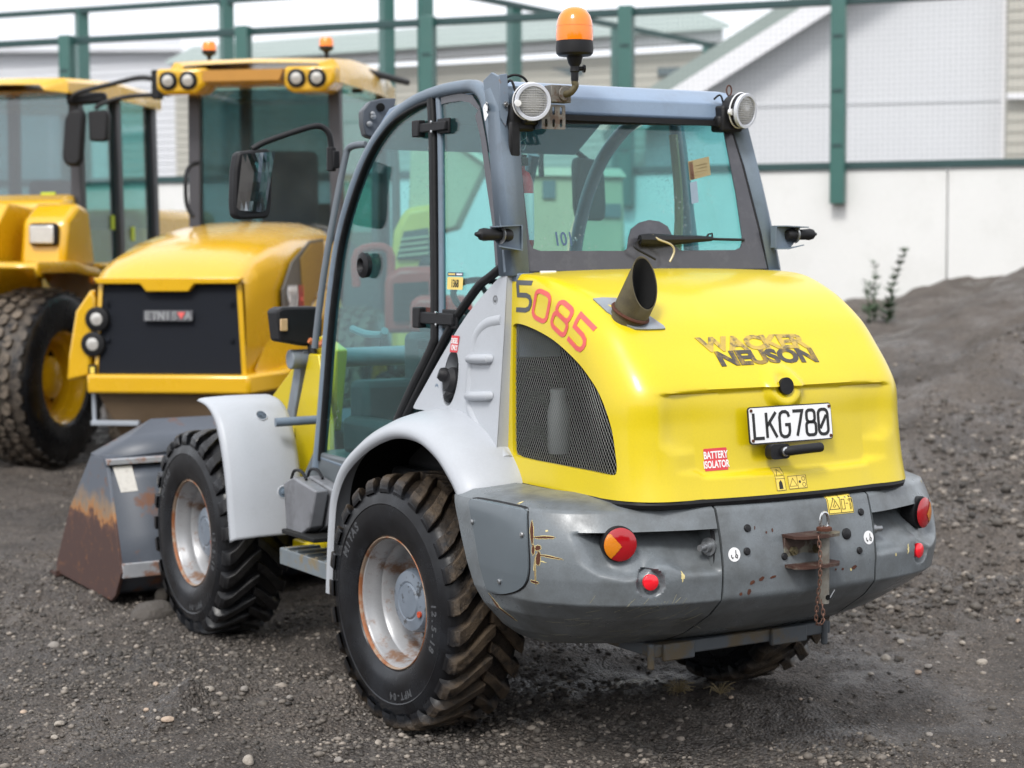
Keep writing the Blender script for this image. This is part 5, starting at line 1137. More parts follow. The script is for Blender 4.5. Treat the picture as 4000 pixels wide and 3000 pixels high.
obj('mirror_arm', tube(smooth([B(545, 322, 1.27), B(570, 308, 1.26), B(620, 290, 1.24), B(672, 274, 1.22), B(695, 274, 1.21), B(710, 288, 1.2), B(715, 312, 1.2), B(716, 335, 1.2)], 5), .0135, 10), blackpl, mo)
obj('mirror_clamp', join(cyl(B(716, 318, 1.2), B(716, 370, 1.2), .021, 10), box(tuple(B(722, 345, 1.19)), (.03, .05, .075))), blackpl, mo, bev=.004)
obj('handrail', tube(smooth([B(790, 312, 1.05), B(768, 314, 1.10), B(752, 322, 1.14), B(745, 345, 1.15), B(733, 405, 1.16), B(715, 500, 1.17), B(700, 590, 1.18), B(688, 680, 1.19), B(680, 752, 1.2)], 5), .015, 10), mat('rail grey', (.12, .14, .16), .4), WL)
# roof corner bracket at the front
fb = [B(a, b, .85) for a, b in ((783, 238), (800, 218), (826, 212), (856, 212), (850, 240), (812, 300), (790, 292), (784, 268))]
fbo = obj('front_lamp_bracket', prism([tuple(p) for p in fb], (.03, .1, 0)), mat('bracket grey', (.06, .07, .085), .5, var=.2, vs=20), WL, bev=.006)
for a, b, r in ((822, 232, .018), (805, 246, .01), (806, 252, .012), (798, 268, .012)): obj('bolt', lathe([(r, 0), (r, .006), (r*.5, .008), (0, .008)], 12, aim(B(a, b, .845), (-.3, -1, 0))), steel if r < .015 else dark, fbo)
# sill, step, wheel chocks
obj('cab_sill', join(prism([(-.66, 1.24, .80), (-.66, 1.12, .93), (-.66, .55, .92), (-.66, .50, .80), (-.66, .62, .72), (-.66, 1.2, .72)], (.2, 0, 0))), mat('sill grey', (.10, .115, .125), .4, var=.15, vs=8), WL, bev=.012)
obj('cab_sill', prism([(.66, 1.24, .80), (.66, 1.12, .93), (.66, .55, .92), (.66, .50, .80), (.66, .62, .72), (.66, 1.2, .72)], (-.2, 0, 0)), MATS['sill grey'], WL, bev=.012)
stepm = mat('worn step', (.20, .23, .25), .5, metal=.3, var=.2, vs=15, dirt=(.28, .20, .08), da=.7, ds=12, dth=(.5, .62))
stp = obj('step', join(box((-.70, .95, .50), (.16, .50, .012)), box((-.78, .95, .475), (.012, .50, .07)), box((-.70, 1.2, .475), (.16, .012, .07)), box((-.70, .70, .475), (.16, .012, .07))), stepm, WL, bev=.003)
for k in range(5): obj('tread_bar', box((-.70, .76+k*.095, .51), (.15, .02, .012)), stepm, stp)
obj('frame_rail', box((-.52, 1.1, .45), (.1, .9, .07)), yellow, WL, bev=.01)
chk = mat('grey chock plastic', (.17, .175, .19), .5, var=.35, vs=9, dirt=(.03, .03, .03), da=.7, ds=6)
for k in range(2):
    x0 = -.80+k*.075
    cb_ = obj('wheel_chock', prism([(x0, 1.10, .60), (x0, 1.12, .80), (x0, 1.02, .835), (x0, .80, .80), (x0, .86, .64), (x0, .98, .585)], (.062, 0, 0)), chk, WL, bev=.008)
    obj('chock_rib', join(box((x0+.03, 1.125, .70), (.02, .02, .17))), dark, cb_)
    obj('chock_handle', tube(smooth([(x0+.03, 1.10, .82), (x0+.03, 1.07, .855), (x0+.03, 1.0, .86), (x0+.03, .95, .83)], 4), .007, 6), blackpl, cb_)
obj('chock_holder', box((-.73, .93, .60), (.19, .32, .02)), darkm, WL, bev=.004)

# ================================================================ STONES AND GRAVEL
def ico(sub=1):
    bm = bmesh.new(); bmesh.ops.create_icosphere(bm, subdivisions=sub, radius=1); bm.verts.index_update()
    g = (np.array([v.co[:] for v in bm.verts]), np.array([[v.index for v in f.verts] for f in bm.faces])); bm.free(); return g
def pebble_mat(name, lo, hi, ro=.7):
    m = bpy.data.materials.new(name); m.use_nodes = True; nt = m.node_tree; L = nt.links; bs = nt.nodes['Principled BSDF']
    g = nd(nt, 'ShaderNodeNewGeometry'); r = nd(nt, 'ShaderNodeValToRGB'); e = r.color_ramp.elements
    e[0].position = 0; e[0].color = (*lo, 1); e[1].position = 1; e[1].color = (*hi, 1); x = r.color_ramp.elements.new(.78); x.color = tuple(.65*a+.35*b for a, b in zip(lo, hi))+(1,)
    L.new(g.outputs['Random Per Island'], r.inputs['Fac'])
    n = nd(nt, 'ShaderNodeTexNoise', Scale=60.0, Detail=5.0); L.new(g.outputs['Position'], n.inputs['Vector'])
    mr = nd(nt, 'ShaderNodeMapRange'); mr.inputs[1].default_value = .3; mr.inputs[2].default_value = .7; mr.inputs[3].default_value = .7; mr.inputs[4].default_value = 1.2; L.new(n.outputs['Fac'], mr.inputs[0])
    mu = nd(nt, 'ShaderNodeMix', data_type='RGBA', blend_type='MULTIPLY'); mu.inputs[0].default_value = 1; L.new(r.outputs[0], mu.inputs[6]); L.new(mr.outputs[0], mu.inputs[7]); L.new(mu.outputs[2], bs.inputs['Base Color'])
    bs.inputs['Roughness'].default_value = ro; return m
def gravel():
    rng = np.random.default_rng(7); N = 165000
    s = 4.1+13*rng.random(N)**2.1; l = (rng.random(N)*2-1)*(s*.30+.25)
    patch = fbm(l*.8, s*1.0, 4, 77)
    keep = rng.random(N) < np.clip(.50+3.6*patch, .07, 1); s, l = s[keep], l[keep]; N = len(s)
    X = CAM[0]+l*hx[0]+s*hy[0]; Y = CAM[1]+l*hx[1]+s*hy[1]; H = gh(X, Y)
    sz = .0030+.010*rng.random(N)**3.2+.011*rng.random(N)**14; bk = bank_mask(X, Y); sz *= 1+1.3*bk*(rng.random(N) < .35)
    bv, bf = ico(1); nv, nf = len(bv), len(bf)
    sc = np.stack([sz*(.8+.6*rng.random(N)), sz*(.7+.5*rng.random(N)), sz*(.45+.35*rng.random(N))], 1)
    a = rng.random(N)*6.283; ca, sa = np.cos(a), np.sin(a)
    V = bv[None]*(1+.35*(rng.random((N, nv, 1))-.5))*sc[:, None]
    x = V[..., 0]*ca[:, None]-V[..., 1]*sa[:, None]; y = V[..., 0]*sa[:, None]+V[..., 1]*ca[:, None]
    V = np.stack([x+X[:, None], y+Y[:, None], V[..., 2]+(H+sc[:, 2]*.25)[:, None]], -1).reshape(-1, 3)
    F = (bf[None]+(np.arange(N)*nv)[:, None, None]).reshape(-1, 3)
    me = bpy.data.meshes.new('gravel'); me.vertices.add(len(V)); me.vertices.foreach_set('co', V.ravel()); me.loops.add(F.size); me.loops.foreach_set('vertex_index', F.ravel())
    me.polygons.add(len(F)); me.polygons.foreach_set('loop_start', np.arange(0, F.size, 3)); me.polygons.foreach_set('loop_total', np.full(len(F), 3)); me.update()
    me.materials.append(pebble_mat('gravel stones', (.034, .030, .026), (.29, .25, .21))); tag(link('gravel', me), 'fine grey gravel scattered over the dark yard', 'gravel', kind='stuff')
gravel()
def clods():
    rng = np.random.default_rng(17); N = 12000
    s = 7.2+9*rng.random(N)**1.5; l = .3+(s*.30)*rng.random(N); X = CAM[0]+l*hx[0]+s*hy[0]; Y = CAM[1]+l*hx[1]+s*hy[1]
    keep = rng.random(N) < bank_mask(X, Y)*np.clip(.35+2*fbm(X*1.5, Y*1.5, 3, 5), .05, 1); X, Y = X[keep], Y[keep]; N = len(X); H = gh(X, Y)
    sz = .006+.020*rng.random(N)**3; bv, bf = ico(2); nv = len(bv); j = 1+.55*(rng.random((N, nv, 1))-.5); V = bv[None]*j*(sz[:, None]*np.array((1, .85, .62)))[:, None]
    V = (V+np.stack([X, Y, H+sz*.2], 1)[:, None]).reshape(-1, 3); F = (bf[None]+(np.arange(N)*nv)[:, None, None]).reshape(-1, 3)
    me = bpy.data.meshes.new('soil_clods'); me.vertices.add(len(V)); me.vertices.foreach_set('co', V.ravel()); me.loops.add(F.size); me.loops.foreach_set('vertex_index', F.ravel())
    me.polygons.add(len(F)); me.polygons.foreach_set('loop_start', np.arange(0, F.size, 3)); me.polygons.foreach_set('loop_total', np.full(len(F), 3)); me.update()
    me.materials.append(pebble_mat('soil lumps', (.045, .038, .032), (.16, .135, .112), .9)); tag(link('soil_clods', me), 'brown crumbled soil lumps covering the rutted dirt bank', 'soil', kind='stuff')
clods()
def stone_mesh(seed, sx, sy, sz):
    rnd = np.random.default_rng(seed); v, f = ico(3); n = np.stack([fbm(v[:, i]*1.3+seed, v[:, (i+1) % 3]*1.3+v[:, (i+2) % 3], 3, seed) for i in range(3)], 1)
    v = v*(1+.5*n.mean(1, keepdims=True)+.35*n); v[:, 2] = np.where(v[:, 2] < -.35, -.35+(v[:, 2]+.35)*.3, v[:, 2])
    return [tuple(p*np.array((sx, sy, sz))) for p in v], [tuple(q) for q in f]
stm = [mat('pale stone', (.30, .265, .225), .75, var=.25, vs=30, fine=.12), mat('grey stone', (.22, .20, .18), .75, var=.25, vs=30, fine=.12), mat('warm stone', (.38, .29, .22), .75, var=.25, vs=30, fine=.12)]
kf = 1600/2212/KP
spots = [(790, 940, 30), (838, 945, 28), (855, 980, 32), (1050, 940, 45), (905, 995, 70), (1565, 865, 38), (130, 950, 40), (320, 1022, 60), (1340, 1215, 90), (1910, 815, 38), (415, 885, 28), (1405, 905, 28), (1185, 995, 24), (2040, 1115, 48), (290, 592, 70), (790, 625, 22), (842, 800, 40), (120, 327, 30), (390, 384, 30), (690, 1035, 24), (295, 1092, 40), (1830, 1215, 50), (255, 862, 30), (350, 822, 28), (180, 852, 32), (560, 790, 26), (1130, 828, 60), (1320, 842, 50), (970, 820, 32), (655, 948, 32), (1140, 985, 22), (240, 690, 24), (1970, 970, 26), (1720, 545, 20), (2115, 1020, 20), (1490, 890, 26), (300, 668, 22)]
spots = [(a*kf, 2100/KP+b*kf, w*kf) for a, b, w in spots]+[(2400/KP+a*kf, 2200/KP+b*kf, w*kf) for a, b, w in ((1460, 165, 42), (1510, 166, 34), (1545, 437, 50), (1465, 522, 60), (1385, 606, 40), (1690, 572, 55), (1985, 545, 60), (2045, 1076, 36), (2100, 1074, 34), (1745, 542, 30), (630, 736, 36), (565, 1065, 18), (1075, 330, 36), (1330, 450, 30), (1880, 435, 40), (2140, 440, 34), (1640, 600, 40), (1190, 640, 30), (380, 785, 22), (1005, 742, 20), (1790, 460, 26), (1240, 385, 30), (2180, 320, 34), (1590, 455, 26), (1700, 930, 44))]
def ground_at(a, b):
    """where the sight line through a photo pixel meets the ground"""
    v = ray(a, b); t = 3.0; prev = None
    while t < 40:
        P = CAM+v*t; h = P[2]-float(gh(P[0], P[1]))
        if h < 0: break
        t += .02
    return P, t
for i, (a, b, w) in enumerate(spots):
    P, t = ground_at(a, b); rad_ = w/2*KP/FPX*t; rnd = random.Random(i)
    o = obj('stone', stone_mesh(i, rad_, rad_*rnd.uniform(.65, 1), rad_*rnd.uniform(.5, .8)), stm[rnd.choice((0, 0, 1, 2, 1))], None, (P[0], P[1], float(gh(P[0], P[1]))+rad_*.12), (0, 0, rnd.uniform(0, 6)), sharp=0)
    px_l = (P[0]-CAM[0])*hx[0]+(P[1]-CAM[1])*hx[1]
    where = 'on the dirt bank behind the loader' if (px_l > .6 and t > 9) else 'on the wet ground beside the dirt bank' if px_l > .9 else 'on the gravel behind the rear bumper' if px_l > 0 else 'on the ground near the bucket' if t > 8.6 else 'on the gravel beside the rear left tyre' if px_l > -.75 else 'on the gravel in front of the rear left tyre'
    tone = {'pale stone': 'pale', 'grey stone': 'grey', 'warm stone': 'brownish'}[o.data.materials[0].name]; size = 'large' if rad_ > .03 else 'small'
    tag(o, f'{size} {tone} rounded stone {where}', 'stone', f'{size} {tone} stones {where}')
P, t = ground_at(348, 1300)
tag(obj('stone', stone_mesh(91, .034, .03, .055), stm[0], None, (P[0], P[1], float(gh(P[0], P[1]))+.03), (0, .15, .4), sharp=0), 'pale pointed stone standing upright beside the loader bucket', 'stone')
P, t = ground_at(330, 1335)
tag(obj('dirt_clod', stone_mesh(97, .14, .10, .075), mat('dirt clod', (.075, .066, .058), .95, var=.35, vs=25, bump=.8, bs=60, fine=.2), None, (P[0], P[1], float(gh(P[0], P[1]))), (0, 0, .6), sharp=0), 'large clod of grey dirt in front of the front tyre', 'dirt clod')
# dead tufts of roots behind the rear axle
for (a, b, sd) in ((2400/KP+350*kf, 2200/KP+705*kf, 1), (2400/KP+570*kf, 2200/KP+705*kf, 2)):
    P, t = ground_at(a, b); rnd = random.Random(sd); gs = []
    for k in range(60 if sd == 1 else 22):
        an = rnd.uniform(0, 6.28); l_ = rnd.uniform(.02, .07); p0 = Vector((0, 0, .0)); p1 = Vector((math.cos(an)*l_*.6, math.sin(an)*l_*.6, rnd.uniform(.005, .05))); p2 = p1+Vector((math.cos(an+.6)*l_*.5, math.sin(an+.6)*l_*.5, rnd.uniform(-.03, .01))); gs.append(tube([p0, p1, p2], .0011, 4, False))
    tag(obj('root_tuft', join(*gs), mat('dry root', (.28, .22, .12), .8), None, (P[0], P[1], float(gh(P[0], P[1]))), sharp=0), 'dry straw coloured root tuft under the bumper, ' + ('the bushier of two' if sd == 1 else 'the flatter of two'), 'root tuft', 'root tufts')

# ================================================================ WALL, FENCES, BUILDINGS
def xy(a, s): p = DP(a, 539, s); return np.array((p[0], p[1]))
W0, W1 = xy(0, 28.5), xy(1810, 24.0); wd = (W1-W0)/np.linalg.norm(W1-W0); wn2 = np.array((wd[1], -wd[0]))
if wn2@(np.array(CAM[:2])-W0) < 0: wn2 = -wn2
def on_wall(a):
    v = ray(a, 539)[:2]; A = np.array([[v[0], -wd[0]], [v[1], -wd[1]]]); t, u = np.linalg.solve(A, W0-CAM[:2]); return u, t     # distance along wall, depth
def wz(a, b): u, t = on_wall(a); return CAM[2]+(539-b)/3972*t
wang = math.atan2(wd[1], wd[0])
def wpt(u, n, z): q = W0+wd*u+wn2*n; return (q[0], q[1], z)
def wbox(u0, u1, n0, n1, z0, z1):
    V = [wpt(u, n, z) for u in (u0, u1) for n in (n0, n1) for z in (z0, z1)]
    return V, [(0, 1, 3, 2), (4, 6, 7, 5), (0, 4, 5, 1), (2, 3, 7, 6), (0, 2, 6, 4), (1, 5, 7, 3)]
ZW = wz(1810, 372)
wallm = mat('white painted concrete', (.66, .66, .645), .75, var=.05, vs=.8, dirt=(.42, .42, .38), da=.35, ds=.9, dth=(.5, .8), fine=.03, fs=40)
wall = empty('concrete_wall', wpt(0, 0, 0), label='white painted concrete panel wall behind the dirt bank', cat='wall')
useam = on_wall(2045)[0]
def rmat(root): return Matrix.Translation(root.location) @ root.rotation_euler.to_matrix().to_4x4()
def into(root, g): return xf(g, rmat(root).inverted())
for k in range(-7, 4):
    obj('panel', into(wall, wbox(useam+k*4.6+.008, useam+(k+1)*4.6-.008, -.18, 0, -.3, ZW)), wallm, wall, bev=.012)
green = mat('green painted steel', (.036, .118, .102), .4, var=.15, vs=3, dirt=(.06, .12, .10), da=.3, ds=4, coat=.2)
dgreen = mat('dark green rail', (.02, .055, .055), .45, var=.15, vs=4)
netm = mat('net cord', (.16, .20, .20), .8)
fence = empty('tall_fence', wpt(0, .1, ZW), label='tall green steel post fence with rails and netting mounted on the white wall', cat='fence')
up = [on_wall(a)[0] for a in (162, 540, 935, 1358, 1812)]; sp_u = (up[-1]-up[0])/4; upos = [up[0]-sp_u]+up+[up[-1]+sp_u]
ZB = wz(900, 47); ZPB = wz(1810, 445)
for u in upos:
    ps = obj('post', into(fence, wbox(u-.095, u+.095, .01, .19, ZPB, ZB+(1.2 if abs(u-up[-1]) < .1 or u > up[-1] else .02))), green, fence, bev=.01)
    for zz in (ZPB+.75, ZPB+1.45, ZPB+2.15): obj('bolt_plate', into(fence, wbox(u-.06, u+.06, .19, .2, zz-.02, zz+.02)), dgreen, ps)
for z0, z1 in ((ZB-.10, ZB), (ZW+.004, ZW+.10)):
    obj('rail', into(fence, wbox(upos[0]-2, upos[-1]+2.5, -.06, .04, z0, z1)), dgreen, fence, bev=.008)
gs = []; u = upos[0]
while u < upos[-1]+1.5: gs.append(wbox(u, u+.003, -.002, .001, ZW, ZB-.1)); u += .07
z = ZW+.1
while z < ZB: gs.append(wbox(upos[0], upos[-1]+1.5, -.005, -.003, z, z+.003)); z += .07
tag(obj('net', into(fence, join(*gs)), netm, fence, sharp=0), kind='stuff')
# far ball-court fence: one run parallel, one receding
def pbox(c, w, z0, z1): return box((c[0], c[1], (z0+z1)/2), (w, w, z1-z0))
ZA = 6.12
def run_bar(p, q, w, z0, z1):
    p, q = np.array(p), np.array(q); d = (q-p)/np.linalg.norm(q-p); n = np.array((-d[1], d[0]))*w/2
    V = [(*(a+s*n), z) for a in (p, q) for s in (-1, 1) for z in (z0, z1)]; return V, [(0, 1, 3, 2), (4, 6, 7, 5), (0, 4, 5, 1), (2, 3, 7, 6), (0, 2, 6, 4), (1, 5, 7, 3)]
c0, c1_, c2_ = xy(-160, 34.4), xy(925, 30.4), xy(1640, 41.2)
ff1 = empty('court_fence', (c0[0], c0[1], 0), label='far green court fence with a high top rail, parallel to the wall', cat='fence')
for a, s in ((-130, 34.3), (187, 33.1), (497, 31.9), (840, 30.7), (1113-190, 30.4)): obj('post', into(ff1, pbox(xy(a, s), .2, 0, ZA)), green, ff1)
obj('rail', into(ff1, run_bar(c0, c1_, .09, ZA-.1, ZA)), dgreen, ff1); obj('rail', into(ff1, run_bar(c0, c1_, .07, 2.6, 2.68)), dgreen, ff1)
ff2 = empty('court_fence', (c2_[0], c2_[1], 0), label='far green court fence whose top rail recedes towards the beige building', cat='fence')
for a, s in ((1113, 33.2), (1335, 36.3), (1530, 39.3)): obj('post', into(ff2, pbox(xy(a, s), .2, 0, ZA)), green, ff2)
obj('rail', into(ff2, run_bar(c1_, c2_, .09, ZA-.1, ZA)), dgreen, ff2)

bwhite = mat('pale grey render', (.58, .59, .61), .8, var=.04, vs=.6, fine=.02, fs=30)
beige = mat('beige weatherboard', (.40, .385, .34), .75, var=.08, vs=1.5)
paleb = mat('pale weatherboard', (.60, .61, .64), .75, var=.06, vs=1.5)
roofg = mat('grey green roofing', (.26, .31, .29), .55, var=.08, vs=1.2)
trimw = mat('white trim', (.72, .72, .74), .6, var=.03)
glsb = mat('dull window glass', (.10, .13, .14), .15, var=.2, vs=2)
# gabled hall on the right
def bz_(b, s): return CAM[2]+(539-b)/3972*s
D1 = 34.0
def gp(a, b, s=D1): p = xy(a, s); return (p[0], p[1], bz_(b, s))
hall = empty('gabled_hall', (*xy(1800, D1), 0), label='pale grey gabled hall with white barge boards behind the green fence', cat='building')
back = np.array((*(hy*9), 0))
obj('gable_wall', into(hall, prism([gp(1470, 640), gp(2170, 640), gp(2170, -130), (gp(2060, -168)), gp(1470, 215)], back)), bwhite, hall)
rl0, rl1 = gp(1380, 258, D1-.5), gp(2070, -170, D1-.5)
def slab(p, q, up0, up1, fwd, m, nm):
    p, q = np.array(p), np.array(q); d = q-p; n = np.cross(d/np.linalg.norm(d), np.array((*hy, 0))); n = n if n[2] > 0 else -n
    obj(nm, into(hall, prism([tuple(p+n*up0), tuple(q+n*up0), tuple(q+n*up1), tuple(p+n*up1)], (*(hy*fwd), 0))), m, hall)
slab(rl0, rl1, -.22, .12, .12, trimw, 'barge_board'); slab(rl0, rl1, .121, .36, 10, roofg, 'roof')
obj('wall_joint', into(hall, prism([gp(1470, 236, D1-.02), gp(2168, 222, D1-.02), gp(2168, 226, D1-.02), gp(1470, 240, D1-.02)], (*(hy*.015), 0))), mat('joint grey', (.53, .54, .56), .8), hall)
obj('corner_board', into(hall, prism([gp(2158, 640, D1-.06), gp(2174, 640, D1-.06), gp(2174, -100, D1-.06), gp(2158, -100, D1-.06)], (*(hy*.05), 0))), trimw, hall)
def planks(root, a0, a1, s0, s1, b_top0, b_top1, n, m, ph=.2, name='plank'):
    """horizontal weatherboards between two photo columns; each board a separate piece, lower edge proud"""
    p, q = xy(a0, s0), xy(a1, s1); d = (q-p)/np.linalg.norm(q-p); nn = np.array((d[1], -d[0]))
    if nn@(np.array(CAM[:2])-p) < 0: nn = -nn
    zt = max(bz_(b_top0, s0), bz_(b_top1, s1)); first = None; L_ = np.linalg.norm(q-p)
    for k in range(n):
        z1 = zt-k*ph
        if first is None:
            V = [(0, 0, -ph), (0, -.03, -ph), (0, 0, 0), (0, -.008, 0)]; V = V+[(L_, y, z) for _, y, z in V]
            o = obj(name, (V, [(0, 1, 3, 2), (4, 6, 7, 5), (1, 5, 7, 3), (0, 4, 5, 1), (2, 3, 7, 6)]), m, root, sharp=20); first = o.data
        else: o = link(name, first, root)
        R_ = Matrix(((d[0], -nn[0], 0, p[0]), (d[1], -nn[1], 0, p[1]), (0, 0, 1, z1), (0, 0, 0, 1)))
        o.matrix_local = rmat(root).inverted() @ R_
annex = empty('clad_annex', (*xy(2190, 33.6), 0), label='beige weatherboard annex at the corner of the pale hall', cat='building')
planks(annex, 2172, 2420, 33.7, 33.0, -60, -60, 32, beige)
obj('wall', into(annex, prism([gp(2172, 640, 33.75), gp(2420, 640, 33.05), gp(2420, -60, 33.05), gp(2172, -60, 33.75)], (*(hy*5), 0))), beige, annex)
obj('sill_band', into(annex, prism([gp(2172, 222, 33.5), gp(2420, 222, 32.8), gp(2420, 210, 32.8), gp(2172, 210, 33.5)], (*(hy*.1), 0))), trimw, annex)
# long beige building in the middle
mid = empty('long_building', (*xy(900, 46), 0), label='long beige weatherboard building with a pale eave behind the fences', cat='building')
planks(mid, 385, 1545, 50, 43.5, 180, 115, 34, beige, .2)
obj('wall', into(mid, prism([(*xy(385, 50.05), 0), (*xy(1545, 43.55), 0), (*xy(1545, 43.55), bz_(112, 43.5)), (*xy(385, 50.05), bz_(178, 50))], (*(hy*7), 0))), beige, mid)
obj('eave', into(mid, prism([(*xy(375, 49.6), bz_(160, 49.6)), (*xy(1560, 43.1), bz_(95, 43.1)), (*xy(1560, 43.1), bz_(70, 43.1)), (*xy(375, 49.6), bz_(138, 49.6))], (*(hy*.5), 0))), trimw, mid)
obj('roof', into(mid, prism([(*xy(365, 49.2), bz_(139, 49.2)), (*xy(1575, 42.7), bz_(69, 42.7)), (*xy(1480, 46.7), bz_(30, 46.7)), (*xy(420, 53.2), bz_(110, 53.2))], (*(hy*.2), .12))), roofg, mid)
for a in (1190, 1420):
    u0, s0 = a, lerp(50, 43.5, (a-385)/1160)
    wf = obj('window', into(mid, prism([gp(a, 168, s0-.2), gp(a+70, 168, s0-.6), gp(a+70, 150, s0-.6), gp(a, 152, s0-.2)], (*(hy*.1), 0))), glsb, mid)
fl_ = empty('pale_house', (*xy(180, 55), 0), label='pale white weatherboard house behind the left end of the fences', cat='building')
planks(fl_, -160, 398, 57, 53, 112, 96, 40, paleb, .2)
obj('wall', into(fl_, prism([(*xy(-160, 57.1), 0), (*xy(398, 53.1), 0), (*xy(398, 53.1), bz_(112, 53)), (*xy(-160, 57.1), bz_(112, 57))], (*(hy*6), 0))), paleb, fl_)
obj('roof', into(fl_, prism([(*xy(-170, 56.5), bz_(112, 56.5)), (*xy(404, 52.6), bz_(112, 52.6)), (*xy(380, 56), bz_(80, 56)), (*xy(-150, 60), bz_(80, 60))], (0, 0, .12))), paleb, fl_)
# weeds on the bank
leafm = mat('weed leaf', (.055, .095, .045), .6, var=.35, vs=20)
def weed(a, b0, b1, s, lean, nl, label, seed):
    rnd = random.Random(seed); p = DP(a, b0, s); h = (b0-b1)/3972*s; rt = empty('weed', (p[0], p[1], float(gh(p[0], p[1]))-.02), label=label, cat='weed', group='weeds on the bank'); h += p[2]-float(gh(p[0], p[1]))
    tipx = np.array((*(hx*lean), h)); st = [np.array((0, 0, 0)), tipx*np.array((.3, .3, .5)), tipx]; sm = smooth(st, 6)
    obj('stem', tube(sm, [.012*(1-.8*i/(len(sm)-1)) for i in range(len(sm))], 6), leafm, rt)
    gs = []
    for k in range(nl):
        t = rnd.uniform(.12, 1); q = np.array(sm[int(t*(len(sm)-1))]); an = rnd.uniform(0, 6.28); l_ = rnd.uniform(.08, .17)*(1.15-t*.6); d = np.array((math.cos(an), math.sin(an), rnd.uniform(.3, 1.1))); d /= np.linalg.norm(d); sd_ = np.cross(d, (0, 0, 1)); sd_ /= np.linalg.norm(sd_); w = l_*.16
        gs.append(([tuple(q), tuple(q+d*l_*.5+sd_*w), tuple(q+d*l_), tuple(q+d*l_*.5-sd_*w)], [(0, 1, 2, 3)]))
    tag(obj('leaves', join(*gs), leafm, rt, sharp=0), kind='stuff')
weed(1916, 665, 532, 20.2, .20, 190, 'tallest bushy green weed leaning on the crest of the dirt bank', 1)
weed(1890, 668, 560, 20.4, -.01, 70, 'slender upright green weed between two others on the dirt bank', 2)
weed(1879, 668, 600, 20.3, -.05, 45, 'shortest green weed standing on the dirt bank beside the yellow hood', 3)

# dark belt of trees on the other side of the yard, seen in the wing mirror and in the paint
def tree_belt():
    rng = np.random.default_rng(3); gs_v, gs_f = [], []; N = 26000
    l = (rng.random(N)*2-1)*60; top = 7.5+3.5*fbm(l*.18, l*0+3, 3, 5)*2+2.0*fbm(l*.6, l*0, 2, 8); z = top*rng.random(N)**.7; dpt = -26-4*rng.random(N)-.006*l*l
    C_ = np.stack([CAM[0]+l*hx[0]+dpt*hy[0], CAM[1]+l*hx[1]+dpt*hy[1], z], 1); r = .35+.5*rng.random(N)
    d1 = rng.normal(size=(N, 3)); d1 /= np.linalg.norm(d1, axis=1)[:, None]; d2 = np.cross(d1, rng.normal(size=(N, 3))); d2 /= np.linalg.norm(d2, axis=1)[:, None]
    V = np.stack([C_-d1*r[:, None], C_+d2*r[:, None]*.6, C_+d1*r[:, None], C_-d2*r[:, None]*.6], 1).reshape(-1, 3); F = np.arange(N*4).reshape(N, 4)
    me = bpy.data.meshes.new('tree_belt'); me.from_pydata(V.tolist(), [], F.tolist()); me.materials.append(mat('belt foliage', (.035, .055, .03), .8, var=.4, vs=.5)); me.update()
    tag(link('tree_belt', me), 'dark belt of trees across the yard, mirrored in the wing mirror', 'trees', kind='stuff')
tree_belt()

# ================================================================ YELLOW LOADER BEHIND (rear end towards the yard)
cat = mat('golden yellow paint', (.64, .365, .005), .26, var=.06, vs=3, dirt=(.45, .25, .04), da=.1, ds=5, coat=.8)
catd = mat('dusty brown steel', (.10, .065, .035), .7, var=.3, vs=4)
gmesh = mat('black radiator screen', (.007, .009, .014), .65, spec=.2, var=.3, vs=30, bump=.3, bs=220)
pillar = mat('dark cab pillar', (.05, .05, .058), .45, var=.15)
gback = glass('smoky cab glass', (.50, .56, .60), .10, False, .04)
gside = glass('green cab glass', (.58, .80, .78), .08, False, .02)
lampg = mat('lamp reflector', (.62, .60, .56), .18, metal=.5, var=.2, vs=30, coat=.4)
Y2 = 40.5; o2 = xy(362, 13.0); M2R = empty('wheel_loader', (o2[0], o2[1], 0), rad(-Y2), label='golden yellow wheel loader with black radiator grille and twin orange beacons, parked behind', cat='wheel loader')
I2 = rmat(M2R).inverted()
def l2(a, b, s): return np.array(I2 @ Vector(DP(a, b, s)))
# hood as lofted sections along Y: (y, half width, side z, top z)
def hsec(y, w, zb, zs, zt, r=.16): 
    return [(-w, y, zb), (-w, y, zs-.25), (-w*.985, y, zs-r*.6), (-w*.93, y, zs), (-w*.80, y, lerp(zs, zt, .55)), (-w*.5, y, lerp(zs, zt, .92)), (0, y, zt), (w*.5, y, lerp(zs, zt, .92)), (w*.80, y, lerp(zs, zt, .55)), (w*.93, y, zs), (w*.985, y, zs-r*.6), (w, y, zs-.25), (w, y, zb)]
obj('hood', grid([hsec(.02, .56, .92, 1.585, 1.60, .05), hsec(.10, .575, .92, 1.64, 1.67), hsec(.30, .60, .92, 1.70, 1.78), hsec(.7, .63, .95, 1.76, 1.89), hsec(1.2, .645, 1.0, 1.82, 1.97), hsec(1.9, .65, 1.1, 1.86, 2.02), hsec(2.25, .65, 1.1, 1.86, 2.02)]), cat, M2R, sharp=60)
gr = obj('radiator_grille', prism([(-.535, .0, .915), (.535, .0, .915), (.495, .035, 1.555), (-.495, .035, 1.555)], (0, .06, 0)), gmesh, M2R)
obj('hood_lip', join(prism([(-.55, -.03, 1.60), (.55, -.03, 1.60), (.52, -.03, 1.555), (.20, -.03, 1.555), (.155, -.03, 1.50), (-.155, -.03, 1.50), (-.20, -.03, 1.555), (-.52, -.03, 1.555)], (0, .07, .0))), cat, M2R, bev=.008)
for s in (-1, 1): obj('grille_frame', prism([(s*.535, -.01, .915), (s*.565, .0, .915), (s*.53, .03, 1.575), (s*.495, .02, 1.575)], (0, .08, 0)), cat, M2R)
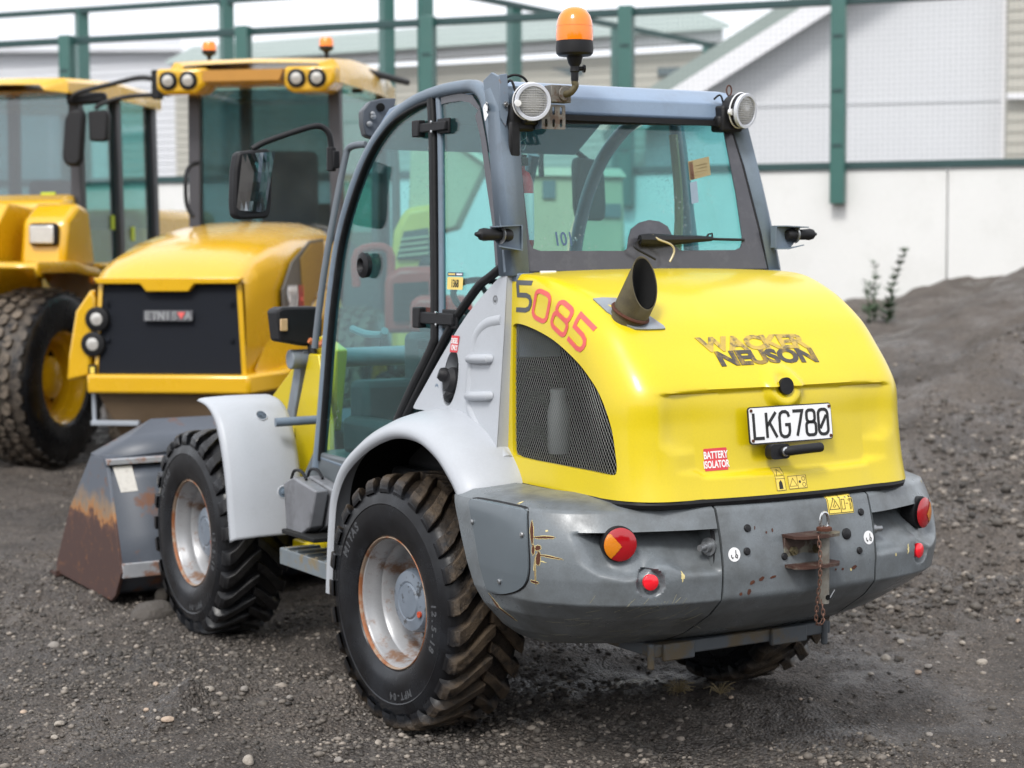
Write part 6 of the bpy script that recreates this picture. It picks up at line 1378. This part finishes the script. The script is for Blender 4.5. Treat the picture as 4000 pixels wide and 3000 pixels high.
for sx in (-.46, .46):
    for sz in (1.43, 1.16): obj('grille_bolt', lathe([(.018, 0), (.018, .008), (0, .009)], 10, aim((sx, .0, sz), (0, -1, 0))), gmesh, gr)
bm_ = plane_m((.0, -.012, 1.33), (1, 0, 0), (0, .06, 1))
bd = obj('badge', xf(flat([rrect(.36, .075, .006)], .012), bm_), mat('badge grey', (.10, .10, .11), .4), gr)
for i, ch in enumerate('ETNIS▼A'):
    if ch == '▼': g = flat([[(-.03, .024), (.03, .024), (0, -.024)]], .006)
    else: g = text(ch, .055, .006, .95, .004)
    obj('badge_letter', xf(mv(g, (-.148+i*.0495, 0, .009)), bm_), redt if ch == '▼' else chrome, bd, sharp=0)
obj('rear_bumper', prism([(-.60, -.06, .775), (.60, -.06, .775), (.80, .22, .80), (.80, 1.0, .86), (-.70, 1.0, .86), (-.66, .2, .80)], (0, 0, .135)), cat, M2R, bev=.02)
obj('counterweight', prism([(-.55, .0, .775), (.62, .0, .775), (.50, .1, .42), (-.42, .1, .46)], (0, .7, 0)), catd, M2R, bev=.02)
obj('side_body', join(prism([(.60, .1, .9), (.70, .35, .92), (.74, .9, .95), (.74, 2.1, 1.2), (.66, 2.1, 1.5), (.66, .9, 1.2), (.60, .4, 1.1)], (0, 0, .05))), cat, M2R, bev=.02)
obj('vent_panel', prism([(.652, .62, 1.18), (.652, .60, 1.50), (.652, .85, 1.70), (.652, 1.35, 1.86), (.652, 1.75, 1.88), (.652, 1.75, 1.55), (.652, 1.2, 1.28)], (.012, 0, 0)), mat('vent grey', (.10, .10, .10), .5), M2R)
obj('vent_screen', prism([(.666, 1.12, 1.30), (.666, 1.05, 1.72), (.666, 1.35, 1.84), (.666, 1.73, 1.86), (.666, 1.73, 1.56), (.666, 1.2, 1.31)], (.006, 0, 0)), mat('perforated yellow', (.34, .22, .05), .6, var=.5, vs=60), M2R)
sM = plane_m((.672, .83, 1.42), (0, 1, 0), (0, 0, 1)); bd2 = obj('model_number', xf(text('922', .2, .006, .62, .006), sM), white, M2R, sharp=0)
obj('model_suffix', xf(text('H', .2, .006, .6, .006), plane_m((.672, 1.06, 1.42), (0, 1, 0), (0, 0, 1))), redt, M2R, sharp=0)
tl2 = obj('lamp_tower', prism([(-.60, .0, .90), (-.78, .0, .86), (-.76, .0, 1.05), (-.70, .0, 1.36), (-.58, .0, 1.52), (-.55, .0, 1.45)], (0, .3, 0)), cat, M2R, bev=.02)
for a, b in ((192, 691), (181, 746)):
    p = l2(a, b, 12.96); q = obj('rear_lamp', lathe([(.088, -.04), (.088, .015), (.076, .02)], 20, aim((p[0], -.01, p[2]), (0, -1, 0))), black, M2R); obj('lamp_lens', lathe([(.075, .012), (.045, .02), (0, .022)], 18, aim((p[0], -.01, p[2]), (0, -1, 0))), lampg, q)
p = l2(182, 808, 12.96); ws = obj('warning_decal', box((p[0]-.01, -.012, p[2]), (.06, .02, .11)), black, M2R); obj('decal_print', box((p[0]-.01, -.024, p[2]+.015), (.03, .006, .05)), signy, ws); obj('decal_print', box((p[0]-.005, -.024, p[2]-.03), (.03, .006, .03)), redm, ws)
obj('tow_step', join(box((-.42, .02, .56), (.36, .05, .035)), box((-.59, .05, .68), (.03, .03, .26))), mat('step steel', (.34, .37, .41), .5, metal=.3), M2R, bev=.005)
def big_wheel(root, c, s, R, hw, rimr, tm, rm, blocks, seed):
    w = empty('wheel', c, 0, root); rb = R-.035
    prof = [(rimr, hw*.85), (rimr+.02, hw*.95), (lerp(rimr, R, .35), hw*1.0), (lerp(rimr, R, .7), hw*.97), (rb-.03, hw*.9), (rb, hw*.75), (rb, 0)]; prof += [(r, -h) for r, h in prof[-2::-1]]
    gs = [ring(prof, s, 56)]; rnd = random.Random(seed); nb = 34
    for row in range(5):
        for j in range(nb):
            a = 2*math.pi*(j+.5*(row % 2))/nb+rnd.uniform(-.01, .01); h0 = lerp(-hw*.93, hw*.93, row/5)+.012; h1 = lerp(-hw*.93, hw*.93, (row+1)/5)-.012; da = math.pi/nb*.80; lo = rb-.04; hi = R-rnd.uniform(0, .004)-(.03 if row in (0, 4) else 0)
            pts = []
            for hh_, aa in ((h0, a-da*.5), (h0, a+da*.5), ((h0+h1)/2, a+da), (h1, a+da*.5), (h1, a-da*.5), ((h0+h1)/2, a-da)): pts.append((hh_, aa))
            V = [wp(lo, aa, hh_, s) for hh_, aa in pts]+[wp(hi, aa, hh_, s) for hh_, aa in pts]
            gs.append((V, [tuple(range(6, 12))]+[(i, (i+1) % 6, 6+(i+1) % 6, 6+i) for i in range(6)]))
    obj('tyre', join(*gs), tm, w, sharp=35)
    obj('rim', ring([(rimr, hw*.86), (rimr-.02, hw*.8), (rimr-.03, hw*.55), (rimr-.07, hw*.45), (rimr-.08, hw*.1), (rimr*.55, hw*.05), (rimr*.5, hw*.1), (rimr*.45, hw*.45), (rimr*.3, hw*.55), (0, hw*.56)], s, 40), rm, w, sharp=40)
    for j in range(8):
        a = 2*math.pi*j/8; obj('hub_slot', box((0, 0, 0), (.03, .05, .09)), dark, w, loc=wp(rimr*.62, a, hw*.07, s), rot=(a, 0, 0))
    return w
dusty = tyre_mat('dusty tyre', (.19, .155, .12), 1.0, .70); dusty2 = tyre_mat('dusty smaller tyre', (.16, .13, .10), 1.0, .60)
for sx in (-1, 1): big_wheel(M2R, (sx*.86, 2.0, .66), sx, .68, .21, .33, dusty2, cat, True, 5)
for sx in (-1, 1): big_wheel(M2R, (sx*.86, 4.7, .66), sx, .68, .21, .33, dusty2, cat, True, 6)
obj('axle', join(cyl((-.8, 2.0, .66), (.8, 2.0, .66), .13), box((0, 2.6, .8), (.7, 3.8, .5))), catd, M2R)
# cab
def q4(m, pts, nm, root, th=.02, d=(0, 1, 0)): return obj(nm, prism(pts, tuple(np.array(d)*th)), m, root)
cy0, cy1 = 2.35, 3.85
for x, y in ((-.62, cy0), (.62, cy0), (-.66, cy1), (.66, cy1)): obj('cab_pillar', prism([(x-.05, y, 1.2), (x+.05, y, 1.2), (x*.97+.05, y, 3.14), (x*.97-.05, y, 3.14)], (0, .10, 0)), pillar, M2R, bev=.01)
obj('lower_cab', box((0, 3.1, 1.5), (1.3, 1.5, .9)), pillar, M2R, bev=.03)
q4(gback, [(-.57, cy0+.04, 1.95), (.57, cy0+.04, 1.95), (.55, cy0+.04, 3.12), (-.55, cy0+.04, 3.12)], 'rear_window', M2R, .008)
q4(gside, [(-.62, cy1+.04, 1.6), (.62, cy1+.04, 1.6), (.60, cy1+.04, 3.12), (-.60, cy1+.04, 3.12)], 'front_window', M2R, .008)
for s in (-1, 1): obj('side_window', prism([(s*.65, cy0+.1, 1.9), (s*.65, cy1, 1.6), (s*.63, cy1, 3.12), (s*.63, cy0+.1, 3.12)], (s*.008, 0, 0)), gside, M2R)
obj('seat_back', box((.1, 2.75, 2.25), (.5, .12, .75)), mat('grey seat', (.06, .065, .075), .8), M2R, bev=.05); obj('cab_console', box((0, 3.5, 2.0), (.7, .3, .4)), black, M2R, bev=.04)
rs_ = [(2.02, .60, 3.16, 3.30), (2.10, .72, 3.14, 3.34), (2.5, .77, 3.13, 3.37), (3.3, .78, 3.13, 3.38), (4.0, .74, 3.12, 3.33), (4.15, .66, 3.16, 3.26)]
obj('roof', grid([[(-w, y, lo), (-w, y, lerp(lo, hi, .6)), (-w*.93, y, hi-.01), (-w*.5, y, hi), (0, y, hi+.006), (w*.5, y, hi), (w*.93, y, hi-.01), (w, y, lerp(lo, hi, .6)), (w, y, lo), (0, y, lo), (-w, y, lo)] for y, w, lo, hi in rs_]), cat, M2R, sharp=40)
obj('roof_recess', prism([(-.40, 2.0, 3.16), (.24, 2.0, 3.16), (.28, 2.0, 3.25), (-.42, 2.0, 3.25)], (0, .05, 0)), mat('amber underside', (.42, .20, .03), .5), M2R)
for xc_ in (-.60, .48): obj('lamp_pod', prism([(xc_-.20, 2.0, 3.10), (xc_-.13, 2.0, 3.06), (xc_+.13, 2.0, 3.06), (xc_+.22, 2.0, 3.14), (xc_+.24, 2.0, 3.27), (xc_-.2, 2.0, 3.27)], (0, .35, 0)), cat, M2R, bev=.03)
for x in (-.69, -.52, .39, .56):
    q = obj('roof_lamp', lathe([(.074, -.05), (.076, .01), (.066, .016)], 24, aim((x, 1.99, 3.17), (0, -1, -.1))), black, M2R); obj('lamp_glass', lathe([(.065, .010), (.04, .018), (0, .02)], 20, aim((x, 1.99, 3.17), (0, -1, -.1))), lampg, q)
for a, b in ((452, 112), (705, 103)):
    p = l2(a, b, 15.6); q = obj('beacon', lathe([(.012, 3.34), (.02, p[2]-.04), (.06, p[2]-.015), (.062, p[2]+.01)], 16, Matrix.Translation((p[0], p[1], 0))), blackpl, M2R); obj('beacon_lens', lathe([(.06, p[2]+.01), (.06, p[2]+.06), (.045, p[2]+.085), (0, p[2]+.09)], 16, Matrix.Translation((p[0], p[1], 0))), beac, q)
# left mirror set on long arms
ma = obj('mirror_arm', join(tube(smooth([l2(340, 172, 15.9), l2(300, 168, 15.9), l2(240, 182, 15.9), l2(170, 200, 15.9), l2(152, 215, 15.9)], 4), .022, 8), tube(smooth([l2(340, 205, 15.9), l2(280, 208, 15.9), l2(225, 222, 15.9), l2(205, 235, 15.9)], 4), .02, 8)), blackpl, M2R)
def mirror_shape(pts, root, s_, par):
    g = [tuple(l2(a, b, s_)) for a, b in pts]; return obj('mirror', prism(g, (0, .09, 0)), blackpl, par, bev=.03)
mirror_shape(((147, 236), (176, 233), (181, 250), (176, 345), (166, 360), (140, 358), (132, 340), (137, 260)), M2R, 15.85, ma)
mirror_shape(((188, 240), (228, 236), (233, 250), (231, 300), (224, 306), (192, 305)), M2R, 15.9, ma)
mirror_shape(((140, 200), (225, 198), (228, 222), (142, 228)), M2R, 15.95, ma)
obj('mirror_mount', join(box(tuple(l2(340, 183, 15.9)), (.08, .1, .25)), box(tuple(l2(364, 183, 15.8)), (.10, .1, .2))), blackpl, M2R, bev=.01)
mr2 = obj('side_rail', join(tube([l2(776, 150, 15.6), l2(880, 178, 16.4)], .03, 8), box(tuple(l2(772, 172, 15.5)), (.08, .08, .22))), blackpl, M2R)
obj('grab_rail', tube(smooth([l2(418, 470, 14.6), l2(403, 440, 14.6), l2(402, 380, 14.6), l2(412, 358, 14.7), l2(428, 352, 14.8)], 5), .018, 8), blackpl, M2R)

# ================================================================ SECOND YELLOW LOADER AT THE LEFT (front towards the yard)
Y3 = 226.0; wc = DP(84, 797, 15.3); hd = np.array((math.sin(rad(Y3)), math.cos(rad(Y3)))); rt_ = np.array((hd[1], -hd[0]))
o3 = np.array(wc[:2])+rt_*.86
M3R = empty('wheel_loader', (o3[0], o3[1], 0), rad(-Y3), label='golden yellow wheel loader with big dusty tyre and headlamps towards the yard', cat='wheel loader')
I3 = rmat(M3R).inverted()
def l3(a, b, s): return np.array(I3 @ Vector(DP(a, b, s)))
for sx in (-1, 1): big_wheel(M3R, (sx*.86, 0, .745), sx, .75, .27, .385, dusty, cat, True, 7)
for sx in (-1, 1): big_wheel(M3R, (sx*.86, -3.0, .745), sx, .75, .27, .385, dusty, cat, True, 8)
obj('frame', join(box((0, -.2, .95), (.95, 1.4, .7)), box((0, -2.8, 1.0), (1.0, 2.6, .7)), cyl((-.8, 0, .745), (.8, 0, .745), .15)), catd, M3R, bev=.03)
fe3 = [(-.95, 1.18), (-.85, 1.36), (-.55, 1.60), (-.1, 1.66), (.45, 1.66), (.52, 1.63)]
for s in (-1, 1):
    obj('fender', grid([[(s*.58, y, z+.02), (s*1.12, y, z+.02), (s*1.14, y, z-.05)] for y, z in fe3]), cat, M3R, sharp=40, solid=.03)
    obj('lamp_tower', prism([(s*.62, -.12, 1.64), (s*.62, -.20, 2.05), (s*.62, -.42, 2.2), (s*.62, -.62, 2.15), (s*.62, -.72, 1.64)], (s*.42, 0, 0)), cat, M3R, bev=.05)
    q = obj('headlamp', box((s*.86, -.14, 1.93), (.26, .08, .19)), blackpl, M3R, bev=.03); obj('lamp_lens', box((s*.86, -.095, 1.93), (.22, .02, .15)), lampg, q, bev=.02)
    obj('marker_lamp', lathe([(.04, 0), (.04, .02), (0, .03)], 12, aim((s*1.135, -.42, 1.55), (s, 0, 0))), lens_o, M3R)
obj('front_tower', join(prism([(-.5, .35, 1.0), (-.5, .3, 1.7), (-.5, -.2, 2.2), (-.5, -.7, 2.15), (-.5, -.8, 1.0)], (.08, 0, 0)), prism([(.5, .35, 1.0), (.5, .3, 1.7), (.5, -.2, 2.2), (.5, -.7, 2.15), (.5, -.8, 1.0)], (-.08, 0, 0))), cat, M3R, bev=.02)
obj('loader_arm', join(prism([(-.36, -.55, 2.1), (-.36, .2, 2.0), (-.36, 1.9, .9), (-.36, 1.95, .6), (-.36, 1.6, .6), (-.36, 0, 1.65), (-.36, -.6, 1.85)], (.10, 0, 0)), prism([(.36, -.55, 2.1), (.36, .2, 2.0), (.36, 1.9, .9), (.36, 1.95, .6), (.36, 1.6, .6), (.36, 0, 1.65), (.36, -.6, 1.85)], (-.10, 0, 0)), box((0, 1.0, 1.3), (.6, .25, .3))), mat('dark grey arm', (.07, .068, .075), .5, var=.15), M3R, bev=.03)
obj('dash_cowl', prism([(-.74, -.62, 1.55), (-.74, -.68, 2.22), (-.74, -.95, 2.30), (-.74, -1.0, 1.55)], (1.48, 0, 0)), cat, M3R, bev=.05)
obj('side_step', join(prism([(-.80, -1.0, 1.05), (-.80, -1.0, 1.62), (-.80, -2.3, 1.62), (-.80, -2.3, 1.05)], (.2, 0, 0)), box((-.86, -1.6, 1.66), (.2, 1.3, .05))), cat, M3R, bev=.02)
obj('blue_decal', box((-.806, -1.3, 1.5), (.006, .26, .09)), mat('blue label', (.08, .11, .32), .5), M3R)
ya, yb = -1.0, -2.45
for x, y in ((-.74, ya), (.74, ya), (-.74, -1.72), (-.74, yb), (.74, yb)): obj('cab_pillar', prism([(x-.05, y-.05, 1.55), (x+.05, y-.05, 1.55), (x*.97+.05, y-.05, 3.15), (x*.97-.05, y-.05, 3.15)], (0, .1, 0)), pillar, M3R, bev=.01)
obj('windscreen', prism([(-.69, ya+.02, 2.2), (.69, ya+.02, 2.2), (.67, ya+.02, 3.15), (-.67, ya+.02, 3.15)], (0, .008, 0)), gback, M3R)
obj('rear_window', prism([(-.69, yb, 2.0), (.69, yb, 2.0), (.67, yb, 3.15), (-.67, yb, 3.15)], (0, .008, 0)), gside, M3R)
for s in (-1, 1):
    obj('side_window', prism([(s*.735, ya-.05, 1.65), (s*.735, -1.67, 1.65), (s*.72, -1.67, 3.13), (s*.72, ya-.05, 3.13)], (s*.008, 0, 0)), gside, M3R)
    obj('side_window', prism([(s*.735, -1.77, 1.75), (s*.735, yb+.05, 1.75), (s*.72, yb+.05, 3.13), (s*.72, -1.77, 3.13)], (s*.008, 0, 0)), gside, M3R)
for p in ((-.748, -1.6, 2.05), (-.748, -2.0, 1.95)): obj('glass_sticker', box(p, (.004, .07, .13)), mat('lime sticker', (.55, .65, .03), .5), M3R)
obj('glass_sticker', box((-.45, ya+.035, 2.28), (.14, .004, .06)), MATS['lime sticker'], M3R)
obj('seat', join(box((0, -1.9, 2.1), (.5, .14, .7)), box((0, -1.65, 1.8), (.5, .5, .14))), MATS['grey seat'], M3R, bev=.05); obj('cab_console', box((0, -1.2, 1.95), (.5, .2, .5)), black, M3R, bev=.04)
obj('roof', grid([[(-w, y, lo), (-w, y, hi-.04), (-w*.94, y, hi), (0, y, hi+.015), (w*.94, y, hi), (w, y, hi-.04), (w, y, lo), (-w, y, lo)] for y, w, lo, hi in ((-.62, .62, 3.17, 3.22), (-.72, .80, 3.15, 3.28), (-1.6, .85, 3.15, 3.32), (-2.5, .82, 3.13, 3.28), (-2.68, .70, 3.12, 3.2))]), cat, M3R, sharp=40)
obj('engine_hood', box((0, -3.4, 1.75), (1.2, 1.8, .9)), cat, M3R, bev=.1)

# ================================================================ THINGS SEEN THROUGH THE CAB GLASS
skm = mat('dusty beige steel', (.46, .40, .26), .7, var=.15, vs=3)
ds0 = DP(930, 539, 14.0); DU = empty('site_dumper', (ds0[0], ds0[1], 0), label='yellow dumper with its beige skip tipped up, seen through the cab side window', cat='dumper')
def pd(pts, s): return [tuple(DP(a, b, s)) for a, b in pts]
obj('skip', into(DU, prism(pd(((890, 232), (1052, 348), (985, 492), (880, 520)), 14.0), (*(hy*1.3), 0))), skm, DU, bev=.02)
obj('skip_rim', into(DU, prism(pd(((885, 226), (1060, 350), (1056, 360), (885, 240)), 13.95), (*(hy*1.4), 0))), mat('pale skip rim', (.62, .58, .44), .6), DU)
obj('body', into(DU, prism(pd(((845, 560), (850, 500), (875, 450), (940, 440), (950, 560), (950, 760), (845, 760)), 13.8), (*(hy*1.2), 0))), mat('faded dumper yellow', (.62, .40, .08), .5), DU, bev=.05)
obj('engine_cover', into(DU, prism(pd(((856, 560), (872, 500), (925, 492), (935, 560)), 13.77), (*(hy*.03), 0))), mat('dumper louvre grey', (.05, .05, .05), .6), DU)
for k in range(4): obj('louvre', into(DU, prism(pd(((866-k*2, 515+k*12), (926, 508+k*12), (926, 512+k*12), (866-k*2, 519+k*12)), 13.74), (*(hy*.02), 0))), skm, DU)
obj('roll_bar', into(DU, tube(smooth([DP(812, 560, 14.2), DP(815, 330, 14.2), DP(850, 318, 14.2), DP(856, 560, 14.2)], 4), .035, 8)), mat('bar grey', (.05, .055, .06), .5), DU)
for a in (862, 945):
    p = DP(a, 900, 13.7); big_wheel(DU, tuple(np.array(into(DU, ([(p[0], p[1], .45)], []))[0][0])), -1, .45, .15, .22, wetty, cat, False, 9)
rd0 = DP(900, 539, 12.2); RT = empty('red_tractor', (rd0[0], rd0[1], 0), label='small red tractor parked beyond the loader, seen through the cab door glass', cat='tractor')
tred = mat('tractor red', (.42, .035, .025), .4, var=.1)
obj('bonnet', into(RT, prism(pd(((830, 600), (860, 578), (935, 575), (945, 600), (945, 720), (830, 720)), 12.2), (*(hy*1.0), 0))), tred, RT, bev=.04)
obj('mudguard', into(RT, prism(pd(((885, 650), (905, 640), (1010, 640), (1030, 700), (1030, 720), (885, 720)), 11.9), (*(hy*.4), 0))), tred, RT, bev=.04)
for a, r_ in ((1000, .55), (850, .38)):
    p = DP(a, 900, 11.9); big_wheel(RT, tuple(np.array(into(RT, ([(p[0], p[1], r_)], []))[0][0])), -1, r_, .16, r_*.5, wetty, tred, False, 11)
obj('bonnet_grille', into(RT, prism(pd(((850, 612), (925, 608), (928, 690), (850, 694)), 12.17), (*(hy*.03), 0))), black, RT)
for k in range(5): obj('grille_slat', into(RT, prism(pd(((852, 622+k*15), (924, 619+k*15), (924, 624+k*15), (852, 627+k*15)), 12.15), (*(hy*.02), 0))), darkm, RT)
obj('seat', into(RT, prism(pd(((905, 560), (945, 556), (950, 600), (900, 602)), 12.6), (*(hy*.3), 0))), black, RT, bev=.03)
obj('roll_bar', into(RT, tube(smooth([DP(770, 620, 12.3), DP(772, 545, 12.3), DP(840, 540, 12.3), DP(842, 620, 12.3)], 4), .03, 8)), tred, RT)
bt0 = DP(1260, 539, 18.0); BT = empty('box_truck', (bt0[0], bt0[1], 0), label='beige box truck parked by the white wall, seen through the rear cab window', cat='truck')
obj('box_body', into(BT, prism(pd(((1120, 372), (1345, 376), (1352, 600), (1120, 600)), 18.0), (*(hy*2.2), 0))), skm, BT, bev=.04)
obj('box_roof', into(BT, prism(pd(((1115, 360), (1340, 364), (1354, 382), (1115, 378)), 17.95), (*(hy*2.4), 0))), MATS['pale skip rim'], BT)
obj('window', into(BT, prism(pd(((1270, 440), (1342, 440), (1342, 470), (1270, 468)), 17.97), (*(hy*.02), 0))), glsb, BT)
obj('window', into(BT, prism(pd(((1172, 390), (1200, 390), (1200, 428), (1172, 428)), 17.97), (*(hy*.02), 0))), glsb, BT)
for a in (1150, 1310):
    p = DP(a, 900, 18.0); big_wheel(BT, tuple(np.array(into(BT, ([(p[0], p[1], .45)], []))[0][0])), -1, .45, .14, .24, wetty, steel, False, 12)
